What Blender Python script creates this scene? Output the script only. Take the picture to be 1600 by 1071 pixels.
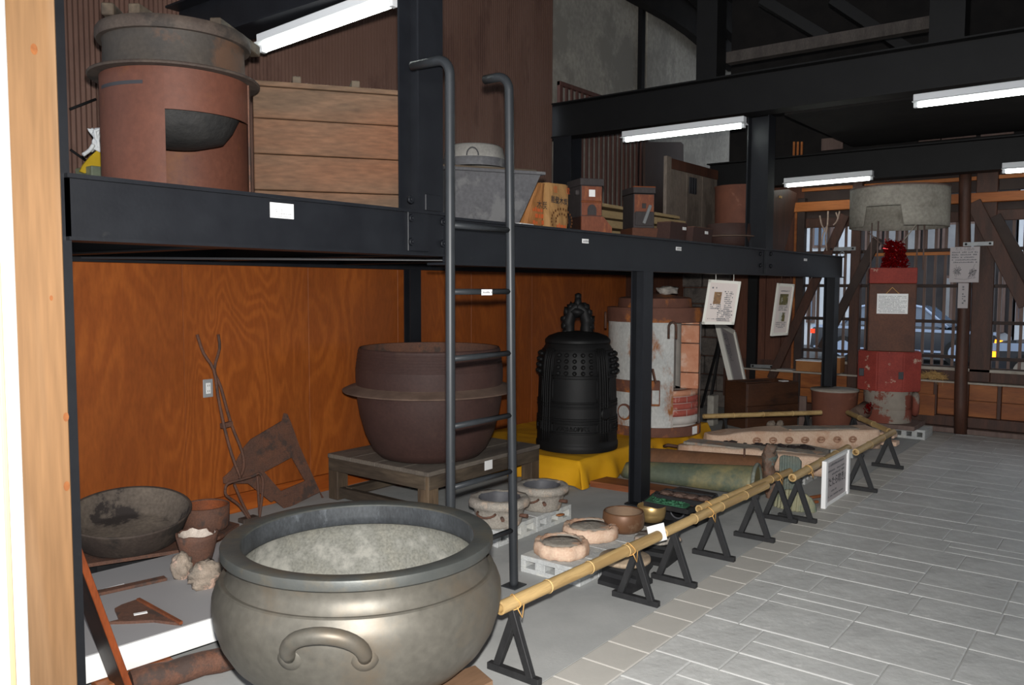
import bpy, bmesh, math, random
from mathutils import Vector, Matrix, noise
random.seed(7)
for o in list(bpy.data.objects): bpy.data.objects.remove(o, do_unlink=True)
SC = bpy.context.scene
COL = SC.collection
R = math.radians
PI = math.pi

# ---------------------------------------------------------------- camera
CAM_H = 1.55
FPX = 1292.28
YAW, PITCH, ROLL = R(37.958), R(3.9078), R(0.1943)
cF = Vector((math.cos(PITCH)*math.cos(YAW), math.cos(PITCH)*math.sin(YAW), -math.sin(PITCH)))
r0 = Vector((math.sin(YAW), -math.cos(YAW), 0)); u0 = r0.cross(cF)
cR = math.cos(ROLL)*r0 + math.sin(ROLL)*u0
cU = -math.sin(ROLL)*r0 + math.cos(ROLL)*u0
cC = Vector((0, 0, CAM_H))
cd = bpy.data.cameras.new('camera'); cam = bpy.data.objects.new('camera', cd); COL.objects.link(cam)
cd.sensor_width = 36; cd.sensor_fit = 'HORIZONTAL'; cd.lens = 36*FPX/1600; cd.clip_start = .02; cd.clip_end = 200
cam.matrix_world = Matrix(((cR.x, cU.x, -cF.x, cC.x), (cR.y, cU.y, -cF.y, cC.y), (cR.z, cU.z, -cF.z, cC.z), (0, 0, 0, 1)))
SC.camera = cam

# ---------------------------------------------------------------- world, flash, exposure
SC.view_settings.view_transform = 'Standard'; SC.view_settings.look = 'None'
SC.view_settings.gamma = 1; SC.view_settings.use_curve_mapping = False
SC.view_settings.exposure = 0.0
W = bpy.data.worlds.new('overcast_sky'); SC.world = W; W.use_nodes = True
W.node_tree.nodes['Background'].inputs[0].default_value = (.74, .80, .88, 1)
W.node_tree.nodes['Background'].inputs[1].default_value = 1.5
ld = bpy.data.lights.new('camera_flash', 'SPOT'); fl = bpy.data.objects.new('camera_flash', ld); COL.objects.link(fl)
ld.energy = 980; ld.color = (1, .97, .93); ld.shadow_soft_size = .025; ld.spot_size = R(105); ld.spot_blend = .85
fm = cam.matrix_world.copy(); fm.translation = cC + cU*.115 + cR*.0 + cF*.02
fl.matrix_world = fm

# ---------------------------------------------------------------- where a photo pixel meets a plane of the room
def ray(x, y): return cF + cR*((x-800)/FPX) - cU*((y-535.5)/FPX)
def G(x, y, z=0.):
    d = ray(x, y); return cC + d*((z-cC.z)/d.z)
def PY(x, y, Y):
    d = ray(x, y); return cC + d*(Y/d.y)
def PX(x, y, X):
    d = ray(x, y); return cC + d*(X/d.x)
def CF(x, y, z, r):                     # centre of a round foot of radius r whose nearest point is at this pixel
    p = G(x, y, z); h = Vector((p.x, p.y, 0)).normalized(); return p + h*r
def PXM(p):                             # pixels per metre at a point
    return FPX/((Vector(p)-cC).dot(cF))

# ---------------------------------------------------------------- materials
def s(r, g, b):
    f = lambda c: (c/255/12.92) if c <= 10 else ((c/255+.055)/1.055)**2.4
    return (f(r), f(g), f(b))
def _n(nt, t, **kw):
    n = nt.nodes.new(t)
    for k, v in kw.items(): setattr(n, k, v)
    return n
def mat(name, base, var=None, scale=4, rough=.65, metal=0., bump=.0, bscale=40, patch=None, pscale=3, plo=.52, phi=.60, st=(1, 1, 1), detail=6, spec=.4, emit=0., prough=None, fine=.0):
    m = bpy.data.materials.new(name); m.use_nodes = True; nt = m.node_tree
    b = nt.nodes['Principled BSDF']; b.inputs['Roughness'].default_value = rough; b.inputs['Metallic'].default_value = metal
    b.inputs['Specular IOR Level'].default_value = spec
    tc = _n(nt, 'ShaderNodeTexCoord'); mp = _n(nt, 'ShaderNodeMapping'); mp.inputs['Scale'].default_value = st
    nt.links.new(tc.outputs['Object'], mp.inputs['Vector'])
    col = None
    if var is None and patch is None:
        b.inputs['Base Color'].default_value = (*base, 1)
    else:
        n1 = _n(nt, 'ShaderNodeTexNoise'); n1.inputs['Scale'].default_value = scale; n1.inputs['Detail'].default_value = detail; n1.inputs['Roughness'].default_value = .62
        nt.links.new(mp.outputs[0], n1.inputs['Vector'])
        r1 = _n(nt, 'ShaderNodeValToRGB'); r1.color_ramp.elements[0].position = .36; r1.color_ramp.elements[1].position = .66
        r1.color_ramp.elements[0].color = (*base, 1); r1.color_ramp.elements[1].color = (*(var or base), 1)
        nt.links.new(n1.outputs[0], r1.inputs[0]); col = r1.outputs[0]
        if fine:
            n4 = _n(nt, 'ShaderNodeTexNoise'); n4.inputs['Scale'].default_value = scale*14; n4.inputs['Detail'].default_value = 4
            nt.links.new(mp.outputs[0], n4.inputs['Vector'])
            mx0 = _n(nt, 'ShaderNodeMix', data_type='RGBA', blend_type='OVERLAY'); mx0.inputs[0].default_value = fine
            nt.links.new(col, mx0.inputs[6]); nt.links.new(n4.outputs[0], mx0.inputs[7]); col = mx0.outputs[2]
        if patch is not None:
            n2 = _n(nt, 'ShaderNodeTexNoise'); n2.inputs['Scale'].default_value = pscale; n2.inputs['Detail'].default_value = 8; n2.inputs['Roughness'].default_value = .68
            nt.links.new(mp.outputs[0], n2.inputs['Vector'])
            r2 = _n(nt, 'ShaderNodeValToRGB'); r2.color_ramp.elements[0].position = plo; r2.color_ramp.elements[1].position = phi
            r2.color_ramp.elements[0].color = (0, 0, 0, 1); r2.color_ramp.elements[1].color = (1, 1, 1, 1)
            nt.links.new(n2.outputs[0], r2.inputs[0])
            mx = _n(nt, 'ShaderNodeMix', data_type='RGBA'); nt.links.new(r2.outputs[0], mx.inputs[0])
            nt.links.new(col, mx.inputs[6]); mx.inputs[7].default_value = (*patch, 1); col = mx.outputs[2]
            if prough is not None:
                mr = _n(nt, 'ShaderNodeMapRange'); mr.inputs[3].default_value = rough; mr.inputs[4].default_value = prough
                nt.links.new(r2.outputs[0], mr.inputs[0]); nt.links.new(mr.outputs[0], b.inputs['Roughness'])
        nt.links.new(col, b.inputs['Base Color'])
    if bump:
        n3 = _n(nt, 'ShaderNodeTexNoise'); n3.inputs['Scale'].default_value = bscale; n3.inputs['Detail'].default_value = 5
        nt.links.new(mp.outputs[0], n3.inputs['Vector'])
        bp = _n(nt, 'ShaderNodeBump'); bp.inputs['Strength'].default_value = bump; bp.inputs['Distance'].default_value = .01
        nt.links.new(n3.outputs[0], bp.inputs['Height']); nt.links.new(bp.outputs[0], b.inputs['Normal'])
    if emit:
        b.inputs['Emission Color'].default_value = (*base, 1); b.inputs['Emission Strength'].default_value = emit
    return m
def grain(name, c1, c2, c3, axis='z', rings=16, scale=1.6, stretch=.12, rough=.55, fine=.35, spec=.35):
    """sawn timber: contour lines of stretched noise (flat-sawn grain), fine streaks on top"""
    m = bpy.data.materials.new(name); m.use_nodes = True; nt = m.node_tree; b = nt.nodes['Principled BSDF']
    b.inputs['Roughness'].default_value = rough; b.inputs['Specular IOR Level'].default_value = spec
    tc = _n(nt, 'ShaderNodeTexCoord'); mp = _n(nt, 'ShaderNodeMapping')
    sc = [1, 1, 1]; sc['xyz'.index(axis)] = stretch; mp.inputs['Scale'].default_value = sc
    nt.links.new(tc.outputs['Object'], mp.inputs['Vector'])
    n1 = _n(nt, 'ShaderNodeTexNoise'); n1.inputs['Scale'].default_value = scale; n1.inputs['Detail'].default_value = 3; n1.inputs['Distortion'].default_value = .4
    nt.links.new(mp.outputs[0], n1.inputs['Vector'])
    mu = _n(nt, 'ShaderNodeMath', operation='MULTIPLY'); mu.inputs[1].default_value = rings*2*PI; nt.links.new(n1.outputs[0], mu.inputs[0])
    si = _n(nt, 'ShaderNodeMath', operation='SINE'); nt.links.new(mu.outputs[0], si.inputs[0])
    ma = _n(nt, 'ShaderNodeMapRange'); ma.inputs[1].default_value = -1; nt.links.new(si.outputs[0], ma.inputs[0])
    rp = _n(nt, 'ShaderNodeValToRGB'); rp.color_ramp.elements[0].color = (*c1, 1); rp.color_ramp.elements[1].color = (*c2, 1)
    rp.color_ramp.elements[0].position = .05; rp.color_ramp.elements[1].position = .75
    nt.links.new(ma.outputs[0], rp.inputs[0])
    n2 = _n(nt, 'ShaderNodeTexNoise'); n2.inputs['Scale'].default_value = 2.2; n2.inputs['Detail'].default_value = 6
    nt.links.new(mp.outputs[0], n2.inputs['Vector'])
    r2 = _n(nt, 'ShaderNodeValToRGB'); r2.color_ramp.elements[0].position = .42; r2.color_ramp.elements[1].position = .72
    nt.links.new(n2.outputs[0], r2.inputs[0])
    mx = _n(nt, 'ShaderNodeMix', data_type='RGBA'); nt.links.new(r2.outputs[0], mx.inputs[0]); nt.links.new(rp.outputs[0], mx.inputs[6]); mx.inputs[7].default_value = (*c3, 1)
    n3 = _n(nt, 'ShaderNodeTexNoise'); n3.inputs['Scale'].default_value = 60; n3.inputs['Detail'].default_value = 4
    nt.links.new(mp.outputs[0], n3.inputs['Vector'])
    ov = _n(nt, 'ShaderNodeMix', data_type='RGBA', blend_type='OVERLAY'); ov.inputs[0].default_value = fine
    nt.links.new(mx.outputs[2], ov.inputs[6]); nt.links.new(n3.outputs[0], ov.inputs[7]); nt.links.new(ov.outputs[2], b.inputs['Base Color'])
    return m

# ---------------------------------------------------------------- mesh helpers
def NB(): return bmesh.new()
def box(bm, x0, x1, y0, y1, z0, z1, bev=0., M=None):
    t = Matrix.Translation(((x0+x1)/2, (y0+y1)/2, (z0+z1)/2)) @ Matrix.Diagonal((abs(x1-x0), abs(y1-y0), abs(z1-z0), 1))
    if M is not None: t = M @ t
    r = bmesh.ops.create_cube(bm, size=1, matrix=t)
    if bev:
        es = list({e for v in r['verts'] for e in v.link_edges})
        bmesh.ops.bevel(bm, geom=es, offset=bev, segments=1, affect='EDGES', clamp_overlap=True)
    return bm
def frame(p, q, up=(0, 0, 1)):
    p, q = Vector(p), Vector(q); x = (q-p).normalized(); u = Vector(up)
    if abs(x.dot(u)) > .98: u = Vector((1, 0, 0)) if abs(x.x) < .9 else Vector((0, 1, 0))
    y = u.cross(x).normalized(); z = x.cross(y)
    return Matrix(((x.x, y.x, z.x, p.x), (x.y, y.y, z.y, p.y), (x.z, y.z, z.z, p.z), (0, 0, 0, 1)))
def bar(bm, p, q, w, h, up=(0, 0, 1), bev=0.):
    L = (Vector(q)-Vector(p)).length
    return box(bm, 0, L, -w/2, w/2, -h/2, h/2, bev, frame(p, q, up))
def ring(c, M, r, n):
    return [M @ Vector((r*math.cos(2*PI*k/n), r*math.sin(2*PI*k/n), 0)) + Vector(c) for k in range(n)]
def tube(bm, pts, r, n=8, closed=False, cap=True):
    pts = [Vector(p) for p in pts]; N = len(pts); rs = r if isinstance(r, (list, tuple)) else [r]*N
    rows = []; prev = None
    for i, p in enumerate(pts):
        a = pts[(i-1) % N] if (closed or i > 0) else p; b = pts[(i+1) % N] if (closed or i < N-1) else p
        t = (b-a).normalized()
        if prev is None:
            u = Vector((0, 0, 1)) if abs(t.z) < .9 else Vector((1, 0, 0))
        else: u = prev
        x = (u - t*u.dot(t)).normalized(); y = t.cross(x); prev = x
        rows.append([bm.verts.new(p + (x*math.cos(2*PI*k/n)+y*math.sin(2*PI*k/n))*rs[i]) for k in range(n)])
    for i in range(N if closed else N-1):
        A, B = rows[i], rows[(i+1) % N]
        for k in range(n):
            f = bm.faces.new((A[k], A[(k+1) % n], B[(k+1) % n], B[k])); f.smooth = True
    if cap and not closed:
        bm.faces.new(rows[0][::-1]); bm.faces.new(rows[-1])
    return bm
def lathe(bm, prof, n=48, a0=0., a1=2*PI, fn=None, M=None, smooth=True):
    full = abs(a1-a0-2*PI) < 1e-6; cols = n if full else n+1; rows = []
    for k in range(cols):
        a = a0+(a1-a0)*k/n; row = []
        for i, (r, z) in enumerate(prof):
            if fn: r, z = fn(r, z, a, i)
            p = Vector((r*math.cos(a), r*math.sin(a), z))
            row.append(bm.verts.new(M @ p if M is not None else p))
        rows.append(row)
    for k in range(n):
        A, B = rows[k], rows[(k+1) % cols]
        for i in range(len(prof)-1):
            vs = [A[i], B[i], B[i+1], A[i+1]]
            try:
                f = bm.faces.new(vs); f.smooth = smooth
            except ValueError: pass
    bmesh.ops.remove_doubles(bm, verts=bm.verts, dist=1e-5)
    return bm
def sharp(bm, ang=35):
    bm.normal_update()
    for e in bm.edges:
        if len(e.link_faces) == 2 and e.calc_face_angle(0) > R(ang): e.smooth = False
    return bm
def prism(bm, poly, d, M=None):          # extrude a planar polygon (list of 3D points) along the vector d
    d = Vector(d); A = [bm.verts.new(Vector(p)) for p in poly]; B = [bm.verts.new(Vector(p)+d) for p in poly]
    n = len(poly); bm.faces.new(A[::-1]); bm.faces.new(B)
    for i in range(n): bm.faces.new((A[i], A[(i+1) % n], B[(i+1) % n], B[i]))
    return bm
def fixn(bm):
    bmesh.ops.recalc_face_normals(bm, faces=bm.faces); return bm
def blob(bm, c, r, sub=2, amp=.2, fr=3., sq=(1, 1, 1), seed=0):
    q = bmesh.ops.create_icosphere(bm, subdivisions=sub, radius=1)
    for v in q['verts']:
        k = 1+amp*noise.noise(v.co*fr+Vector((seed, seed*2.3, 0)))
        v.co = Vector((v.co.x*sq[0]*r*k, v.co.y*sq[1]*r*k, v.co.z*sq[2]*r*k))+Vector(c)
    for v in q['verts']:
        for f in v.link_faces: f.smooth = True
    return bm
def jitter(bm, a, fr=6., seed=0):
    for v in bm.verts: v.co += Vector(noise.noise_vector(v.co*fr+Vector((seed, 0, seed))))*a
    return bm

# ---------------------------------------------------------------- scene tree helpers
TM = {}
def _link(o, parent):
    COL.objects.link(o)
    if parent is not None: o.parent = parent
def thing(name, label, cat, loc=(0, 0, 0), rz=0., group=None, kind=None):
    o = bpy.data.objects.new(name, None); COL.objects.link(o); o.empty_display_size = .05
    o.location = loc; o.rotation_euler = (0, 0, rz); o['label'] = label; o['category'] = cat
    if group: o['group'] = group
    if kind: o['kind'] = kind
    TM[o.name] = Matrix.Translation(Vector(loc)) @ Matrix.Rotation(rz, 4, 'Z')
    return o
def part(name, bm, m, parent, world=True, label=None, kind=None, recalc=True):
    """a mesh under its thing; world=True: the bmesh is in room coordinates"""
    T = TM[parent.name]
    if world: bm.transform(T.inverted())
    if recalc: bmesh.ops.recalc_face_normals(bm, faces=bm.faces)
    me = bpy.data.meshes.new(name); bm.to_mesh(me); bm.free(); me.materials.append(m)
    o = bpy.data.objects.new(name, me); _link(o, parent); TM[o.name] = T
    if label: o['label'] = label
    if kind: o['kind'] = kind
    return o
def solo(name, bm, m, label, cat, loc, group=None, kind=None, world=True):
    if world: bm.transform(Matrix.Translation(-Vector(loc)))
    bmesh.ops.recalc_face_normals(bm, faces=bm.faces)
    me = bpy.data.meshes.new(name); bm.to_mesh(me); bm.free(); me.materials.append(m)
    o = bpy.data.objects.new(name, me); COL.objects.link(o); o.location = loc
    if label: o['label'] = label
    if cat: o['category'] = cat
    if group: o['group'] = group
    if kind: o['kind'] = kind
    TM[o.name] = Matrix.Translation(Vector(loc))
    return o
def struct(name, bm, m, loc=(0, 0, 0)): return solo(name, bm, m, None, None, loc, kind='structure')
def share(name, me, parent, loc, rot=(0, 0, 0), scale=(1, 1, 1)):
    o = bpy.data.objects.new(name, me); COL.objects.link(o); o.parent = parent
    o.location = TM[parent.name].inverted() @ Vector(loc); o.rotation_euler = rot; o.scale = scale; TM[o.name] = TM[parent.name] @ Matrix.Translation(o.location)
    return o
def mesh_of(bm, m, name='piece'):
    bmesh.ops.recalc_face_normals(bm, faces=bm.faces)
    me = bpy.data.meshes.new(name); bm.to_mesh(me); bm.free(); me.materials.append(m); return me
def dup(root, loc, rz, label, group=None):
    r = root.copy(); COL.objects.link(r); r.location = loc; r.rotation_euler = (0, 0, rz); r['label'] = label
    if group: r['group'] = group
    TM[r.name] = Matrix.Translation(Vector(loc)) @ Matrix.Rotation(rz, 4, 'Z')
    for ch in list(root.children):
        c = ch.copy(); COL.objects.link(c); c.parent = r
        for g in ch.children:
            d = g.copy(); COL.objects.link(d); d.parent = c
    return r
def lettering(text, size, m, parent, o, xdir, ydir, align='CENTER', name='lettering', lift=.0015, bold=0.):
    """flat printed characters: baseline centre o, reading direction xdir, up ydir (room coordinates)"""
    cu = bpy.data.curves.new('lettering', 'FONT'); cu.body = text; cu.size = size; cu.align_x = align; cu.align_y = 'CENTER'; cu.resolution_u = 2
    cu.offset = bold
    ob = bpy.data.objects.new('lettering_tmp', cu); COL.objects.link(ob)
    me = bpy.data.meshes.new_from_object(ob.evaluated_get(bpy.context.evaluated_depsgraph_get()))
    bpy.data.objects.remove(ob); bpy.data.curves.remove(cu)
    x = Vector(xdir).normalized(); y = Vector(ydir); y = (y-x*y.dot(x)).normalized(); z = x.cross(y)
    T = Matrix(((x.x, y.x, z.x, o[0]), (x.y, y.y, z.y, o[1]), (x.z, y.z, z.z, o[2]), (0, 0, 0, 1)))
    T = T @ Matrix.Translation((0, 0, lift))
    me.transform(TM[parent.name].inverted() @ T); me.materials.clear(); me.materials.append(m); me.name = name
    q = bpy.data.objects.new(name, me); COL.objects.link(q); q.parent = parent; TM[q.name] = TM[parent.name]
    return q
def printlines(bm, o, xdir, ydir, w, rows, pitch, h, rag=.25, seed=1, lift=.0012):
    """rows of small illegible printed marks, flat"""
    rd = random.Random(seed); x = Vector(xdir).normalized(); y = Vector(ydir); y = (y-x*y.dot(x)).normalized(); z = x.cross(y); o = Vector(o)
    for i in range(rows):
        t = 0.; end = w*(1-rag*rd.random()*(1 if i % 3 == 2 else .2))
        while t < end:
            l = h*rd.uniform(.5, 1.1)
            if rd.random() < .86:
                hh = h*rd.uniform(.55, 1)
                a = o+x*t-y*(i*pitch)+z*lift
                bm.faces.new([bm.verts.new(p) for p in (a, a+x*l, a+x*l+y*hh, a+y*hh)])
            t += l+h*.25
    return bm
# ---------------------------------------------------------------- palette
M = {}
M['concrete'] = mat('smooth_concrete', (.35, .357, .352), (.43, .435, .425), 2.2, .8, bump=.08, bscale=60, patch=(.29, .30, .30), pscale=1.3, plo=.55, phi=.75)
M['border'] = mat('beige_border_tile', (.46, .445, .41), (.53, .51, .47), 3, .6, bump=.06, bscale=50, patch=(.40, .34, .27), pscale=2.1, plo=.62, phi=.80)
M['flag'] = mat('grey_flagstone', (.46, .465, .455), (.58, .585, .57), 3.5, .42, bump=.8, bscale=8, patch=(.70, .70, .68), pscale=5, plo=.56, phi=.66)
M['grout'] = mat('pale_grout', (.46, .46, .45), (.36, .36, .355), 8, .9)
M['steel'] = mat('black_painted_steel', (.0085, .0095, .0125), (.012, .0135, .017), 6, .48, bump=.04, bscale=70, patch=(.022, .022, .023), pscale=9, plo=.66, phi=.74, spec=.35)
M['steel2'] = mat('black_primer_steel', (.005, .005, .0055), (.007, .007, .0075), 6, .6, spec=.3)
M['trest'] = mat('black_stained_wood', (.014, .014, .015), (.024, .024, .025), 14, .6, st=(1, 1, .3), fine=.3)
M['ply'] = grain('varnished_plywood', s(156, 84, 32), s(141, 73, 27), s(126, 65, 25), 'z', rings=24, scale=1.5, stretch=.24, rough=.5, fine=.3)
M['plydk'] = grain('varnished_board', s(166, 88, 32), s(146, 72, 24), s(124, 58, 20), 'x', rings=8, scale=2.0, stretch=.13, rough=.5)
M['corr'] = mat('brown_ribbed_cladding', s(106, 80, 70), s(116, 90, 80), 2, .5, patch=s(98, 74, 66), pscale=3, st=(1, 1, .3))
M['brownwall'] = mat('dark_brown_boards', s(98, 60, 44), s(74, 46, 36), 3, .7, st=(1, 1, .15), fine=.4)
M['timber'] = mat('dark_old_timber', s(82, 52, 40), s(60, 41, 33), 5, .6, st=(3, 3, .4), fine=.5)
M['timberlit'] = grain('orange_tie_beam', s(196, 124, 64), s(176, 104, 50), s(150, 84, 40), 'y', rings=6, scale=2, stretch=.12)  # timber tone brightened so the colour carries the lamp light on the beams
M['slat'] = mat('weathered_slat', s(120, 100, 92), s(98, 80, 74), 6, .7, st=(3, 3, .4))
M['rail'] = mat('dark_lattice_rail', s(52, 40, 36), s(64, 50, 44), 6, .7)
M['wains'] = grain('orange_wainscot', s(160, 96, 48), s(138, 78, 38), s(112, 62, 32), 'y', rings=6, scale=2.4, stretch=.2)
M['pale'] = mat('pale_worn_edge', s(176, 168, 156), s(150, 140, 128), 8, .7)
M['stone'] = mat('grey_block_wall', s(112, 104, 98), s(88, 82, 78), 3, .85, bump=.5, bscale=14, patch=s(70, 66, 64), pscale=3.4, fine=.4)
M['conc2'] = mat('stained_concrete_wall', s(168, 164, 154), s(146, 143, 136), 1.6, .85, bump=.2, bscale=20, patch=s(138, 135, 128), pscale=1.2, st=(1, 1, .8), fine=.4)
M['black'] = mat('soot_black', (.008, .008, .009), rough=.8, spec=.2)
M['purlin'] = mat('dusty_dark_timber', s(74, 68, 64), s(58, 53, 50), 12, .85, st=(1, 1, .3), fine=.5)
M['roof'] = mat('dark_roof_boards', (.012, .011, .011), (.018, .016, .015), 4, .85, spec=.2)
M['white'] = mat('white_gloss_paint', (.82, .83, .82), rough=.35)
M['card'] = mat('white_card', (.88, .88, .87), rough=.55)
M['ink'] = mat('black_ink', (.03, .03, .035), rough=.6)
M['grey_ink'] = mat('grey_ink', (.16, .16, .17), rough=.6)
M['faint'] = mat('faint_grey_print', (.34, .34, .35), rough=.6)
M['redink'] = mat('orange_red_ink', (.62, .12, .03), rough=.6)
M['tube'] = mat('lit_fluorescent_tube', (.93, 1., .94), rough=.4, emit=12.)
M['lampbody'] = mat('white_lamp_body', (.74, .76, .78), rough=.4)

# ---------------------------------------------------------------- floor
bm = NB(); box(bm, -2.5, 10.4, 1.837, 6.2, -.12, 0); box(bm, -2.5, 10.4, -4.5, 1.837, -.12, -.007)
floor = struct('floor', bm, M['concrete'])
bm = NB(); box(bm, .5, 9.86, -4.4, 1.836, -.0069, -.0045)
part('grout_bed', bm, M['grout'], floor, label='pale grout between the floor tiles')
def tile_mesh(w, d, m, ch=.004, h=.0075):
    bm = NB(); v = []
    for (a, z) in ((0, -h), (0, -ch*.5), (ch, 0)):
        v.append([bm.verts.new((x, y, z)) for x, y in ((a, a), (w-a, a), (w-a, d-a), (a, d-a))])
    for i in range(2):
        for k in range(4): bm.faces.new((v[i][k], v[i][(k+1) % 4], v[i+1][(k+1) % 4], v[i+1][k]))
    bm.faces.new(v[2]); return mesh_of(bm, m, 'tile')
def inview(pts, mg=30):
    ok = False
    for p in pts:
        d = Vector(p)-cC; z = d.dot(cF)
        if z < .3: continue
        x = 800+FPX*d.dot(cR)/z; y = 535.5-FPX*d.dot(cU)/z
        if -mg < x < 1600+mg and -mg < y < 1071+mg: ok = True
    return ok
bt = tile_mesh(.2035, .203, M['border'])
for i in range(36):
    x = 2.833+.2085*(i-2)
    if x+.2 < 9.85: share('border_tile', bt, floor, (x+.0025, 1.632, 0))
rt = random.Random(21); cache = {}; x = 2.55; nt_ = 0; bands = [.245, .29, .2, .29, .36, .245, .29, .2, .36, .29]; bi = 0
while x < 9.8:
    w = bands[bi % len(bands)]; bi += 1; y = 1.628-(.0 if bi % 2 else .0)
    if x+w > 9.85: w = 9.85-x
    first = True
    while y > -1.2:
        l = rt.choice((.29, .36, .41, .41, .47, .53)) if not first else rt.choice((.17, .29, .41)); first = False
        if inview([(x, y, 0), (x+w, y, 0), (x, y-l, 0), (x+w, y-l, 0), (x+w/2, y-l/2, 0)]):
            sp = rt.random() < .07 and w > .19 and l > .38
            for (a, b) in (((0, .5), (.5, 1)) if sp else ((0, 1),)):
                ww = round(w*(b-a)-.005, 4); k = (ww, round(l-.005, 4))
                if k not in cache: cache[k] = tile_mesh(k[0], k[1], M['flag'])
                share('floor_tile', cache[k], floor, (x+w*a+.0035, y-l+.0035, rt.uniform(-.0006, .001))); nt_ += 1
        y -= l
    x += w

# ---------------------------------------------------------------- back wall below the deck: plywood sheets
YW = 4.9
bm = NB(); box(bm, .6, 9.98, YW+.012, YW+.12, 0, 1.9)
wall_back = struct('wall_back', bm, M['brownwall'])
xs = [1.9]+[PY(u, 500, YW).x for u in (286, 482)]+[4.76, 5.68, 6.6, 7.52, 8.44]
for a, b in zip(xs[:-1], xs[1:]):
    bm = NB(); box(bm, a+.0007, b-.0007, YW, YW+.012, .13, 1.68, .0015); part('plywood_sheet', bm, M['ply'], wall_back)
bm = NB(); box(bm, 1.9, 8.44, YW-.012, YW+.01, .0, .128, .003); struct('baseboard_back', bm, M['plydk'])
# upper ribbed cladding
def ribbed(x0, x1, Y, z0, z1, pitch, dep):
    bm = NB(); n = int((x1-x0)/pitch); rows = []
    for i in range(n+1):
        for fx, dy in ((0, 0), (.66, 0), (.72, dep), (.94, dep)):
            xx = x0+(i+fx)*pitch; rows.append((bm.verts.new((xx, Y+dy, z0)), bm.verts.new((xx, Y+dy, z1))))
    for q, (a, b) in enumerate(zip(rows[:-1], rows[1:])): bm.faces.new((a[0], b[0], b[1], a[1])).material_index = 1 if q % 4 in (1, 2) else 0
    return bm
M['groove'] = mat('shaded_cladding_groove', s(62, 46, 42), s(54, 40, 37), 4, .7)  # groove faces coloured darker to stand for the shade inside them
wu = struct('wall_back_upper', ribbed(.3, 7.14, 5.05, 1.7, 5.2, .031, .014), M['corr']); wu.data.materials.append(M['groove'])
# concrete neighbour wall beyond the cladding
bm = NB(); box(bm, 7.16, 12.5, 5.3, 5.45, 0, 6)
wall_conc = struct('wall_back_concrete', bm, M['conc2'])
for a, b in ((7.17, PY(1000, 70, 5.3).x-.02), (PY(1008, 70, 5.3).x+.02, 11.2)):
    bm = NB(); box(bm, a, b, 5.28, 5.3, 1.8, 5.9, .004); part('concrete_panel', bm, M['conc2'], wall_conc)
bm = NB(); a = PY(1000, 70, 5.26).x; box(bm, a-.02, a+.06, 5.22, 5.28, 1.9, 5.9); part('cover_strip', bm, M['black'], wall_conc, label='black strip covering the panel joint')

# ---------------------------------------------------------------- near left: white wall edge
Yp = 2.55
px0 = PY(24, 535, Yp).x; px1 = PY(104, 535, Yp).x
bm = NB(); box(bm, -1.5, px0-.004, Yp-.03, Yp+.1, 0, 4.0, .004); struct('wall_left', bm, M['white'])
bm = NB(); box(bm, PY(3, 900, Yp).x, PY(11, 900, Yp).x, Yp-.042, Yp-.03, 0, 4.0, .003); struct('trim_1', bm, mat('beige_edge_trim', s(226, 196, 150), rough=.5))

# ---------------------------------------------------------------- unseen enclosure: roof, side wall
bm = NB(); box(bm, -3, 13, -4.6, 6.5, 5.6, 5.7); struct('ceiling', bm, M['roof'])
bm = NB(); box(bm, .5, 10.1, -4.7, -4.5, -.1, 5.6); struct('wall_right', bm, M['brownwall'])
bm = NB(); box(bm, -3, -1.5, Yp+.05, Yp+.25, 0, 5.6); box(bm, -1.5, px0-.01, Yp+.05, Yp+.15, 0, 5.6); struct('wall_left_upper', bm, M['brownwall'])

# ---------------------------------------------------------------- far end wall (X about 10): blocks, boards, timber lattice
XE = 9.95
bm = NB(); box(bm, 10.02, 10.12, 3.39, 5.2, 0, 2.9);  box(bm, 10.02, 10.1, -4.5, 3.39, -.1, .66)
wall_far = struct('wall_far', bm, M['brownwall'])
bm = NB(); box(bm, 10.02, 10.12, -4.5, 4.35, 2.9, 5.6); part('gable_boarding', bm, M['roof'], wall_far, label='dark boarding above the lattice')
bm = NB(); box(bm, 10.02, 10.12, -4.5, 3.39, 2.57, 2.9); part('lintel_boarding', bm, M['rail'], wall_far)
rb = random.Random(5); z = .0; c = 0
while z < 1.85:
    h = rb.choice((.19, .24, .21)); y = 5.2-(.17 if c % 2 else 0)
    while y > 4.28:
        w = rb.choice((.3, .38, .34)); y0 = max(4.24, y-w)
        bm = NB(); box(bm, XE-.02+rb.uniform(-.012, .012), 10.02, y0+.006, y-.006, z+.006, z+h-.006, .012); part('stone_block', bm, M['stone'], wall_far); y -= w
    z += h; c += 1
y = 4.235
for w in (.22, .2, .2, .2):
    bm = NB(); box(bm, XE+.02, 10.02, y-w+.003, y-.003, .0, 2.55, .003); part('board', bm, M['brownwall'], wall_far); y -= w
def tim(name, bm, m='timber', label=None): return part(name, bm, M[m], wall_far, label=label)
bm = NB(); box(bm, 9.9, 9.99, 3.90, 4.02, 0, 2.6, .006); tim('post', bm, 'steel2', 'black post between the brown boards')
bm = NB(); box(bm, 9.93, 9.98, 3.44, 3.47, .3, 2.5, .003); tim('trim_batten', bm, 'wains', 'narrow light brown batten')
bm = NB(); box(bm, 9.9, 10.0, 3.34, 3.43, 0, 2.6, .005); tim('post', bm, 'rail')
bm = NB(); box(bm, 9.88, 10.0, 2.69, 2.80, 0, 2.85, .008); tim('post', bm)
bm = NB(); box(bm, 9.92, 10.02, 1.36, 1.56, .55, 2.85, .006); tim('post', bm)
tb = [(9.80, 1.591+.018*k*.32+.008*math.sin(k), k*.32) for k in range(10)]
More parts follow.
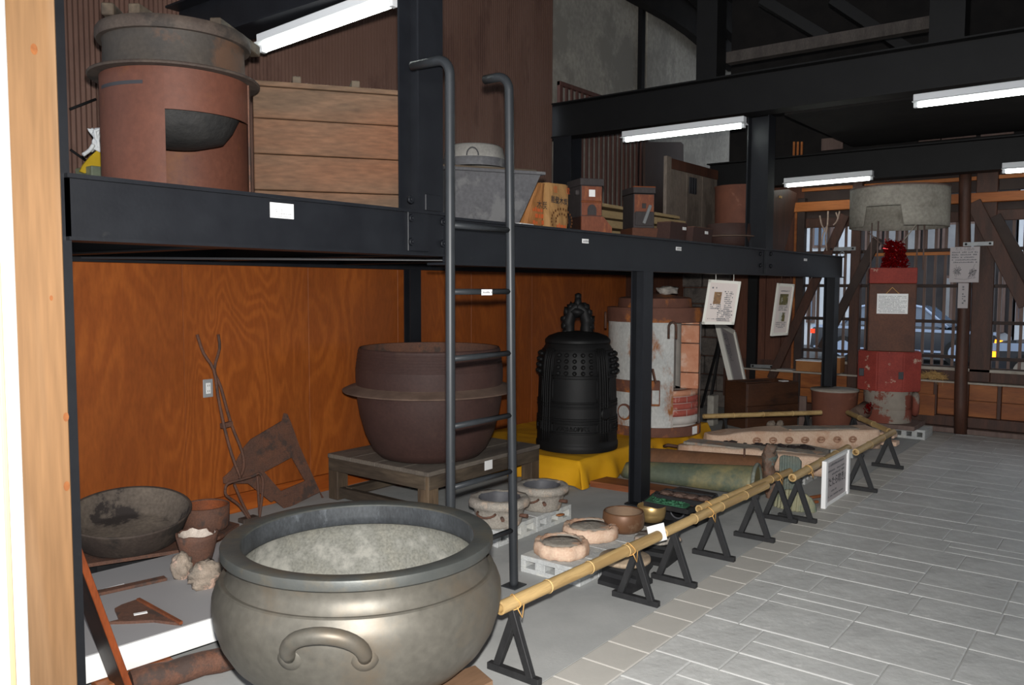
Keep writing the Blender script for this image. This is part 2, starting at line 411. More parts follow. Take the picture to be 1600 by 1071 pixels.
bm = NB(); tube(bm, tb, [.066, .064, .063, .062, .062, .060, .06, .058, .058, .058], 10); tim('log_post', bm, label='rough round timber post')
def brace(a, b, w, m='timber', t=.05):
    bm = NB(); bar(bm, a, b, w, t, (1, 0, 0), .004); return tim('brace', bm, m)
brace(PX(1321, 336, 9.86), PX(1205, 592, 9.86), .1)
brace(PX(1372, 372, 9.9), PX(1284, 545, 9.9), .1, 'rail')
brace(PX(1521, 316, 9.84), PX(1604, 478, 9.84), .14)
brace(PX(1554, 338, 9.93), PX(1612, 440, 9.93), .12, 'rail')
bm = NB(); box(bm, 9.88, 9.98, 2.4, 3.6, 2.44, 2.55, .005); tim('tie_beam', bm, 'timberlit', 'orange tie beam left of the hood')
bm = NB(); box(bm, 9.88, 9.98, -.6, 2.4, 2.44, 2.54, .005); tim('tie_beam', bm, 'timberlit', 'orange tie beam right of the hood')
bm = NB(); box(bm, 9.95, 10.0, -.6, 3.4, 2.25, 2.36, .004); tim('head_rail', bm, 'timber')
bm = NB(); box(bm, 9.97, 10.01, -.6, 3.4, 2.36, 2.44, .002); tim('head_board', bm, 'rail')
bm = NB(); box(bm, 9.95, 10.0, -.6, 3.4, 2.68, 2.72, .003); tim('upper_rail', bm, 'timberlit')
# sill, ledge and wainscot
bm = NB(); box(bm, 9.92, 10.08, -.8, 3.4, .655, .685, .003); tim('window_sill', bm, 'pale', 'pale worn edge of the upper sill')
bm = NB(); box(bm, 9.965, 10.0, -.8, 4.2, .55, .655); tim('apron_board', bm, 'timber')
bm = NB(); box(bm, 9.86, 9.99, -.8, 4.2, .525, .545, .003); tim('ledge', bm, 'pale', 'pale worn edge of the lower ledge')
bm = NB(); box(bm, 9.87, 9.93, -.8, 4.2, .06, .17, .004); tim('bottom_rail', bm, 'timber')
bm = NB(); box(bm, 9.78, 9.9, -.8, 4.2, 0, .055, .005); tim('floor_plate', bm, 'slat')
bm = NB(); box(bm, 9.93, 9.95, -.8, 4.2, .17, .525); tim('backing_board', bm, 'timber')
ys = PX(1461, 630, 9.9).y; st = NB(); box(st, 0, .05, -.018, .018, .17, .525, .003); stm = mesh_of(st, M['timber'], 'stile')
pn = {}
for k in range(-8, 8):
    yy = ys-.303*k
    share('stile', stm, wall_far, (9.885, yy, 0))
    for z0, z1 in ((.175, .345), (.35, .52)):
        bm = NB(); box(bm, 9.912, 9.93, yy-.283, yy-.02, z0, z1, .004); part('wainscot_panel', bm, M['wains'], wall_far)
p = PX(1424, 614, 9.88); q = PX(1460, 650, 9.88)
bm = NB(); box(bm, 9.868, 9.884, q.y, p.y+.08, q.z, p.z, .002); tim('plywood_patch', bm, 'plyp' if 'plyp' in M else 'wains', 'light tan plywood patch on the wainscot')
# lattice bays
slm = NB(); box(slm, -.012, .012, -.014, .014, 0, 1.60, .002); slm = mesh_of(slm, M['slat'], 'slat')
def bay(n, y0, y1, pitch=.1003):
    bm = NB(); box(bm, 9.99, 10.01, y0, y1, .685, .70); w = struct(f'window_{n}', bm, M['rail'])
    y = y1-.05
    while y > y0+.02:
        share('slat', slm, w, (10.005, y, .685)); y -= pitch
    for z in (.80, 1.18, 1.567, 1.955):
        bm = NB(); box(bm, 9.965, 9.99, y0, y1, z-.018, z+.018, .002); part('rail', bm, M['rail'], w)
    return w
bay(1, 2.80, 3.34); w2 = bay(2, 1.56, 2.69); bay(3, .2, 1.36)
bm = NB(); box(bm, 9.93, 9.964, 1.72, 2.62, 1.90, 1.935, .002); part('batten', bm, M['timberlit'], w2, label='pale batten lying along the lattice')

# ---------------------------------------------------------------- steel: beams, columns (H sections)
def hcol(bm, x, y, z0, z1, w, d, t=.012, axis='x'):
    if axis == 'x':      # flanges parallel to X (facing the aisle)
        box(bm, x, x+w, y, y+t, z0, z1); box(bm, x, x+w, y+d-t, y+d, z0, z1); box(bm, x+w/2-t/2, x+w/2+t/2, y+t, y+d-t, z0, z1)
    else:
        box(bm, x, x+t, y, y+d, z0, z1); box(bm, x+w-t, x+w, y, y+d, z0, z1); box(bm, x+t, x+w-t, y+d/2-t/2, y+d/2+t/2, z0, z1)
    return bm
def hbeam(bm, p0, p1, h, b, t=.013):     # horizontal, along X or Y; p is on the top centre line
    p0, p1 = Vector(p0), Vector(p1); M4 = frame(p0, p1); L = (p1-p0).length
    box(bm, 0, L, -b/2, b/2, -t, 0, 0, M4); box(bm, 0, L, -b/2, b/2, -h, -h+t, 0, M4); box(bm, 0, L, -t/2, t/2, -h+t, -t, 0, M4); return bm
def bolt(bm, p, nrm, r=.019, l=.014):
    p = Vector(p); tube(bm, [p, p+Vector(nrm)*l], r, 6); tube(bm, [p+Vector(nrm)*l, p+Vector(nrm)*(l+.008)], r*.5, 6); return bm
YB = 2.83
S = M['steel']
# front beam, left bay and right bay (web face towards the aisle is YB)
tb0 = thing('steel_beam', 'black steel H beam of the deck edge left of the ladder', 'beam', (1.2, YB, 1.69))
def chan(bm, x0, x1, z0, z1, y=YB):
    box(bm, x0, x1, y, y+.012, z0+.01, z1-.01); box(bm, x0, x1, y-.025, y+.12, z1-.014, z1); box(bm, x0, x1, y-.025, y+.12, z0, z0+.012); return bm
bm = chan(NB(), 1.25, 3.07, 1.695, 1.912); part('web_and_flanges', bm, S, tb0)
xa = PY(635, 360, YB).x; xb = PY(667, 360, YB).x
bm = NB(); box(bm, xa, xb, YB-.012, YB+.002, 1.715, 1.90, .002); part('splice_plate', bm, S, tb0)
for u in (642, 664):
    for v in (341, 378):
        if u == 642:
            p = PY(u, v, YB-.012); bm = bolt(NB(), p, (0, -1, 0)); part('bolt', bm, M['lampbody'] if False else S, tb0)
tb1 = thing('steel_beam', 'black steel H beam of the deck edge right of the ladder', 'beam', (3.1, YB, 1.66))
bm = chan(NB(), 3.075, 9.69, 1.655, 1.895, YB); part('web_and_flanges', bm, S, tb1)
for u, v in ((1188, 397), (1188, 415), (1204, 397), (1204, 416), (691, 347), (691, 381)):
    p = PY(u, v, YB); p.y = YB; bm = bolt(NB(), p, (0, -1, 0)); part('bolt', bm, S, tb1)
p = PY(1196, 405, YB); bm = NB(); box(bm, p.x-.03, p.x+.03, YB-.02, YB+.001, 1.67, 1.88); part('stiffener', bm, S, tb1)
# columns
def wpx(uL, uR, v, y0, d): x = PY(uL, v, y0+d).x; return x, PY(uR, v, y0).x-x
def column(x, y, z0, z1, w, d, label, axis='x', base=True):
    t = thing('steel_column', label, 'column', (x+w/2, y+d/2, z0))
    bm = hcol(NB(), x, y, z0, z1, w, d, .011, axis); part('shaft', bm, S, t)
    if base:
        bm = NB(); box(bm, x-.02, x+w+.02, y-.02, y+d+.02, z0, z0+.012); part('base_plate', bm, S, t)
    return t
column(1.268-.15, YB, 0, 3.9, .15, .15, 'black steel column just right of the orange timber post', base=False)
x, w = wpx(984, 1018, 600, YB-.02, .1); column(x, YB-.02, 0, 1.655, w, .1, 'black steel post standing in front of the rusty white furnace')
x, w = wpx(1284, 1308, 560, YB-.03, .12); column(x, YB-.03, 0, 1.655, w, .12, 'black steel post under the far end of the deck')
x, w = wpx(631, 658, 480, 4.80, .08); column(x, 4.80, 0, 1.68, w, .08, 'black steel post against the plywood behind the flanged cauldron')
x0, w = wpx(622, 692, 200, YB-.02, .14); x1 = x0+w
t = column(x0, YB-.02, 1.912, 4.4, w, .14, 'tall thick black column behind the top of the ladder', base=False)
for u, v in ((640, 312), (663, 309)):
    p = PY(u, v, YB-.008); part('bolt', bolt(NB(), p, (0, -1, 0)), S, t)
bm = NB(); box(bm, x0+.03, x1-.03, YB-.035, YB-.02, 1.913, 1.99, .002); part('foot_plate', bm, S, t)
# portal 1: cross beam over the crate, back to the cladding
bm = hbeam(NB(), (x0+.08, 5.0, 3.30), (x0+.08, -2.5, 3.30), .27, .2)
solo('steel_beam', bm, S, 'black steel cross beam above the crate at the top left', 'beam', (x0+.13, 2.8, 2.97))
# portal 2
X2 = 7.22
bm = hbeam(NB(), (X2, 5.15, 3.44), (X2, -2.5, 3.44), .355, .2)
solo('steel_beam', bm, M['steel2'], 'long black steel cross beam sloping up to the right, nearest of the two', 'beam', (X2, 2.0, 3.1))
x, w = wpx(1166, 1210, 280, YB-.02, .2); column(x, YB-.02, 1.895, 3.09, w, .2, 'wide black column rising from the deck beside the brown drum', base=False)
column(X2-.1, 4.80, 1.9, 3.09, .2, .22, 'black column at the back of the deck above the paper sacks', 'y', base=False)
# portal 3 / wall beam
p0 = PX(1122, 252, 9.5); p1 = PX(1600, 205, 9.5); pb = PX(1364, 274, 9.5)
bm = hbeam(NB(), (9.5, p0.y+.1, 3.03), (9.5, -3, 3.03), .32, .2)
solo('steel_beam', bm, M['steel2'], 'far black steel cross beam above the timber lattice', 'beam', (9.5, 2.0, 2.71))
# deck plate, joists and back ledger
bm = NB(); box(bm, 1.2, 9.69, YB+.1, 5.04, 1.865, 1.893); struct('floor_deck', bm, M['black'])
bm = NB(); box(bm, 1.9, 9.7, YW-.10, YW-.0, 1.68, 1.86); solo('steel_beam', bm, S, 'thin black ledger beam along the top of the plywood wall', 'beam', (5, YW-.05, 1.68))
for i, x in enumerate((2.0, 3.05, 4.1, 5.1, 6.15, 7.2, 8.25, 9.2)):
    bm = hbeam(NB(), (x, YB+.02, 1.864), (x, YW-.1, 1.864), .16, .09, .008)
    solo('deck_joist', bm, M['steel2'], ('black steel joist under the deck, first from the left', 'black steel joist under the deck, second from the left', 'black steel joist under the deck above the flanged cauldron', 'black steel joist under the deck at the centre post', 'black steel joist under the deck over the temple bell', 'black steel joist under the deck over the rusty furnace', 'black steel joist under the deck, second from the far end', 'black steel joist under the deck, last at the far end')[i], 'joist', (x, 3.8, 1.7), 'joists under the deck')
bm = NB(); bar(bm, (2.2, YW-.12, 1.70), (3.9, 2.95, 1.70), .05, .012); solo('brace_rod', bm, S, 'thin black diagonal brace lying under the deck', 'brace', (3, 3.9, 1.7))
# roof framing in the upper right
def roofbar(name, a, b, w, h, label, cat='beam', m='roof'):
    bm = NB(); bar(bm, a, b, w, h); c = (Vector(a)+Vector(b))/2
    return solo(name, bm, M[m], label, cat, c)
q0 = PX(1120, 0, 7.4); q1 = PX(1120, 105, 7.4)
roofbar('upper_post', (7.3, q0.y, 3.44), (7.3, q0.y, 5.6), .2, .2, 'upper black post standing on the cross beam, left one', 'post', 'steel2')
q2 = PX(1488, 30, 7.4); roofbar('upper_post', (7.3, q2.y, 3.44), (7.3, q2.y, 5.6), .25, .2, 'upper black post standing on the cross beam, right one', 'post', 'steel2')
a = PX(1138, 92, 7.5); b = PX(1465, 35, 7.5); roofbar('roof_purlin', a, b, .1, .1, 'dusty dark timber rail above the cross beam at the top right', 'beam', 'purlin')
pr_ = [PY(u, v, 5.0) for u, v in ((975, -60), (990, -4), (1022, 14), (1052, 31), (1082, 52), (1112, 78), (1150, 110), (1200, 110), (1200, -60))]
solo('roof_soffit', prism(NB(), pr_, (0, .12, 0)), M['roof'], 'dark curved roof edge cutting the concrete wall at the top', 'roof', pr_[1])
a = PY(1060, -30, 4.9); b = PY(1150, 60, 4.9); roofbar('roof_rafter', a, b, .12, .12, 'broad dark rafter above the concrete wall at the top', 'rafter')
for (u0, v0, u1, v1, X, n) in ((1190, 0, 1290, 60, 8.4, 'left'), (1300, 0, 1420, 80, 8.6, 'middle')):
    roofbar('roof_strut', PX(u0, v0, X), PX(u1, v1, X+.2), .1, .1, f'dark diagonal strut in the roof at the top right, {n} one', 'strut', 'steel2')
bm = NB(); box(bm, 7.4, 9.5, .0, 2.7, 3.08, 3.12); struct('ceiling_panel', bm, M['roof'])
# bright strips of cladding glimpsed above the far beam
for i, (u0, u1, v0, v1) in enumerate(((1284, 1318, 214, 236), (1348, 1413, 216, 228), (1436, 1470, 208, 222), (1472, 1526, 203, 219), (1533, 1585, 196, 214))):
    a = PX(u0, v1, 9.98); b = PX(u1, v0, 9.98); bm = NB(); box(bm, 9.96, 9.98, b.y, a.y, a.z, b.z); part('cladding_strip', bm, M['slat'], wall_far)
for u in (1240, 1246, 1252):
    a = PX(u, 239, 9.98); b = PX(u+3.4, 222, 9.98); bm = NB(); box(bm, 9.95, 9.97, b.y, a.y, a.z-.05, b.z); part('batten', bm, M['timberlit'], wall_far)

# ---------------------------------------------------------------- fluorescent lamps
def lamp(p, q, label, w=.12):
    p, q = Vector(p), Vector(q); d = (q-p).normalized(); L = (q-p).length
    t = thing('fluorescent_lamp', label, 'ceiling lamp', (p+q)/2, 0, 'fluorescent lamps under the cross beams')
    Mx = frame(p, q)
    bm = NB(); box(bm, 0, L, -.035, .035, .028, .085, .004, Mx); part('housing', bm, M['lampbody'], t)
    bm = NB(); prism(bm, [Mx @ Vector((0, -.075, .022)), Mx @ Vector((0, -.035, .034)), Mx @ Vector((0, .035, .034)), Mx @ Vector((0, .075, .022)), Mx @ Vector((0, .075, .019)), Mx @ Vector((0, -.075, .019))], d*L); part('reflector', bm, M['lampbody'], t)
    bm = NB(); tube(bm, [p+d*.035, q-d*.035], .017, 12); part('tube', bm, M['tube'], t)
    for a in (p, q-d*.03):
        bm = NB(); m2 = frame(a, a+d); box(bm, 0, .03, -.018, .018, -.016, .03, .002, m2); part('lamp_holder', bm, M['lampbody'], t)
    return t
def lampX(X, u0, v0, u1, v1, label): return lamp(PX(u0, v0, X), PX(u1, v1, X), label)
xl = x0+.08
lampX(xl, 409, 79, 617, 5, 'nearest fluorescent lamp, above the crate at the top left')
lampX(X2-.12, 974, 220, 1164, 197, 'fluorescent lamp under the cross beam above the leaning slatted door')
lampX(X2-.12, 1428, 166, 1760, 124, 'fluorescent lamp cut by the right edge of the picture, upper one')
lampX(9.38, 1226, 291, 1364, 279, 'fluorescent lamp above the orange tie beam left of the hood')
lampX(9.38, 1566, 269, 1640, 264, 'fluorescent lamp cut by the right edge of the picture, lower one')
# ---------------------------------------------------------------- more materials
M['bronze'] = mat('grey_bronze', (.105, .098, .082), (.135, .126, .107), 2.5, .5, metal=.45, bump=.04, bscale=30, patch=(.12, .088, .056), pscale=2.2, plo=.50, phi=.72, fine=.3)
M['bronze_rim'] = mat('dark_bronze_rim', (.065, .070, .067), (.085, .088, .082), 9, .5, metal=.4, bump=.06, bscale=60, patch=(.115, .098, .07), pscale=5, plo=.5, phi=.7)
M['bronze_in'] = mat('limed_bronze_inside', (.20, .195, .165), (.125, .13, .12), 7, .75, metal=.0, bump=.15, bscale=40, patch=(.27, .265, .235), pscale=7, plo=.50, phi=.62, fine=.6)
M['postwood'] = grain('orange_sawn_post', s(144, 114, 84), s(136, 103, 70), s(128, 94, 62), 'z', rings=7, scale=2.6, stretch=.06, rough=.6)
M['rust'] = mat('brown_rust', s(86, 62, 52), s(104, 70, 54), 9, .8, bump=.25, bscale=60, patch=s(70, 56, 50), pscale=8, fine=.5)
M['rustor'] = mat('orange_rust', s(128, 66, 32), s(104, 58, 34), 9, .8, bump=.25, bscale=50, fine=.5)
M['iron'] = mat('dusty_cast_iron', s(62, 52, 47), s(78, 68, 60), 5, .75, bump=.2, bscale=50, patch=s(50, 44, 40), pscale=4, fine=.4)
M['cauld'] = mat('brown_cast_iron', s(66, 45, 40), s(58, 39, 35), 4, .68, bump=.12, bscale=50, patch=s(74, 54, 46), pscale=3, plo=.56, phi=.7, fine=.3)
M['dust'] = mat('dusty_flange', s(108, 88, 76), s(90, 72, 62), 8, .85, bump=.1)
M['oldwood'] = grain('grey_old_wood', s(92, 80, 66), s(70, 60, 50), s(50, 44, 38), 'x', rings=9, scale=2.2, stretch=.16, rough=.7, fine=.6)
M['oldwoody'] = grain('grey_old_wood_cross', s(92, 80, 66), s(70, 60, 50), s(50, 44, 38), 'y', rings=9, scale=2.2, stretch=.16, rough=.7, fine=.6)
M['oldwoodz'] = grain('worn_leg_wood', s(110, 92, 72), s(82, 68, 54), s(58, 48, 40), 'z', rings=9, scale=2.2, stretch=.16, rough=.7, fine=.6)
M['tablet'] = mat('dusty_table_top', s(112, 104, 94), s(96, 88, 80), 5, .85, st=(.3, 1, 1), fine=.4, patch=s(84, 76, 70), pscale=3)
M['block'] = mat('cinder_block', s(190, 192, 190), s(174, 176, 176), 20, .95, bump=.4, bscale=90, patch=s(198, 198, 192), pscale=6, fine=.5)
M['clay'] = mat('pink_moulding_clay', s(216, 187, 164), s(204, 173, 148), 6, .9, bump=.4, bscale=30, patch=s(198, 160, 134), pscale=5, fine=.35)
M['claygrey'] = mat('burnt_grey_clay', s(158, 150, 138), s(136, 130, 122), 8, .9, bump=.4, bscale=50, patch=s(176, 142, 118), pscale=6, fine=.4)
M['ceram'] = mat('grey_brown_mould_clay', s(158, 151, 141), s(136, 130, 122), 9, .9, bump=.6, bscale=40, patch=s(180, 160, 142), pscale=6, fine=.5)
M['graph'] = mat('graphite_lining', s(84, 84, 88), s(70, 70, 74), 10, .5, bump=.1)
M['brownlac'] = mat('brown_patina_bronze', s(116, 82, 58), s(98, 70, 52), 4, .45, metal=.2, patch=s(134, 110, 88), pscale=3)
M['brass'] = mat('polished_brass', (.66, .46, .20), (.58, .39, .16), 3, .36, metal=.8)
M['blackwood'] = mat('black_lacquered_wood', (.012, .012, .013), (.02, .02, .021), 8, .5)
M['bamboo'] = mat('dry_bamboo', s(190, 160, 110), s(176, 146, 96), 3, .5, st=(.4, 6, 6), patch=s(160, 130, 84), pscale=2, fine=.3)
M['string'] = mat('straw_string', s(214, 170, 104), s(196, 148, 84), 20, .8)
M['redwood'] = grain('dark_red_board', s(46, 28, 20), s(34, 22, 17), s(26, 19, 16), 'x', rings=6, scale=2.4, stretch=.14, rough=.45)
M['orgplank'] = grain('orange_plank', s(150, 92, 56), s(130, 76, 46), s(112, 62, 38), 'y', rings=6, scale=2.4, stretch=.14)
M['yellow'] = mat('yellow_cloth', s(214, 158, 10), s(200, 142, 6), 3, .8, bump=.1, bscale=12)
M['bell'] = mat('black_bell_bronze', (.006, .006, .0063), (.009, .009, .0093), 5, .58, bump=.06, bscale=60, spec=.25)
M['rope'] = mat('white_nylon_rope', s(206, 210, 212), s(180, 184, 188), 30, .8)
M['plyp'] = mat('light_tan_plywood', s(196, 146, 92), s(182, 130, 78), 3, .6, fine=.3)

# ---------------------------------------------------------------- orange timber post, near left
t = thing('timber_post', 'thick orange sawn timber post with knots, nearest thing at the left edge', 'post', ((px0+px1)/2, Yp+.07, 0))
bm = NB(); box(bm, px0, px1, Yp, Yp+.14, 0, 4.2, .004); part('shaft', bm, M['postwood'], t)
M['knot'] = mat('wood_knot', s(150, 92, 48), s(120, 70, 36), 30, .6)
for u, v, w in ((53, 77, .016), (103, 652, .014), (80, 466, .008), (104, 760, .015)):
    p = PY(u, v, Yp); bm = NB()
    vs = [bm.verts.new((p.x+w*.6*math.cos(a), Yp-.0009, p.z+w*math.sin(a))) for a in [2*PI*k/12 for k in range(12)]]; bm.faces.new(vs); part('knot', bm, M['knot'], t, recalc=False)

# ---------------------------------------------------------------- bronze basin
BC = Vector((1.985, 2.245, 0)); ZT = .65
t = thing('bronze_basin', 'huge grey bronze basin with a thick rim and arched handles, in front', 'basin', (BC.x, BC.y, .166))
Mb = Matrix.Translation((BC.x, BC.y, 0))
out = [(0, .168), (.25, .166), (.33, .178), (.398, .208), (.452, .262), (.487, .322), (.506, .385), (.513, .435), (.511, .475), (.499, .508), (.491, .521), (.488, .530), (.482, .5345), (.474, .535), (.469, .533), (.464, .539), (.452, .562), (.448, .583), (.451, .602), (.461, .610)]
bm = lathe(NB(), out, 96, M=Mb); part('body', sharp(bm, 32), M['bronze'], t)
rim = [(.461, .610), (.478, .613), (.482, .617), (.4825, .644), (.480, .649), (.474, .651), (.423, .650), (.415, .647), (.412, .642)]
bm = lathe(NB(), rim, 96, M=Mb); part('rim', sharp(bm, 30), M['bronze_rim'], t, label='dark flat rim')
M['lip'] = mat('dark_bloomed_lip', (.035, .038, .042), (.06, .066, .072), 8, .6, metal=.2, patch=(.17, .19, .21), pscale=6, plo=.52, phi=.66, st=(1, 1, .5), fine=.5)
bm = lathe(NB(), [(.412, .642), (.411, .60), (.414, .572), (.420, .566)], 96, M=Mb); part('inner_lip', bm, M['lip'], t, label='dark band inside the rim')
inn = [(.420, .566), (.432, .564), (.446, .555), (.452, .52), (.466, .46), (.463, .37), (.44, .285), (.38, .225), (.28, .205), (0, .20)]
bm = lathe(NB(), inn, 96, M=Mb); part('inside', bm, M['bronze_in'], t, label='pale limed inside of the basin')
for az in (216.6, 36.6):
    a0 = R(az); pts = []
    for k in range(17):
        u = -1+2*k/16; th = PI*(k/16)
        aa = a0+R(-13.2)*math.cos(th)*-1; rr = .503+.062*math.sin(th)**.7; zz = .418+.098*math.sin(th)
        pts.append((BC.x+rr*math.cos(aa), BC.y+rr*math.sin(aa), zz))
    h = part('handle', tube(NB(), pts, [.0235+.002*math.sin(PI*k/16) for k in range(17)], 14), M['bronze'], t)
    for q in (pts[0], pts[-1]):
        n = Vector((q[0]-BC.x, q[1]-BC.y, 0)).normalized()
        bm = tube(NB(), [Vector(q)-n*.01, Vector(q)+n*.004, Vector(q)+n*.012], [.046, .044, .024], 20); part('handle_boss', bm, M['bronze'], h)
def pprism(name, px, z0, z1, m, parent=None, **k):
    pts = [G(u, v, z1) for u, v in px]
    bm = prism(NB(), [(p.x, p.y, z0) for p in pts], (0, 0, z1-z0)); return bm
M['chopwood'] = grain('pale_chopping_wood', s(146, 116, 90), s(124, 96, 74), s(100, 78, 60), 'x', rings=8, scale=2.2, stretch=.2)
bm = pprism('', [(742, 1040), (770, 1064), (640, 1130), (596, 1092)], 0, .165, 0); solo('wood_block', bm, M['chopwood'], 'brown wooden block wedged under the right side of the bronze basin', 'block', G(690, 1070), 'blocks under the basin')
bm = pprism('', [(402, 1066), (470, 1048), (520, 1095), (440, 1125)], 0, .165, 0); solo('wood_block', bm, M['chopwood'], 'brown wooden block under the left side of the bronze basin', 'block', G(450, 1080), 'blocks under the basin')

# ---------------------------------------------------------------- white display board and what lies on it
ZP = .17
d = Vector((.995, -.085, 0)).normalized(); nrm = Vector((.085, .995, 0)).normalized()
o = Vector((1.49, 3.065, 0))-d*.65
t = thing('display_board', 'low white display board with a bright front edge behind the basin', 'display board', o+d*.9)
Md = Matrix(((d.x, nrm.x, 0, o.x), (d.y, nrm.y, 0, o.y), (0, 0, 1, 0), (0, 0, 0, 1)))
bm = NB(); box(bm, 0, 2.0, .012, .925, .152, ZP, .002, Md); part('top_panel', bm, mat('grey_board_top', (.31, .305, .31), rough=.6), t, label='grey top of the board')
bm = NB(); box(bm, 0, 2.0, 0, .012, .068, ZP, .002, Md); part('front_edge', bm, M['white'], t)
bm = NB(); box(bm, 0, 2.0, .91, .925, .068, .152, .0, Md); box(bm, 0, .015, .012, .91, .068, .152, 0, Md); box(bm, 1.985, 2.0, .012, .91, .068, .152, 0, Md); part('side_edge', bm, M['white'], t)
for i, (u0, v0, u1, v1) in enumerate(((150, 1076, 270, 1036), )):
    a = G(u0, v0, .045); b = G(u1, v1, .045); bm = NB(); bar(bm, (a.x, a.y, .032), (b.x, b.y, .032), .10, .064, bev=.003)
    solo('wood_batten', bm, M['orgplank'], 'short orange wood batten under the white display board', 'batten', (a.x, a.y, 0))
bm = NB(); box(bm, .1, 1.9, .62, .70, .0, .067, .002, Md); solo('wood_batten', bm, M['orgplank'], 'long batten carrying the back of the white display board', 'batten', o+nrm*.66)
# crucible
c = CF(309, 893, ZP, .055); t = thing('crucible', 'rusty broken crucible with a pale inside, on the white display board', 'crucible', c)
def jag(r, z, a, i):
    if i in (5, 6, 7): z += .016*noise.noise(Vector((math.cos(a)*2.2, math.sin(a)*2.2, 3)))-.0 - (.022 if .3 < (a+.5) % (2*PI) < .9 else 0)
    return r*(1+.02*noise.noise(Vector((math.cos(a)*3, math.sin(a)*3, z*20)))), z
bm = lathe(NB(), [(0, 0), (.05, 0), (.060, .012), (.078, .08), (.094, .145), (.098, .172), (.092, .175), (.086, .170)], 40, fn=jag, M=Matrix.Translation(c)); part('wall', bm, M['rust'], t)
M['palein'] = mat('pale_slag_lining', s(198, 186, 174), s(160, 148, 138), 16, .6, bump=.5, bscale=40, fine=.4)
bm = lathe(NB(), [(.086, .170), (.080, .14), (.066, .06), (.05, .02), (0, .018)], 40, M=Matrix.Translation(c), fn=lambda r, z, a, i: jag(r, z, a, 7) if i == 0 else (r, z)); part('lining', bm, M['palein'], t, label='pale glassy inside')
M['slag'] = mat('grey_pink_slag', s(150, 136, 122), s(112, 104, 94), 14, .8, bump=.9, bscale=30, patch=s(196, 164, 146), pscale=9, fine=.5)
for u, v, r, sq, lb, sd in ((285, 904, .062, (.75, .75, 1.05), 'rough grey lump of slag left of the crucible foot', 1), (321, 918, .074, (1.05, .7, .92), 'pinkish broken lump of slag right of the crucible foot', 5)):
    p = G(u, v, ZP); bm = blob(NB(), (p.x, p.y, ZP+r*sq[2]*.86), r, 3, .45, 2.4, sq, sd); solo('slag_lump', bm, M['slag'], lb, 'slag', (p.x, p.y, ZP), 'slag on the white board')
a = G(152, 930, ZP); b = G(259, 906, ZP); bm = NB(); bar(bm, a+Vector((0, 0, .007)), b+Vector((0, 0, .007)), .046, .014, bev=.002); solo('iron_bar', bm, M['rust'], 'flat rusty iron bar lying on the white display board', 'iron bar', (a+b)/2)
a = G(160, 924, ZP); b = G(195, 915, ZP); bm = NB(); bar(bm, a+Vector((0, 0, .003)), b+Vector((0, 0, .003)), .022, .005); solo('paper_tag', bm, M['card'], 'small white card lying behind the flat iron bar', 'card', a, 'white cards')
pl = [(170, 972), (186, 968), (183, 960), (179, 951), (190, 945), (213, 937), (219, 935), (284, 974), (272, 973), (240, 969), (205, 971)]
t = thing('plow_blade', 'flat rusty plough blade with a pointed tip, on the white display board', 'plough blade', G(225, 958, ZP))
pts = [G(u, v, ZP+.012) for u, v in pl]; bm = prism(NB(), [(p.x, p.y, ZP) for p in pts], (0, 0, .012)); part('blade', bm, M['rust'], t)
a = G(216, 937, ZP+.016); b = G(283, 974, ZP+.016); part('rib', bar(NB(), a, b, .014, .012), M['rustor'], t)
a = G(209, 961, ZP+.013); b = G(230, 957, ZP+.013); part('card', bar(NB(), a, b, .02, .003), M['card'], t, label='white card lying on the blade')
# iron plate, pan, ring pot
t = thing('iron_plate', 'dark iron plate on the floor under the wide pan', 'plate', G(240, 850, .16))
zz = .175
pts = [G(u, v, zz) for u, v in ((122, 884), (137, 881.5), (279, 860), (344, 838), (374, 819), (300, 800), (150, 815), (100, 850))]
part('sheet', prism(NB(), [(p.x, p.y, zz-.018) for p in pts], (0, 0, .018)), M['rust'], t)
bm = NB(); a = G(205, 850, .15); box(bm, a.x-.24, a.x+.22, a.y-.12, a.y+.2, 0, zz-.018); part('support', bm, M['blackwood'], t, label='dark support under the plate')
c = CF(204, 874, zz, .235); Mp = Matrix.Translation(c+Vector((0, 0, .0))) @ Matrix.Rotation(R(0), 4, 'X')
vd = Vector((c.x, c.y, 0)).normalized(); Mp = Matrix.Translation(c+vd*.0+Vector((0, 0, .052))) @ Matrix.Rotation(R(9), 4, Vector((-vd.y, vd.x, 0)).cross(Vector((0, 0, 1)))) if False else Matrix.Translation(c+Vector((0, 0, .05))) @ Matrix.Rotation(R(11), 4, Vector((vd.y, -vd.x, 0)))
t = thing('iron_pan', 'wide shallow iron pan with soot inside, at the foot of the plywood', 'pan', c)
part('shell', lathe(NB(), [(0, 0), (.23, 0), (.255, .014), (.300, .135), (.308, .148), (.303, .152), (.294, .146)], 56, M=Mp), M['iron'], t)
M['sootin'] = mat('sooty_iron_inside', s(102, 92, 82), s(76, 68, 62), 4, .85, patch=s(44, 38, 36), pscale=4, plo=.55, phi=.6, fine=.5)
part('inside', lathe(NB(), [(.294, .146), (.246, .022), (.225, .012), (0, .010)], 56, M=Mp), M['sootin'], t, label='sooty inside')
c = CF(321, 836, zz, .13); t = thing('iron_ring_pot', 'low rusty orange iron pot right of the wide pan', 'pot', c)
part('shell', lathe(NB(), [(0, 0), (.118, 0), (.130, .02), (.134, .135), (.128, .138), (.124, .13)], 40, M=Matrix.Translation(c)), M['rust'], t)
part('inside', lathe(NB(), [(.124, .13), (.120, .02), (0, .012)], 40, M=Matrix.Translation(c)), M['rustor'], t)
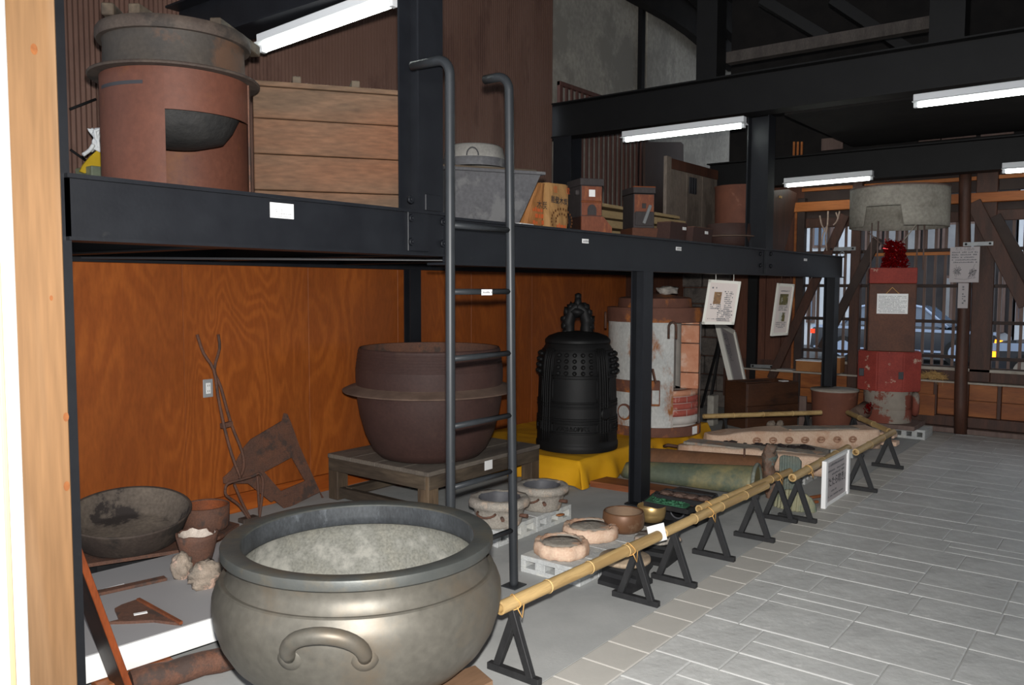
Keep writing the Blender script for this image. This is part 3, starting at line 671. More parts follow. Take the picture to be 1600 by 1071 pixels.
# plough frame of bent rods (leans on the plywood)
def PYs(l, Y, y2=None):
    n = len(l); return [PY(u, v, Y+((y2-Y)*i/(n-1) if y2 is not None else 0)) for i, (u, v) in enumerate(l)]
def smooth(pts, k=4):
    pts = [Vector(p) for p in pts]; out = []
    for i in range(len(pts)-1):
        p0 = pts[max(i-1, 0)]; p1 = pts[i]; p2 = pts[i+1]; p3 = pts[min(i+2, len(pts)-1)]
        for j in range(k):
            t_ = j/k; out.append(.5*((2*p1)+(p2-p0)*t_+(2*p0-5*p1+4*p2-p3)*t_*t_+(3*p1-p0-3*p2+p3)*t_**3))
    out.append(pts[-1]); return out
YPL = 4.62; foot = PY(380, 808, YPL)
t = thing('plough_frame', 'rusty bent-rod plough with forked handles leaning by the wall outlet', 'plough', (foot.x, foot.y, 0))
def rod(nm, l, r=.009, Y=YPL, y2=None): part(nm, tube(NB(), smooth(PYs(l, Y, y2), 3), r, 8), M['rust'], t)
rod('handle', [(308, 523), (318, 552), (334, 578), (341, 620), (350, 665), (362, 710), (376, 747)], .0095, 4.78, YPL)
rod('handle', [(341, 523), (343, 545), (335, 578), (345, 605), (361, 662), (378, 705), (381, 730), (374, 748)], .0095, 4.80, YPL)
part('clamp', bar(NB(), PY(346, 666, 4.69), PY(362, 662, 4.69), .03, .03), M['rust'], t)
rod('rod', [(352, 765), (356, 756), (376, 750), (396, 744), (405, 740), (411, 752), (409, 780), (405, 812)])
rod('rod', [(352, 765), (354, 775), (374, 790), (390, 813)], .009); rod('rod', [(366, 757), (378, 785), (392, 812)], .009); rod('rod', [(402, 744), (404, 775), (406, 810)], .009, YPL+.05)
p = PY(383, 812, YPL+.02); bm = NB(); box(bm, p.x-.03, p.x+.09, p.y-.03, p.y+.04, 0, .03, .005); part('shoe', bm, M['iron'], t)
# cut sheet leaning on the wall
oc = [(349, 747), (362, 735), (381, 700), (392, 687), (441, 658), (444, 646), (449, 647), (455, 661), (468, 697), (498, 764), (510, 785), (506, 786), (500, 769), (461, 789), (445, 796), (429, 782), (424, 785), (388, 756), (350, 756)]
hole = [(413, 738), (456, 715), (477, 752), (439, 768)]
t = thing('rusty_sheet', 'rusty iron sheet with a square cut-out leaning on the plywood', 'sheet iron', PY(440, 795, 4.74))
def lean(u, v): return PY(u, v, 4.86-.13*(v-646)/150)
bm = NB(); o3 = [lean(*q) for q in oc]; h3 = [lean(*q) for q in hole]
vo = [bm.verts.new(p) for p in o3]; vh = [bm.verts.new(p) for p in h3]
eo = [bm.edges.new((vo[i], vo[(i+1) % len(vo)])) for i in range(len(vo))]; eh = [bm.edges.new((vh[i], vh[(i+1) % 4])) for i in range(4)]
r = bmesh.ops.triangle_fill(bm, use_beauty=True, edges=eo+eh); fs = [f for f in r['geom'] if isinstance(f, bmesh.types.BMFace)]
ex = bmesh.ops.extrude_face_region(bm, geom=fs); bmesh.ops.translate(bm, vec=(0, .008, 0), verts=[v for v in ex['geom'] if isinstance(v, bmesh.types.BMVert)])
part('sheet', bm, M['rust'], t)
# outlet
p = PY(324.5, 607, YW); t = thing('wall_outlet', 'grey double wall outlet on the plywood wall', 'outlet', (p.x, YW, p.z))
M['greypl'] = mat('grey_plastic', s(150, 152, 154), rough=.4)
bm = NB(); box(bm, p.x-.036, p.x+.036, YW-.007, YW, p.z-.06, p.z+.06, .003); part('plate', bm, M['greypl'], t)
bm = NB(); box(bm, p.x-.017, p.x+.017, YW-.011, YW-.006, p.z-.036, p.z+.036, .002); so = part('socket', bm, M['white'], t)
for dz in (.018, -.018):
    for dx in (-.006, .006):
        bm = NB(); box(bm, p.x+dx-.0015, p.x+dx+.0015, YW-.0115, YW-.0108, p.z+dz-.006, p.z+dz+.006); part('slot', bm, M['ink'], so)
# log and leaning plank
a = G(205, 1068, .05); b = G(420, 1010, .05); a.z = b.z = .048
bm = tube(NB(), [a+(b-a)*k/8+Vector((0, 0, .004*math.sin(k*2.1))) for k in range(9)], [.047, .05, .048, .05, .047, .049, .05, .048, .047], 16); solo('rusty_pipe', bm, M['rust'], 'rusty brown log-like pipe on the floor left of the basin', 'pipe', a)
t = thing('leaning_plank', 'dark red plank with an orange edge leaning at the left', 'plank', (1.56, 3.0, 0))
a = G(170, 1076, .0); a.y = 2.965; b = Vector((1.285, 2.965, .66)); dd = (b-a)
Mq = frame(a, b, (0, 1, 0)); L = dd.length
bm = NB(); box(bm, 0, L, -.011, .011, -.046, .085, .003, Mq); part('board', bm, M['redwood'], t)
M['edgewood'] = mat('orange_plank_edge', s(134, 66, 32), s(92, 44, 22), 6, .4, st=(3, 3, .4), fine=.4)  # edge strip orange, plank face much darker
bm = NB(); sgz = -1 if (Mq.to_3x3() @ Vector((0, 0, 1))).y > 0 else 1
box(bm, 0, L, -.012, .012, sgz*.052-.004, sgz*.052+.004, .002, Mq); part('edge', bm, M['edgewood'], t, label='orange front edge')
# ---------------------------------------------------------------- flanged cauldron on its stand
ZTb = .332
tx0, tx1, ty0, ty1 = 3.86, 5.10, 3.70, 4.71
t = thing('low_stand', 'low old grey wooden stand carrying the flanged cauldron', 'stand', ((tx0+tx1)/2, (ty0+ty1)/2, 0))
w = (ty1-ty0)/4
for i in range(4):
    bm = NB(); box(bm, tx0, tx1, ty0+i*w+.002, ty0+(i+1)*w-.002, ZTb-.03, ZTb, .003); part('top_plank', bm, M['tablet'], t)
bm = NB(); box(bm, tx0+.01, tx1-.01, ty0+.0, ty0+.03, ZTb-.12, ZTb-.03, .003); part('apron', bm, M['oldwood'], t)
bm = NB(); box(bm, tx0, tx0+.03, ty0+.03, ty1-.01, ZTb-.12, ZTb-.03, .003); part('apron', bm, M['oldwoody'], t)
bm = NB(); box(bm, tx0+.01, tx1-.01, ty1-.03, ty1, ZTb-.12, ZTb-.03, .003); part('apron', bm, M['oldwood'], t)
bm = NB(); box(bm, tx1-.03, tx1, ty0+.03, ty1-.03, ZTb-.12, ZTb-.03, .003); part('apron', bm, M['oldwoody'], t)
for x in (tx0+.004, tx1-.104):
    for y in (ty0+.004, ty1-.104):
        bm = NB(); box(bm, x, x+.1, y, y+.1, 0, ZTb-.03, .004); part('leg', bm, M['oldwoodz'], t)
bm = NB(); box(bm, tx0+.05, tx1-.05, ty1-.2, ty1-.14, .04, .10, .003); part('stretcher', bm, M['oldwood'], t)
bm = NB(); box(bm, tx0+.02, tx0+.07, ty0+.1, ty1-.1, .02, .09, .003); part('stretcher', bm, M['oldwoody'], t)
p = PY(763, 727, ty0); bm = NB(); box(bm, p.x-.042, p.x+.042, ty0-.003, ty0-.0002, p.z-.033, p.z+.033); part('label_card', bm, M['card'], t, label='blank white card on the apron')
cc = CF(672, 727, ZTb, .32)
t = thing('flanged_cauldron', 'huge brown iron cauldron with a flange, on the low wooden stand', 'cauldron', cc)
Mc = Matrix.Translation(cc) @ Matrix.Diagonal((.965, .965, .955, 1)); k = PXM(cc+Vector((0, 0, .35)))
prof = [(0, .0), (.30, .0), (.37, .018), (.42, .07), (.475, .19), (.513, .33), (.53, .43), (.533, .50)]
part('lower_body', lathe(NB(), prof, 96, M=Mc), M['cauld'], t)
part('flange', sharp(lathe(NB(), [(.533, .50), (.60, .498), (.635, .502), (.638, .512), (.60, .530), (.545, .545), (.537, .55)], 96, M=Mc), 50), M['dust'], t, label='dusty projecting flange')
up = [(.537, .55), (.541, .60), (.541, .66)]
for q in range(6): up += [(.541-.003*q, .672+q*.022), (.5345-.003*q, .676+q*.022), (.5345-.003*q, .682+q*.022), (.540-.003*q, .687+q*.022)]
up += [(.517, .815), (.513, .822), (.503, .82)]
part('upper_wall', lathe(NB(), up, 96, M=Mc), M['cauld'], t)
part('inside', lathe(NB(), [(.503, .82), (.50, .76), (.52, .6), (.51, .4), (.46, .2), (.36, .06), (0, .04)], 64, M=Mc), M['rust'], t)
# ---------------------------------------------------------------- ladder
LF = Vector((3.30, 2.56, 0)); 
PR = lambda u, v: PY(u, v, 2.565)
t = thing('steel_ladder', 'tall black tube ladder hooked onto the deck', 'ladder', (LF.x-.2, 2.56, 0))
xr0, xr1 = PR(803, 917).x, PR(795, 240).x
xl0, xl1 = PR(704, 780).x, PR(703, 240).x
rr = .0225
def rail(x0, x1, ztop, yback, zb):
    pts = [(x0, 2.565, 0), (x0, 2.565, .02), ((x0+x1)/2, 2.565, 1.0), (x1, 2.565, ztop-.09)]
    for k_ in range(1, 8):
        a = PI/2*k_/7; pts.append((x1, 2.565+.075*(1-math.cos(a)), ztop-.09+.075*math.sin(a)))
    pts.append((x1, yback, ztop-.015)); return tube(NB(), pts, rr, 14)
zl = PR(698, 88).z; zr = PR(797, 117).z
M['ladder'] = mat('satin_black_tube', (.022, .025, .028), (.028, .031, .035), 8, .42, patch=(.05, .05, .05), pscale=14, plo=.66, phi=.72)
part('side_rail', rail(xl0, xl1, zl+.012, 2.80, 0), M['ladder'], t)
rt_ = part('side_rail', rail(xr0, xr1, zr+.012, 2.72, 0), M['ladder'], t)
bm = NB(); box(bm, xr0-.05, xr0+.05, 2.52, 2.61, 0, .006); part('foot_plate', bm, M['ladder'], rt_)
for v0, v1 in ((456, 456), (560, 553), (664, 652), (758, 741), (855, 838), (355, 357)):
    a = PR(706, v0); b = PR(800, v1); zc = (PR(753, (v0+v1)/2)).z
    bm = tube(NB(), [(a.x, 2.565, zc), (b.x, 2.565, zc)], .014, 8)
    r_ = part('rung', bm, M['ladder'], t)
    if v0 == 456:
        p = PR(757, 457); bm = NB(); box(bm, p.x-.038, p.x+.038, 2.548, 2.552, p.z-.014, p.z+.014); q = part('card', bm, M['card'], r_, label='white card with small print')
        part('print', printlines(NB(), (p.x-.032, 2.548, p.z-.004), (1, 0, 0), (0, 0, 1), .064, 1, .012, .009, seed=3), M['faint'], r_, recalc=False)
# ---------------------------------------------------------------- cards on the beam
def beamcard(u0, v0, u1, v1, label, rows, Y=YB):
    a = PY(u0, v1, Y-.001); b = PY(u1, v0, Y-.001); c = (a+b)/2
    t = thing('label_card', label, 'card', (c.x, Y-.001, c.z), 0, 'white cards on the deck beam')
    bm = NB(); box(bm, a.x, b.x, Y-.003, Y-.0005, a.z, b.z, .0006); part('sheet', bm, M['card'], t)
    if rows == 'big':
        bm = NB()
        for u in (430.5, 438): p = PY(u, 329, Y); printlines(bm, (p.x-.006, Y-.003, p.z), (1, 0, 0), (0, 0, 1), .010, 2, .007, .006, rag=0, seed=int(u))
        p = PY(429, 334.5, Y); part('print', printlines(bm, (p.x, Y-.003, p.z), (1, 0, 0), (0, 0, 1), .075, 2, .011, .006, seed=4), M['faint'], t, recalc=False)
    elif rows: part('print', printlines(NB(), (a.x+.008, Y-.003, c.z-.006), (1, 0, 0), (0, 0, 1), b.x-a.x-.016, 1, .012, .013, seed=6), M['faint'], t, recalc=False)
beamcard(422, 319.5, 458.5, 340, 'largest white card on the black beam below the crate', 'big')
beamcard(909.5, 374, 919.5, 380, 'small white card on the beam below the striped wooden box', 1)
beamcard(1056, 386.5, 1064.5, 391.5, 'small white card on the beam between the two hanging pictures', 1)
beamcard(1256, 404.5, 1261, 408, 'small white card on the far end of the black beam', 0)
# ---------------------------------------------------------------- trestles and bamboo rails
def trestle(x, y, label, rz=0., first=None, group='black A-frame trestles'):
    if first: return dup(first, (x, y, 0), rz, label, group)
    t = thing('trestle', label, 'trestle', (x, y, 0), rz, group)
    H = .285
    bm = NB(); box(bm, -.0155, .0155, -.128, .128, 0, .029, .002); part('base_bar', bm, M['trest'], t, world=False)
    for sg in (-1, 1):
        bm = NB(); bar(bm, (.0 + .004*sg, sg*.088, .022), (.004*sg, -sg*.012, H), .032, .026, (1, 0, 0), .002); part('leg', bm, M['trest'], t, world=False)
    return t
YT = 1.945
lab = ['black wooden A-frame trestle nearest the bronze basin', 'black wooden A-frame trestle in front of the black spool block', 'black wooden A-frame trestle right of the card between two bamboo poles',
 'black wooden A-frame trestle where the two bamboo poles lie side by side', 'black wooden A-frame trestle just left of the crossing pair', 'black wooden A-frame trestle, left one of the crossing pair', 'black wooden A-frame trestle, right one of the crossing pair',
 'black wooden A-frame trestle right of the white signboard', 'black wooden A-frame trestle at the outer corner of the railing']
pos = [(2.522, 1.952), (3.518, 1.966), (3.867, 1.935), (4.379, 1.945), (4.859, 1.895), (5.36, 1.93), (5.44, 1.83), (6.55, 1.735), (7.54, 1.775)]
t0 = trestle(*pos[0], lab[0])
for p_, l_ in list(zip(pos, lab))[1:]: trestle(*p_, l_, first=t0)
a7, b7 = G(1133, 650, .295), G(1262, 646, .295); rz7 = math.atan2(b7.y-a7.y, b7.x-a7.x)
trestle(a7.x, a7.y, 'black wooden A-frame trestle under the left end of the far bamboo pole', rz7, t0); trestle(b7.x-.02, b7.y, 'black wooden A-frame trestle under the far bamboo pole beside the end post', rz7, t0)
a6 = G(1334, 649, .295); trestle(a6.x, a6.y, 'black wooden A-frame trestle at the back end of the cross bamboo pole', R(55), t0)
M['node'] = mat('pale_bamboo_node', s(222, 190, 132), s(206, 170, 112), 20, .6)
def bamboo(p, q, r, label, ties=(), z=.312, joints=.3, m='bamboo', holl=True):
    p, q = G(*p, z) if len(p) == 2 else Vector(p), G(*q, z) if len(q) == 2 else Vector(q); L = (q-p).length; d = (q-p).normalized()
    t = thing('bamboo_pole', label, 'bamboo pole', (p+q)/2, 0, 'bamboo poles of the railing')
    pts, rs = [], []; n = max(2, int(L/joints)); 
    for i in range(n+1):
        x = L*i/n
        if 0 < i < n:
            for dx, k in ((-.012, 1.), (-.003, 1.07), (.0, .98), (.003, 1.06), (.012, 1.)): pts.append(p+d*(x+dx)); rs.append(r*k)
        else: pts.append(p+d*x); rs.append(r)
    bm = tube(NB(), pts, rs, 16, cap=False)
    for a, b, s_ in ((p, d, 1), (q, -d, -1)):         # hollow ends
        Mx = frame(a, a+b); n_ = 16
        o_ = [bm.verts.new(Mx @ Vector((0, r*math.cos(2*PI*k/n_), r*math.sin(2*PI*k/n_)))) for k in range(n_)]
        i_ = [bm.verts.new(Mx @ Vector((0, r*.66*math.cos(2*PI*k/n_), r*.66*math.sin(2*PI*k/n_)))) for k in range(n_)]
        e_ = [bm.verts.new(Mx @ Vector((.05, r*.62*math.cos(2*PI*k/n_), r*.62*math.sin(2*PI*k/n_)))) for k in range(n_)]
        for k in range(n_):
            k2 = (k+1) % n_; bm.faces.new((o_[k], o_[k2], i_[k2], i_[k])); bm.faces.new((i_[k], i_[k2], e_[k2], e_[k]))
        bm.faces.new(e_)
    part('culm', bm, M[m], t)
    for i in range(1, n):
        c = p+d*(L*i/n); Mx = frame(c, c+d); part('node', tube(NB(), [Mx @ Vector((0, (r*1.03)*math.cos(2*PI*k/14), (r*1.03)*math.sin(2*PI*k/14))) for k in range(14)], .0032, 5, closed=True), M['node'], t)
    for x in ties:
        c = G(*x, z) if isinstance(x, tuple) else p+d*x
        c = p+d*((c-p).dot(d)); Mx = frame(c, c+d); bm = NB()
        for off in (-.004,):
            tube(bm, [Mx @ Vector((off+.01*math.sin(k), (r+.003)*math.cos(2*PI*k/14), (r+.003)*math.sin(2*PI*k/14))) for k in range(14)], .0024, 5, closed=True)
        # hanging loop of the tie in front of the trestle
        tube(bm, [Mx @ Vector((-.02, -r-.004, -.01)), Mx @ Vector((0, -r-.012, -r-.028)), Mx @ Vector((.022, -r-.004, -.008))], .0026, 5)
        part('string_tie', bm, M['string'], t)
    return t
ZB = .308
bamboo((781, 951), (1028, 838), .027, 'bamboo pole nearest the bronze basin, ending at the white card', ties=((805, 941), (987, 859)), z=ZB)
bamboo((1037, 833), (1197, 759), .025, 'bamboo pole running from the white card past the trays', ties=((1107, 800),), z=ZB)
bamboo((1092, 796), (1234, 737), .0225, 'bamboo pole lying tight behind the one beside the green tray', ties=((1106, 790), (1215, 745)), z=ZB)
bamboo((1238, 747), (1325, 700), .027, 'bamboo pole above the white signboard with a hollow near end', ties=((1262, 734),), z=ZB)
bamboo((1337, 707), (1396, 675), .026, 'bamboo pole right of the white signboard', z=ZB)
bamboo((1325, 645), (1389, 674), .024, 'dark bamboo pole closing the corner of the railing', z=ZB+.005)
bamboo((1099, 651), (1283, 645), .023, 'far bamboo pole in front of the dark wooden chest', z=ZB)
p = G(1030, 838, .30); t = thing('label_card', 'white card hanging between the two nearest bamboo poles', 'card', p)
d = Vector((.93, -.36, 0)).normalized(); up = Vector((.1, .1, .96))
cpx = [G(1020, 831, .315), None]
bm = NB(); bar(bm, p+Vector((-.055, .03, .01)), p+Vector((.04, -.012, .018)), .005, .085, up=(.2, .2, 1)); part('sheet', bm, M['card'], t)
# ---------------------------------------------------------------- cloth-covered base, bell, furnace
bz = .2
X0, X1, Y0, Y1 = 5.30, 7.62, 3.47, 4.86
t = thing('cloth_base', 'low base draped in bright yellow cloth under the bell and the furnace', 'display base', (6.4, 4.1, 0))
bm = NB(); box(bm, X0+.03, X1-.03, Y0+.03, Y1, 0, bz-.02); part('plinth', bm, M['oldwood'], t)
def cloth():
    bm = NB(); nx, ny = 150, 80; g = {}
    def f(i, j):      # parameters run past the plinth edge and drop
        u = X0-.22+(X1-X0+.44)*i/nx; v = Y0-.24+(Y1-Y0+.24)*j/ny
        x, y, z = u, v, bz
        ox = max(X0-u, u-X1, 0); oy = max(Y0-v, 0)
        if ox > 0 or oy > 0:
            x = min(max(u, X0), X1); y = max(v, Y0); dr = min(max(ox, oy)+.3*min(ox, oy), .19)
            fl = (.5+.5*math.sin((v if ox > oy else u)*19+noise.noise(Vector((u*2, v*2, 0)))*5))**1.6; k = dr/.2
            if ox > 0: x += (1 if u > X1 else -1)*(.012+.085*fl*k+.03*k)*min(1, ox/.05)
            if oy > 0: y -= (.012+.07*fl*k+.025*k)*min(1, oy/.05)
            z = bz-dr
        else: z += .006*noise.noise(Vector((u*4, v*4, 1)))+.012*max(0, noise.noise(Vector((u*7, v*2.4, 5))))
        return (x, y, max(z, .008))
    for i in range(nx+1):
        for j in range(ny+1): g[i, j] = bm.verts.new(f(i, j))
    for i in range(nx):
        for j in range(ny):
            q = bm.faces.new((g[i, j], g[i+1, j], g[i+1, j+1], g[i, j+1])); q.smooth = True
    return bm
part('cloth', cloth(), M['yellow'], t, label='yellow cloth with hanging folds')
# bell
rb_ = .335; c = CF(901, 711, bz+.01, rb_); c.z = bz+.012
t = thing('temple_bell', 'black bronze temple bell with rows of knobs, on yellow cloth', 'bell', c)
Mb = Matrix.Translation(c); hs = 1.0
def bd(z): return [(0, .335), (.05, .337), (.30, .330), (.60, .322), (.78, .305), (.86, .272)] 
def br(z):
    pr = [(0, .338), (.06, .334), (.3, .328), (.55, .322), (.72, .309), (.80, .295), (.88, .262)]
    for (a, ra), (b, rb) in zip(pr[:-1], pr[1:]):
        if a <= z <= b: return ra+(rb-ra)*(z-a)/(b-a)
    return pr[-1][1]
prof = [(.0, .012), (.30, .0), (.338, .004), (.342, .03), (.341, .06), (.334, .068)]
for z in (.08, .1, .12): prof.append((br(z), z))
for z0 in (.155, .245, .265, .36, .385): prof += [(br(z0), z0), (br(z0)+.007, z0+.004), (br(z0)+.007, z0+.012), (br(z0+.016), z0+.016)]
for z in (.5, .62, .72, .78, .84): prof.append((br(z), z))
prof += [(.258, .872), (.27, .878), (.272, .895), (.266, .905), (.24, .93), (.17, .955), (.08, .968), (0, .97)]
part('body', sharp(lathe(NB(), prof, 80, M=Mb), 40), M['bell'], t)
ca = math.atan2(-c.y, -c.x)          # direction to the visitor
def onb(a, z, dr=0.): r_ = br(z)+dr; return c+Vector((r_*math.cos(a), r_*math.sin(a), z))
for sec in range(4):
    am = ca+R(-4)+sec*PI/2
    bm = NB()          # raised frames of one panel
    for z0, z1, hw in ((.41, .60, 33), (.62, .82, 35), (.165, .235, 33)):
        for zz_ in (z0, z1): tube(bm, [onb(am+R(hw*(k/8-1)), zz_, .003) for k in range(17)], .005, 5)
        for s_ in (-1, 1): tube(bm, [onb(am+R(hw*s_), z0+(z1-z0)*k/4, .003) for k in range(5)], .005, 5)
    for s_ in (-1, 1):
        for o_ in (38, 43): tube(bm, [onb(am+R(o_*s_), .09+(.75)*k/8, .004) for k in range(9)], .006, 5)
    fr = part('panel_frame', bm, M['bell'], t)
    for i in range(4):
        for j in range(5):
            a = am+R(-24+12*j); z = .645+.048*i; p = onb(a, z, .0); n = Vector((math.cos(a), math.sin(a), 0))
            bm = NB(); blob(bm, p+n*.012, .0185, 2, 0); tube(bm, [p, p+n*.02, p+n*.034], [.016, .014, .006], 8); part('knob', bm, M['bell'], fr)
    # relief scrolls on the lower band and striking disc
    bm = NB()
    for q in range(9):
        pts = [onb(am+R(-22+q*5+3*math.cos(k*.9)), .20+.018*math.sin(k*1.3+q), .004) for k in range(8)]; tube(bm, pts, .004, 4)
    part('relief', bm, M['bell'], t)
for a in (ca+R(43), ca-R(137)):
    n = Vector((math.cos(a), math.sin(a), 0)); p = onb(a, .315, 0); part('striking_disc', tube(NB(), [p-n*.01, p+n*.014, p+n*.02], [.052, .052, .035], 20), M['bell'], t)
# dragon loop on top
side = Vector((-math.sin(ca), math.cos(ca), 0))
bm = NB(); top = c+Vector((0, 0, .955))
for s_ in (-1, 1):
    l = [top+side*s_*.068+Vector((0, 0, -.01)), top+side*s_*.072+Vector((0, 0, .05)), top+side*s_*.074+Vector((0, 0, .10)), top+side*s_*.058+Vector((0, 0, .16)), top+side*s_*.03+Vector((0, 0, .205)), top+Vector((0, 0, .215))]
    tube(bm, smooth(l, 3), [.046, .044, .045, .048, .05, .052, .053, .052, .050, .048, .047, .046, .045, .044, .043, .042], 8)
    for k_ in range(5): blob(bm, l[k_]+side*s_*.03+Vector((0, 0, .01)), .034, 2, .6, 3, (1, 1, 1), k_*3+s_)
blob(bm, top+Vector((0, 0, .175)), .068, 2, .4, 4, (1, 1, .8), 2)
jitter(bm, .012, 26, 3); part('dragon_loop', bm, M['bell'], t, label='dragon shaped hanging loop')
bm = NB(); tube(bm, [top+Vector((0, 0, .20)), top+Vector((0, 0, .26)), top+Vector((0, 0, .30))], [.045, .03, .022], 8); blob(bm, top+Vector((0, 0, .30)), .03, 2, .3, 4); part('jewel', bm, M['bell'], t)
# furnace with a cut-away side
RF = .425; c = CF(1020, 686, bz, RF); c.z = bz+.012; Mf = Matrix.Translation(c); cf = math.atan2(-c.y, -c.x)
t = thing('cutaway_furnace', 'rusty white cylindrical melting furnace cut open to show its brick lining', 'furnace', c)
M['furnw'] = mat('chalky_white_iron', s(196, 196, 192), s(168, 170, 168), 4, .75, patch=s(150, 92, 46), pscale=2.6, plo=.51, phi=.60, bump=.1, st=(1, 1, .6), fine=.3)
M['furnr'] = mat('brown_rust_band', s(112, 74, 60), s(96, 62, 50), 7, .8, patch=s(176, 106, 46), pscale=4, plo=.50, phi=.62, bump=.2)
M['brickr'] = mat('red_brick', s(176, 88, 76), s(156, 76, 64), 9, .9, patch=s(206, 160, 146), pscale=6, plo=.58, phi=.66, bump=.3)
M['bricko'] = mat('orange_fire_brick', s(206, 150, 120), s(190, 128, 98), 8, .9, patch=s(214, 176, 154), pscale=5, bump=.2)
M['lining'] = mat('pale_refractory', s(206, 198, 190), s(184, 180, 174), 5, .9, bump=.15)
A = lambda deg: cf+R(deg)           # 0 = towards the visitor, positive = left in the picture? (counter-clockwise)
w0, w1 = A(24), A(76)               # open wedge, right side of the picture
HF = 1.15
def arcshell(r0, r1, z0, z1, a0, a1, n=48):
    bm = NB()
    lathe(bm, [(r1, z0), (r1, z1), (r0, z1), (r0, z0), (r1, z0)], n, a0, a1, M=Mf)
    return bm
part('shell', sharp(arcshell(RF-.012, RF, .075, HF-.12, w1, w0+2*PI, 64), 40), M['furnw'], t)
part('base_ring', sharp(arcshell(RF-.02, RF+.012, 0, .085, 0, 2*PI, 64), 40), M['furnr'], t)
part('top_ring', sharp(arcshell(RF-.06, RF+.014, HF-.13, HF, 0, 2*PI, 64), 40), M['furnr'], t)
part('middle_band', sharp(arcshell(RF-.01, RF+.008, .39, .50, A(-120), A(6), 30), 40), M['furnr'], t)
part('lid', sharp(lathe(NB(), [(0, HF+.13), (.12, HF+.115), (.31, HF+.09), (.335, HF+.08), (.34, HF), (.31, HF)], 48, M=Mf), 40), M['furnr'], t)
M['ash'] = mat('grey_ash_lump', s(170, 164, 156), s(136, 130, 124), 10, .9, bump=.5)
bm = NB(); blob(bm, c+Vector((.05, -.1, HF+.15)), .085, 3, .5, 3, (1.4, 1, .5), 4); part('ash_lump', bm, M['ash'], t)
part('lining', sharp(arcshell(.20, .25, .40, HF-.13, w1-.02, w0+2*PI+.02, 48), 40), M['lining'], t)
part('floor_fill', sharp(lathe(NB(), [(0, .0), (RF-.03, 0), (RF-.03, .40), (0, .40)], 40, M=Mf), 40), M['lining'], t)
def radial(a, r0, r1, z0, z1, th, m, nm, off=0.):
    n = Vector((math.cos(a), math.sin(a), 0)); sd = Vector((-math.sin(a), math.cos(a), 0))
    bm = NB(); bar(bm, c+n*r0+sd*off+Vector((0, 0, (z0+z1)/2)), c+n*r1+sd*off+Vector((0, 0, (z0+z1)/2)), th, z1-z0, bev=.004); return part(nm, bm, M[m], t)
zs = [.40, .55, .82, .99, HF-.135]
for z0, z1 in zip(zs[:-1], zs[1:]):
    radial(w1, .25, RF-.012, z0+.004, z1-.004, .05, 'bricko', 'brick', .025)
    radial(w0, .25, RF-.012, z0+.004, z1-.004, .03, 'bricko', 'brick', -.015)
# brick hearth in the opening: curved courses
rows_ = [(.10, .175, 'lining'), (.175, .235, 'brickr'), (.235, .295, 'brickr'), (.295, .355, 'brickr'), (.355, .41, 'bricko')]
for i, (z0, z1, m_) in enumerate(rows_):
    sp = [w0, w0+(w1-w0)*(.42 if i % 2 else .6), w1]
    for a0, a1 in zip(sp[:-1], sp[1:]): part('brick', arcshell(RF-.10, RF-.012, z0+.004, z1-.004, a0+.008, a1-.008, 6), M[m_], t)
def hook(a, z):
    n = Vector((math.cos(a), math.sin(a), 0)); sd = Vector((-math.sin(a), math.cos(a), 0)); p = c+n*(RF+.03)+Vector((0, 0, z))
    part('lifting_hook', tube(NB(), [p-sd*.035+Vector((0, 0, -.10)), p-sd*.035]+[p+sd*.035*math.cos(PI-PI*k/8)+Vector((0, 0, .045*math.sin(PI*k/8))) for k in range(9)]+[p+sd*.035+Vector((0, 0, -.10))], .011, 6), M['rust'], t)
hook(A(-84), HF-.10); hook(A(20), HF-.17)
n = Vector((math.cos(A(-36)), math.sin(A(-36)), 0)); p = c+n*(RF+.004)+Vector((0, 0, .21)); bm = tube(NB(), [p-n*.01, p+n*.012], .075, 24); hd = part('inspection_door', bm, M['furnr'], t)
bm = tube(NB(), [p+n*.01, p+n*.017], .058, 24); part('door_face', bm, M['furnw'], hd)
n = Vector((math.cos(A(2)), math.sin(A(2)), 0)); sd = Vector((-n.y, n.x, 0)); p = c+n*(RF+.03)+Vector((0, 0, .40))
bm = NB(); box(bm, -.05, .05, -.04, .04, -.11, .11, .006, Matrix.Translation(p) @ Matrix.Rotation(A(2), 4, 'Z')); tb_ = part('tap_box', bm, M['furnr'], t)
part('lever', bar(NB(), p+n*.05+Vector((0, 0, .09)), p+n*.06-sd*.03+Vector((0, 0, .22)), .03, .015), M['rust'], tb_)
bm = NB(); box(bm, .05, .056, -.03, .03, -.09, .03, .0, Matrix.Translation(p) @ Matrix.Rotation(A(2), 4, 'Z')); part('pale_plate', bm, M['furnw'], tb_)
a = A(58); n = Vector((math.cos(a), math.sin(a), 0)); sd = Vector((-n.y, n.x, 0)); p = c+n*(RF+.0135)+Vector((0, 0, .045)); bm = NB(); bar(bm, p-sd*.04, p+sd*.04, .003, .07, (0, 0, 1)); part('card', bm, M['card'], t, label='blank white card on the base ring')

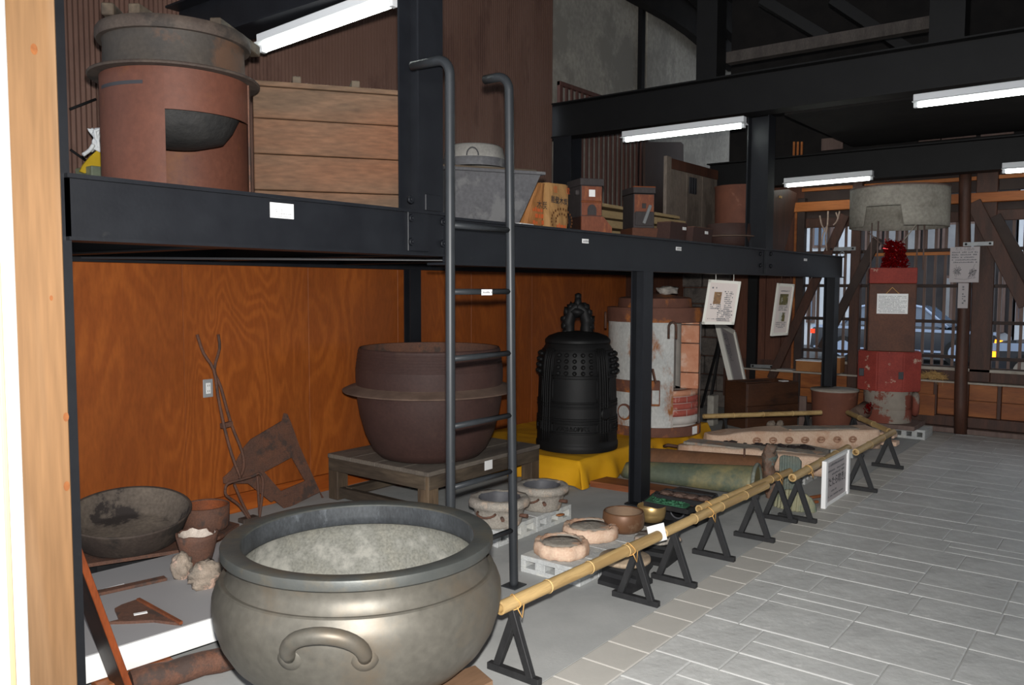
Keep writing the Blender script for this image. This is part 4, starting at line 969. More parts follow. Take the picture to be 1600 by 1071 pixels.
# ---------------------------------------------------------------- cinder blocks and moulds
def cinder(label, x0, y0, lx, ly, h=.1, holes='x', group='cinder blocks', z=0.):
    """block with three holes running along one axis"""
    t = thing('cinder_block', label, 'cinder block', (x0+lx/2, y0+ly/2, z), 0, group)
    bm = NB(); n = 3; L = ly if holes == 'x' else lx; hw = L*.165; wall = .027
    # walls: bottom, top, and webs between the holes
    def B(a0, a1, z0, z1):
        if holes == 'x': box(bm, x0, x0+lx, y0+a0, y0+a1, z+z0, z+z1, .0025)
        else: box(bm, x0+a0, x0+a1, y0, y0+ly, z+z0, z+z1, .0025)
    B(0, L, 0, wall); B(0, L, h-wall, h); e = 0.
    cs = [L*(i+.5)/n for i in range(n)]
    for cc_ in cs: B(e, cc_-hw/2-.0, wall, h-wall); e = cc_+hw/2
    B(e, L, wall, h-wall)
    part('web', bm, M['block'], t)
    return t
lb2 = ['cinder block with square holes, nearest of the front row under the clay moulds', 'second cinder block of the front row, under the near clay mould', 'third cinder block of the front row, between the two clay moulds', 'fourth cinder block of the front row, under the far clay mould', 'fifth cinder block of the front row, under the brown bowl']
for i in range(5): cinder(lb2[i], 3.505+.182*i, 2.285, .178, .385, .092)
cinder('cinder block with square holes under the left grey ladle mould', 3.74, 3.02, .385, .19, .10, 'y'); cinder('cinder block with square holes under the right grey ladle mould', 4.135, 3.02, .385, .19, .10, 'y')
cinder('rear cinder block under the left grey ladle mould', 3.78, 3.22, .385, .19, .10, 'y'); cinder('rear cinder block under the right grey ladle mould', 4.175, 3.22, .385, .19, .10, 'y')
M['leaf'] = mat('dry_leaf', s(176, 112, 60), s(140, 84, 44), 30, .9)
p = G(876, 806, .1); bm = NB(); blob(bm, p+Vector((0, 0, .006)), .035, 2, .5, 4, (1, .6, .12), 2); solo('dry_leaf', bm, M['leaf'], 'dry orange leaf on the cinder block beside the right ladle mould', 'leaf', p)
def ladle(px, py, r, h, label, sd):
    c = CF(px, py, .1, r*.72); t = thing('ladle_mould', label, 'mould', c); Ml = Matrix.Translation(c)
    f = lambda r_, z, a, i: (r_*(1+.035*noise.noise(Vector((math.cos(a)*3+sd, math.sin(a)*3, z*14)))), z+.006*noise.noise(Vector((math.cos(a)*4, math.sin(a)*4, sd+i))))
    pr = [(0, 0), (r*.70, 0), (r*.74, h*.08), (r*.82, h*.5), (r*.86, h*.66), (r*1.0, h*.72), (r*1.02, h*.86), (r*.97, h*.98), (r*.80, h), (r*.70, h*.97)]
    part('rim_and_wall', lathe(NB(), pr, 44, fn=f, M=Ml), M['ceram'], t)
    part('bowl', lathe(NB(), [(r*.70, h*.97), (r*.66, h*.9), (r*.56, h*.5), (r*.3, h*.28), (0, h*.25)], 40, fn=lambda r_, z, a, i: f(r_, z, a, 9) if i == 0 else (r_, z), M=Ml), M['graph'], t, label='smooth grey hollow')
    for s_ in (-1, 1):
        a = math.atan2(-c.y, -c.x)+R(26)+s_*R(20)+(0 if s_ < 0 else R(10)); n = Vector((math.cos(a), math.sin(a), 0)); p = c+n*r*.83+Vector((0, 0, h*.42))
        part('wooden_peg', tube(NB(), [p-n*.03, p+n*.05+Vector((0, 0, .006))], [.010, .012], 8), M['rust'], t)
    sdv = Vector((c.y, -c.x, 0)).normalized(); a = math.atan2(-c.y, -c.x)-R(28); n = Vector((math.cos(a), math.sin(a), 0)); p = c+n*r*.86+Vector((0, 0, h*.60)); q = Vector((-n.y, n.x, 0))
    part('wire_handle', tube(NB(), [p-q*.06]+[p+n*.045*math.sin(PI*k/8)-q*.06*math.cos(PI*k/8)+Vector((0, 0, -.018*math.sin(PI*k/8))) for k in range(1, 8)]+[p+q*.06], .0075, 6), M['rust'], t)
    return t
ladle(780, 828, .185, .17, 'grey clay ladle mould on the left, behind the ladder rail', 1)
ladle(846, 802, .175, .16, 'grey clay ladle mould on the right, farther back', 7)
def claymould(px, py, z, r, h, label, sd, lobes, inner):
    c = CF(px, py, z, r*.95); t = thing('clay_mould', label, 'mould', c); Ml = Matrix.Translation(c)
    def f(r_, z_, a, i):
        if i in (0, 10): return r_, z_
        k = 1+.05*abs(math.sin(a*lobes/2+sd))+.05*noise.noise(Vector((math.cos(a)*2.4+sd, math.sin(a)*2.4, z_*9)))
        return r_*k, z_+.012*noise.noise(Vector((math.cos(a)*4+sd, math.sin(a)*4, i)))
    pr = [(0, 0), (r*.92, 0), (r*.97, h*.1), (r*1.0, h*.45), (r*.98, h*.8), (r*.93, h*.98), (r*.86, h*1.02), (r*.78, h*.98)]
    part('wall', lathe(NB(), pr, 64, fn=f, M=Ml), M['clay'], t)
    part('inside', lathe(NB(), [(r*.80, h*.97), (r*.77, h*.84), (r*.70, h*.82), (r*.68, h*.93), (r*.40, h*.92), (r*.2, h*.96), (0, h*.95)], 56, fn=lambda r_, z_, a, i: (r_*(1+.02*noise.noise(Vector((math.cos(a)*5, math.sin(a)*5, sd)))), z_+.004*noise.noise(Vector((r_*40, a*3, sd)))), M=Ml), M['claygrey'], t, label='burnt grey hollow')
    return t
claymould(877, 878, .093, .148, .072, 'near round pink clay mould with a scalloped edge, on cinder blocks', 1, 11, 0)
t = claymould(922, 851, .093, .16, .07, 'far pink clay mould with a broken pointed edge, beside the brown bowl', 4, 4, 0)
p = G(958, 827, .14); bm = NB(); blob(bm, p, .04, 2, .4, 3, (1.2, .6, .5), 3); part('broken_edge', bm, M['clay'], t)
M['bowldust'] = mat('dusty_bowl_inside', s(132, 108, 86), s(112, 92, 76), 6, .8)
c = CF(974, 838, .093, .115); t = thing('bronze_bowl', 'brown patinated bronze bowl at the end of the cinder block row', 'bowl', c); Ml = Matrix.Translation(c)
part('wall', lathe(NB(), [(0, 0), (.08, .0), (.105, .006), (.122, .03), (.126, .075), (.122, .112), (.118, .12), (.112, .12), (.109, .114)], 56, M=Ml), M['brownlac'], t)
part('inside', lathe(NB(), [(.109, .114), (.112, .07), (.106, .025), (.08, .012), (0, .01)], 56, M=Ml), M['bowldust'], t, label='dusty inside')
c = Vector((4.525, 2.425, .092)); t = thing('brass_bowl', 'shiny brass singing bowl on a low black stand', 'bowl', c); Ml = Matrix.Translation(c)
part('wall', sharp(lathe(NB(), [(0, .0), (.05, 0), (.068, .008), (.080, .025), (.086, .050), (.0855, .054), (.0875, .058), (.088, .096), (.085, .102), (.081, .097)], 64, M=Ml), 60), M['brass'], t)
part('inside', lathe(NB(), [(.081, .097), (.083, .06), (.075, .025), (.05, .012), (0, .01)], 56, M=Ml), M['brass'], t)
bm = NB(); box(bm, c.x-.085, c.x+.10, c.y-.11, c.y+.11, .070, .091, .004); st_ = solo('bowl_stand', bm, M['blackwood'], 'low black wooden stand under the brass bowl', 'stand', (c.x, c.y, 0))
for sx in (-1, 1):
    for sy in (-1, 1): bm = NB(); box(bm, c.x+.005+sx*.075-.018, c.x+.005+sx*.075+.018, c.y+sy*.085-.018, c.y+sy*.085+.018, 0, .07, .003); part('leg', bm, M['blackwood'], st_)
# black spool-shaped iron blocks with discs
def spool(c, lx, label, disc, sd, rz):
    t = thing('spool_block', label, 'iron block', (c.x, c.y, 0), rz, 'black spool blocks')
    h = .115; pr = [(-.10, 0), (.10, 0), (.10, .022), (.068, .04), (.058, .06), (.068, .082), (.10, .096), (.10, h), (-.10, h), (-.10, .096), (-.068, .082), (-.058, .06), (-.068, .04), (-.10, .022)]
    bm = prism(NB(), [(x, -lx/2, z) for x, z in pr], (0, lx, 0)); part('body', bm, M['blackwood'], t, world=False); return t
cs = G(960, 915, 0); cs = Vector((3.70, 2.13, 0)); spool(cs, .21, 'black spool-shaped iron block carrying a round wood slice, behind the second trestle', True, 1, R(-3))
M['slice'] = mat('grey_wood_slice', s(170, 150, 126), s(140, 124, 106), 9, .85, st=(1, 4, 1), fine=.4)
bm = lathe(NB(), [(0, .0), (.125, 0), (.135, .010), (.135, .022), (.128, .028), (0, .028)], 40, fn=lambda r, z, a, i: (r*(1+.03*noise.noise(Vector((math.cos(a)*3, math.sin(a)*3, 2)))), z)); solo('wood_slice', bm, M['slice'], 'round grey wood slice on the black spool block', 'wood slice', (cs.x+.01, cs.y+.01, .1155), world=False)
c2 = Vector((4.14, 2.18, 0)); spool(c2, .20, 'black spool-shaped iron block with a bark slab, right of the second trestle', True, 2, R(6))
bm = lathe(NB(), [(0, 0), (.10, 0), (.125, .012), (.12, .026), (0, .03)], 30, fn=lambda r, z, a, i: (r*(1+.22*noise.noise(Vector((math.cos(a)*2, math.sin(a)*2, 7)))), z)); solo('bark_slab', bm, M['ceram'], 'rough bark-edged slab on the farther black spool block', 'slab', (c2.x, c2.y, .1155), world=False)
p = G(995, 879, .10); bm = NB(); box(bm, 3.86, 3.92, 2.05, 2.13, .0, .09, .004); solo('white_tag', bm, M['card'], 'small white tag between the two black spool blocks', 'card', (3.89, 2.09, 0)) if False else bm.free()
# ---------------------------------------------------------------- trays, plank
def tray(corners, z, h, label, m, rim=.016, floor_m=None):
    P_ = [G(u, v, z) for u, v in corners]; c = sum(P_, Vector())/4; t = thing('display_tray', label, 'tray', (c.x, c.y, z-h))
    bm = NB(); prism(bm, [(p.x, p.y, z-h) for p in P_], (0, 0, h-.012)); part('bottom', bm, M[floor_m or m], t)
    for i in range(4):
        a, b = P_[i].copy(), P_[(i+1) % 4].copy(); inn_ = (c-(a+b)/2); inn_.z = 0; inn_ = inn_.normalized()*rim/2
        bm = NB(); bar(bm, (a.x+inn_.x, a.y+inn_.y, z-h/2), (b.x+inn_.x, b.y+inn_.y, z-h/2), rim, h, bev=.002); part('rim', bm, M[m], t)
    return t, P_
M['green'] = mat('verdigris_green', s(58, 116, 82), s(52, 98, 72), 9, .7, patch=s(44, 76, 60), pscale=10, bump=.6, bscale=40)
t, P_ = tray([(1003, 783), (1075, 797), (1112, 782), (1025, 767)], .20, .03, 'black tray holding a green relief plate', 'blackwood')
gp = [G(u, v, .206) for u, v in ((1008, 782), (1068, 793), (1083, 784), (1022, 771))]
gt = solo('relief_plate', prism(NB(), [(p.x, p.y, .189) for p in gp], (0, 0, .014)), M['green'], 'green patinated plate with raised ornaments, in the front black tray', 'plate', gp[0])
rg = random.Random(4); bm = NB()
for k in range(38):
    u, v = rg.uniform(.1, .9), rg.uniform(.12, .88); a = gp[0].lerp(gp[1], u); b = gp[3].lerp(gp[2], u); p = a.lerp(b, v); p.z = .2035
    tube(bm, [p+Vector((.018*math.cos(q*1.1+k), .018*math.sin(q*1.1+k*2)*(.4+.1*q), 0)) for q in range(6)], .0045, 5)
part('relief', bm, M['green'], gt)
M['lump'] = mat('brown_pink_cast', s(96, 76, 66), s(76, 60, 54), 16, .8, bump=.6, bscale=50, fine=.4)
t, P_ = tray([(1022, 772), (1106, 787), (1120, 774), (1040, 763)], .225, .035, 'dark tray with four brown cast crests, behind the green plate', 'blackwood', floor_m='rust')
for k, nm in enumerate(('first', 'second', 'third', 'fourth')):
    u = .14+.24*k; a = P_[0].lerp(P_[1], u); b = P_[3].lerp(P_[2], u); p = a.lerp(b, .5); bm = NB(); blob(bm, (p.x, p.y, .222), .046, 3, .55, 5, (1, 1, .26), k*2.2)
    solo('cast_crest', bm, M['lump'], f'small brown cast crest in the dark tray, {nm} from the left', 'casting', (p.x, p.y, .21), 'cast crests in the dark tray')
c = G(1052, 812, 0); bx = thing('holed_box', 'black box with a round hole carrying the trays', 'box', (c.x+.1, c.y+.05, 0))
a0 = G(1035, 812, 0); b0 = G(1082, 822, 0); dv = (b0-a0).normalized(); nv = Vector((dv.y, -dv.x, 0)) if False else Vector((-dv.y, dv.x, 0))
if nv.x < 0: nv = -nv
hw, hz, rr_ = .16, .075, .05; H_ = .165; ac = (a0+b0)/2; bm = NB()
def loc(u, z, d_=0.): return Vector((ac.x+dv.x*u+nv.x*d_, ac.y+dv.y*u+nv.y*d_, z))
n_ = 24; of = []; cf_ = []
for k in range(n_):
    a = 2*PI*k/n_; cx_, cz_ = math.cos(a), math.sin(a); m_ = max(abs(cx_)/hw, abs(cz_)/(H_/2 if cz_ > 0 else H_/2))
    of.append((cx_/m_, H_/2+cz_/m_)); cf_.append((rr_*cx_, H_/2+rr_*cz_))
vo = [bm.verts.new(loc(u, z)) for u, z in of]; vi = [bm.verts.new(loc(u, z)) for u, z in cf_]; vb = [bm.verts.new(loc(u*.98, z, .09)) for u, z in cf_]; vq = [bm.verts.new(loc(u, z, .28)) for u, z in of]
for k in range(n_):
    j = (k+1) % n_; bm.faces.new((vo[k], vo[j], vi[j], vi[k])); bm.faces.new((vi[k], vi[j], vb[j], vb[k])); bm.faces.new((vo[k], vq[k], vq[j], vo[j]))
bm.faces.new(vb); bm.faces.new(vq); part('body', bm, M['blackwood'], bx, recalc=True)
bm = NB(); tube(bm, [loc(rr_*1.06*math.cos(2*PI*k/20), H_/2+rr_*1.06*math.sin(2*PI*k/20), -.003) for k in range(20)], .006, 6, closed=True); part('hole_ring', bm, M['graph'], bx)
a = G(925, 748, .0); pk = [G(u, v, .045) for u, v in ((922, 752), (1093, 777), (1100, 768), (948, 745))]
bm = prism(NB(), [(p.x, p.y, .0) for p in pk], (0, 0, .045)); solo('orange_plank', bm, M['orgplank'], 'flat orange-brown plank on the floor under the green bronze piece', 'plank', pk[0])
# ---------------------------------------------------------------- long bronze pieces on the plank
M['verdi'] = mat('green_patina_bronze', s(86, 96, 84), s(106, 110, 86), 2.4, .55, metal=.1, patch=s(160, 146, 100), pscale=1.7, plo=.48, phi=.66, bump=.1, fine=.3)
M['brownbr'] = mat('brown_patina', s(124, 86, 60), s(104, 74, 54), 3, .6, metal=.1, patch=s(92, 82, 66), pscale=2, bump=.1, fine=.3)
M['textbr'] = mat('crusty_bronze', s(118, 88, 72), s(92, 82, 72), 14, .7, bump=1., bscale=40, patch=s(84, 108, 104), pscale=8)
M['teal'] = mat('teal_patina', s(104, 116, 110), s(118, 118, 104), 7, .6, bump=.3, patch=s(150, 150, 138), pscale=6, fine=.3)
def loft(a, b, wf, hf, n=24, m=14, z0=0., bulge=0.):
    a, b = Vector(a), Vector(b); d = (b-a); L = d.length; d.normalize(); sd = Vector((-d.y, d.x, 0)); bm = NB(); rows = []
    for i in range(n+1):
        t_ = i/n; w_, h_ = wf(t_), hf(t_); p = a+d*L*t_
        rows.append([bm.verts.new(p+sd*(w_*math.cos(PI*k/m))+Vector((0, 0, z0+h_*math.sin(PI*k/m)**.75))) for k in range(m+1)])
    for i in range(n):
        for k in range(m):
            f = bm.faces.new((rows[i][k], rows[i][k+1], rows[i+1][k+1], rows[i+1][k])); f.smooth = True
        bm.faces.new((rows[i][0], rows[i+1][0], rows[i+1][m], rows[i][m]))
    bm.faces.new(rows[0]); bm.faces.new(rows[-1][::-1]); return bm
rnd = lambda t_, e: (1-(1-min(1, t_/e))**2)**.5
t = thing('green_bronze_piece', 'long green patinated bronze half-round piece on the orange plank', 'bronze casting', (5.75, 2.8, .045))
A_, B_ = Vector((5.68, 3.32, 0)), Vector((5.84, 2.27, 0))
part('body', loft(A_, B_, lambda t_: (.08+.05*t_)*max(.12, rnd(t_, .1)), lambda t_: (.115+.075*t_)*max(.15, rnd(t_, .07)), z0=.046), M['verdi'], t)
d = (B_-A_).normalized(); sd = Vector((-d.y, d.x, 0))
bm = NB(); tube(bm, [B_-d*.0+sd*(.142*math.cos(PI*k/20))+Vector((0, 0, 0.046+.20*math.sin(PI*k/20)**.75)) for k in range(21)], .014, 8); part('end_ring', bm, M['teal'], t, label='teal rim at the open end')
t = thing('brown_bronze_piece', 'long brown bronze half-round piece lying behind the green one', 'bronze casting', (6.15, 2.9, 0))
A2, B2 = Vector((6.02, 3.34, 0)), Vector((6.16, 2.32, 0))
part('body', loft(A2, B2, lambda t_: (.10+.04*t_)*max(.2, rnd(t_, .05)), lambda t_: (.215+.035*t_)*max(.3, rnd(t_, .04)), z0=.0), M['brownbr'], t)
p = PX(1163, 712, 6.1); part('pin', tube(NB(), [(p.x, p.y, .22), (p.x, p.y, .30)], .008, 6), M['rust'], t)
# crusty ornament, ribbed fin and scaled piece at the right end
o = PX(1204, 752, 5.93); t = thing('bronze_ornament', 'crusty brown bronze ornament like a bent tail standing at the end of the green piece', 'bronze casting', (o.x, o.y, 0))
pts = [PX(u, v, 5.93) for u, v in ((1212, 790), (1206, 768), (1203, 745), (1200, 728), (1202, 713), (1207, 703), (1213, 706))]
bm = tube(NB(), smooth(pts, 4), [.06, .06, .058, .056, .055, .054, .052, .05, .048, .046, .045, .044, .044, .045, .047, .05, .052, .052, .05, .048, .045, .042, .038, .03, .02], 12); bmesh.ops.subdivide_edges(bm, edges=bm.edges, cuts=1); jitter(bm, .022, 22, 2); part('tail', bm, M['textbr'], t)
bm = NB(); tube(bm, [pts[1]+Vector((0, 0, -.02)), (pts[0].x, pts[0].y, 0)], [.06, .07], 10); part('foot', bm, M['textbr'], t)
def fan(name, X, left, right, top, bot, label, m, ribs, cat, curve=.03, grid=0):
    c = PX((left+right)/2, bot, X); t = thing(name, label, cat, (c.x, c.y, 0)); n = ribs*6; rows = []; bm = NB(); nz = 14
    P00, P10 = PX(left, bot, X), PX(right, bot, X); zt = PX((left+right)/2, top, X).z; z0_ = max(0, P00.z)
    for i in range(n+1):
        u = i/n; y = P00.y+(P10.y-P00.y)*u; row = []
        for j in range(nz+1):
            w = j/nz; edge = (1-(2*u-1)**6*.12*w)
            dep = -curve*math.sin(PI*u)*(1 if grid else .5)-(.012*abs(math.sin(PI*u*ribs)))-(.010*abs(math.sin(PI*w*grid)) if grid else 0)
            z = z0_+(zt-z0_)*w*edge*(1 if not grid else math.sin(PI*min(1, .0+u*1.0))**.35 if True else 1)
            row.append(bm.verts.new((X+dep-.03*w*(1 if grid else 0)*-1, y, z)))
        rows.append(row)
    for i in range(n):
        for j in range(nz):
            f = bm.faces.new((rows[i][j], rows[i+1][j], rows[i+1][j+1], rows[i][j+1])); f.smooth = True
    ex = bmesh.ops.extrude_face_region(bm, geom=list(bm.faces)); bmesh.ops.translate(bm, vec=(.012, 0, 0), verts=[v for v in ex['geom'] if isinstance(v, bmesh.types.BMVert)])
    part('plate', bm, M[m], t); return t
t = fan('ribbed_fin', 6.10, 1216, 1250, 712, 790, 'grey-green ribbed bronze fin standing behind the crossing trestles', 'teal', 8, 'bronze casting')
M['scale'] = mat('beige_green_bronze', s(150, 146, 118), s(130, 130, 106), 6, .7, patch=s(112, 124, 108), pscale=4, bump=.2)
fan('scaled_piece', 5.70, 1208, 1273, 764, 812, 'curved greenish bronze piece with a net of scales, on the floor behind the crossing trestles', 'scale', 10, 'bronze casting', .06, 7)
# ---------------------------------------------------------------- long pink clay moulds
def longmould(name, A_, B_, w, z0, h, label, sd, taper=.5):
    A_, B_ = Vector(A_), Vector(B_); d = (B_-A_); L = d.length; d.normalize(); s_ = Vector((-d.y, d.x, 0)); c = (A_+B_)/2
    if s_.x > 0: s_ = -s_                                   # s_ points to the visitor's side (-X)
    t = thing(name, label, 'clay mould', (c.x, c.y, 0)); bm = NB(); n = 46; rows = []
    for i in range(n+1):
        u = i/n; ww = w*(1 if u > .12 else rnd(max(u, .004), .12)); hh = h*(.8+.2*min(1, u*3)); p = A_+d*L*u; row = []
        for (a, z) in ((1, 0), (1.02, .3), (1.0, .6), (.93, .9), (.84, 1.0), (.7, 1.0), (-.7, 1.0), (-.84, 1.0), (-.95, .88), (-1, .5), (-1, 0)):
            q = p+s_*a*ww+Vector((0, 0, z0+hh*z)); nn = noise.noise_vector(q*5+Vector((sd, 0, 0))); row.append(bm.verts.new(q+nn*.018*(1 if z > 0 else 0)))
        rows.append(row)
    for i in range(n):
        for k in range(10):
            f = bm.faces.new((rows[i][k], rows[i][k+1], rows[i+1][k+1], rows[i+1][k])); f.smooth = True
        bm.faces.new((rows[i][0], rows[i+1][0], rows[i+1][10], rows[i][10]))
    bm.faces.new(rows[0]); bm.faces.new(rows[-1][::-1]); part('body', bm, M['clay'], t)
    return t, d, s_, L
M['knotclay'] = mat('brown_clay', s(178, 138, 112), s(150, 112, 90), 20, .9)  # browner clay tone for the raised knot marks
t, d, s_, L = longmould('long_clay_mould', (6.53, 3.24, 0), (6.62, 1.98, 0), .145, .08, .14, 'front long pink clay mould with a grey hollow top', 3)
def strip(t, A_, d, s_, u0, u1, w0_, w1_, z, m, nm, sd):
    bm = NB(); n = 20; top = [Vector(A_)+d*(u0+(u1-u0)*k/n)+s_*(w0_+.02*noise.noise(Vector((k*.5, sd, 0))))+Vector((0, 0, z)) for k in range(n+1)]
    bot = [Vector(A_)+d*(u0+(u1-u0)*k/n)+s_*(w1_+.02*noise.noise(Vector((k*.5, sd, 4))))+Vector((0, 0, z)) for k in range(n+1)]
    prism(bm, top+bot[::-1], (0, 0, .02)); return part(nm, bm, M[m], t)
strip(t, (6.53, 3.24, 0), d, s_, .08, .75, .10, -.10, .205, 'claygrey', 'hollow', 1); strip(t, (6.53, 3.24, 0), d, s_, .78, 1.3, .02, -.12, .206, 'ceram', 'hollow', 2)
for q in (.85, 1.0, 1.15):
    c = Vector((6.53, 3.24, 0))+d*q+s_*.142+Vector((0, 0, .16)); bm = NB(); tube(bm, [c+d*.035*math.cos(2*PI*k/10)+Vector((0, 0, .025*math.sin(2*PI*k/10))) for k in range(10)], .009, 5, closed=True); part('knot_mark', bm, M['clay'], t)
bm = NB(); tube(bm, [(6.46, 3.22, .17), (6.42, 3.29, .18), (6.44, 3.34, .16)], .014, 6); part('iron_lug', bm, M['rust'], t)
t, d, s_, L = longmould('long_clay_mould', (6.98, 3.2, 0), (8.06, 2.04, 0), .15, .08, .17, 'rear long pink clay mould with a row of knot marks', 9)
strip(t, (6.98, 3.2, 0), d, s_, .75, 1.42, .08, -.10, .237, 'claygrey', 'hollow', 3)
for q in range(7):
    c = Vector((6.98, 3.2, 0))+d*(.42+.15*q)+s_*.148+Vector((0, 0, .17)); bm = NB(); tube(bm, [c+d*.032*math.cos(2*PI*k/10)+Vector((0, 0, .024*math.sin(2*PI*k/10)))+s_*.006 for k in range(10)], .008, 5, closed=True); tube(bm, [c-d*.02, c+s_*.012, c+d*.02], .008, 5); part('knot_mark', bm, M['knotclay'], t)
for z, y in ((.20, 1.95), (.13, 1.93)):
    bm = NB(); box(bm, 7.98, 8.10, y-.12, y+.02, z-.02, z+.02, .005); part('broken_tile', bm, M['clay'], t)
M['char'] = mat('charred_debris', s(58, 48, 46), s(40, 34, 34), 20, .95, bump=.5)
bm = NB(); rg = random.Random(8)
for k in range(44):
    y = rg.uniform(2.3, 3.0); blob(bm, (6.86+rg.uniform(-.04, .04)+(3.1-y)*.42, y, .15+rg.uniform(0, .02)), rg.uniform(.012, .03), 1, .5, 4, (1, 1.6, .6), k)
bd = NB(); prism(bd, [(6.72, 3.0, 0), (6.86, 3.08, 0), (7.4, 2.45, 0), (7.3, 2.2, 0), (6.95, 2.2, 0)], (0, 0, .145)); o = solo('debris_board', bd, M['ceram'], 'rough board strewn with charred bits between the two long pink moulds', 'board', (7.0, 2.7, 0))
part('charred_bits', bm, M['char'], o, kind='stuff')
for (x, y, z1, lb) in ((6.46, 2.12, .08, 'cinder block under the right end of the front pink mould'), (6.42, 2.95, .08, 'cinder block under the left end of the front pink mould'), (7.75, 2.12, .08, 'cinder block under the right end of the rear pink mould'), (7.0, 2.98, .08, 'cinder block under the left end of the rear pink mould')):
    cinder(lb, x, y, .3, .2, z1, 'y', 'cinder blocks under the pink moulds')
# ---------------------------------------------------------------- white signboard
YS = 1.79; a = PY(1286.5, 793, YS); b = PY(1321.5, 772, YS); H_ = .335; xa, xb = a.x, b.x
t = thing('signboard', 'white framed floor signboard with Japanese text beside the stone paving', 'sign', ((xa+xb)/2, YS, 0))
for x, nm in ((xa, 'frame_post'), (xb, 'frame_post')): bm = NB(); box(bm, x-.022, x+.022, YS-.02, YS+.012, 0, H_, .002); part(nm, bm, M['card'], t)
for z in (.012, H_-.012): bm = NB(); box(bm, xa+.022, xb-.022, YS-.012, YS+.012, z-.012, z+.012, .002); part('frame_rail', bm, M['card'], t)
M['greysheet'] = mat('grey_sign_sheet', s(176, 168, 168), rough=.5)
bm = NB(); box(bm, xa+.02, xb-.02, YS-.004, YS+.004, .02, H_-.02); part('panel', bm, M['greysheet'], t)
lettering('「たたら吹き」', .074, M['ink'], t, ((xa+xb)/2, YS-.004, .155), (1, 0, 0), (0, 0, 1), bold=.001)
bm = NB()
for z, x0_, w_, h_ in ((.285, .06, .36, .018), (.245, .05, .40, .014), (.215, .14, .28, .016), (.095, .10, .16, .016), (.062, .05, .40, .015)): printlines(bm, (xa+.02+x0_, YS-.004, z-.01), (1, 0, 0), (0, 0, 1), w_, 1, .02, h_, seed=int(z*1000))
part('print', bm, M['grey_ink'], t, recalc=False)
# ---------------------------------------------------------------- dark chest, easel, hanging pictures
M['chestw'] = mat('dark_varnished_chest', s(86, 54, 36), s(64, 42, 30), 4, .5, patch=s(46, 32, 26), pscale=3, st=(.3, .3, 1.2), fine=.4)
a = G(1167, 672, 0); L = .70; d = Vector((.874, -.485, 0)).normalized(); b = a+d*L; rz = math.atan2(d.y, d.x); n_ = Vector((-d.y, d.x, 0))
hC = .50; t = thing('wooden_chest', 'dark brown wooden chest with open top behind the far bamboo pole', 'chest', a, rz)
if n_.dot(Vector((a.x, a.y, 0))) < 0: sgn = -1
else: sgn = 1
D_ = .40*sgn
def cb(name, x0_, x1_, y0_, y1_, z0_, z1_, m='chestw', bev=.004): bm = NB(); box(bm, x0_, x1_, y0_*1., y1_*1., z0_, z1_, bev); return part(name, bm, M[m], t, world=False)
cb('front_board', 0, L, 0, .02*sgn, 0, .25); cb('front_board', 0, L, 0, .02*sgn, .252, hC); cb('side_board', 0, .02, .02*sgn, D_, 0, hC); cb('side_board', L-.02, L, .02*sgn, D_, 0, hC); cb('back_board', 0, L, D_-.02*sgn, D_, 0, hC); cb('floor_board', .02, L-.02, .02*sgn, D_-.02*sgn, .05, .07)
cb('lid_slat', 0, L*.5, .03*sgn, .2*sgn, hC+.001, hC+.014); cb('paper_slip', L*.74, L*.86, .05*sgn, .12*sgn, hC-.002, hC+.006, 'card', 0); cb('dark_crack', L*.22, L*.48, -.001*sgn, 0, .19, .2, 'ink', 0)
def Dp(u, v, dep): return cC+ray(u, v)*dep
t = thing('easel', 'black folding easel holding a white framed sheet left of the chest', 'easel', G(1112, 655, 0))
def pole(nm, a, b, r=.013): part(nm, bar(NB(), a, b, r*2, r*2), M['blackwood'], t)
f1 = G(1105, 655, 0); f2 = G(1152, 652, 0); f3 = Vector((9.78, 4.55, 0)); ap = Dp(1131, 505, 10.0)
pole('leg', f1, ap); pole('leg', f2, ap); pole('leg', f3, ap)
TLp, BLp, BRp, TRp = Dp(1121, 506, 9.75), Dp(1143, 598, 9.5), Dp(1163, 600, 9.85), Dp(1146, 520, 10.1)
pole('shelf', BLp+Vector((0, 0, -.02)), BRp+Vector((0, 0, -.02)))
t = thing('framed_sheet', 'white framed sheet seen edge-on, standing on the black easel', 'picture', BLp)
fw = .05
M['whiteframe'] = mat('white_picture_frame', s(232, 230, 220), rough=.4)
for a, b in ((TLp, BLp), (BLp, BRp), (BRp, TRp), (TRp, TLp)): part('frame_rail', bar(NB(), a, b, .055, .04, up=(TRp-TLp)), M['whiteframe'], t)
nrm = (BRp-BLp).cross(TLp-BLp).normalized()
part('sheet', prism(NB(), [TLp, BLp, BRp, TRp], nrm*.004), M['greysheet'], t)
ex_, ey_ = (BRp-BLp), (TLp-BLp)
nf = nrm if nrm.dot(cC-BLp) > 0 else -nrm
part('print', printlines(NB(), BLp+ex_*.45+ey_*.85+nf*.006, -ey_.normalized(), ex_.normalized(), .36, 3, .05, .03, seed=12), M['grey_ink'], t, recalc=False)
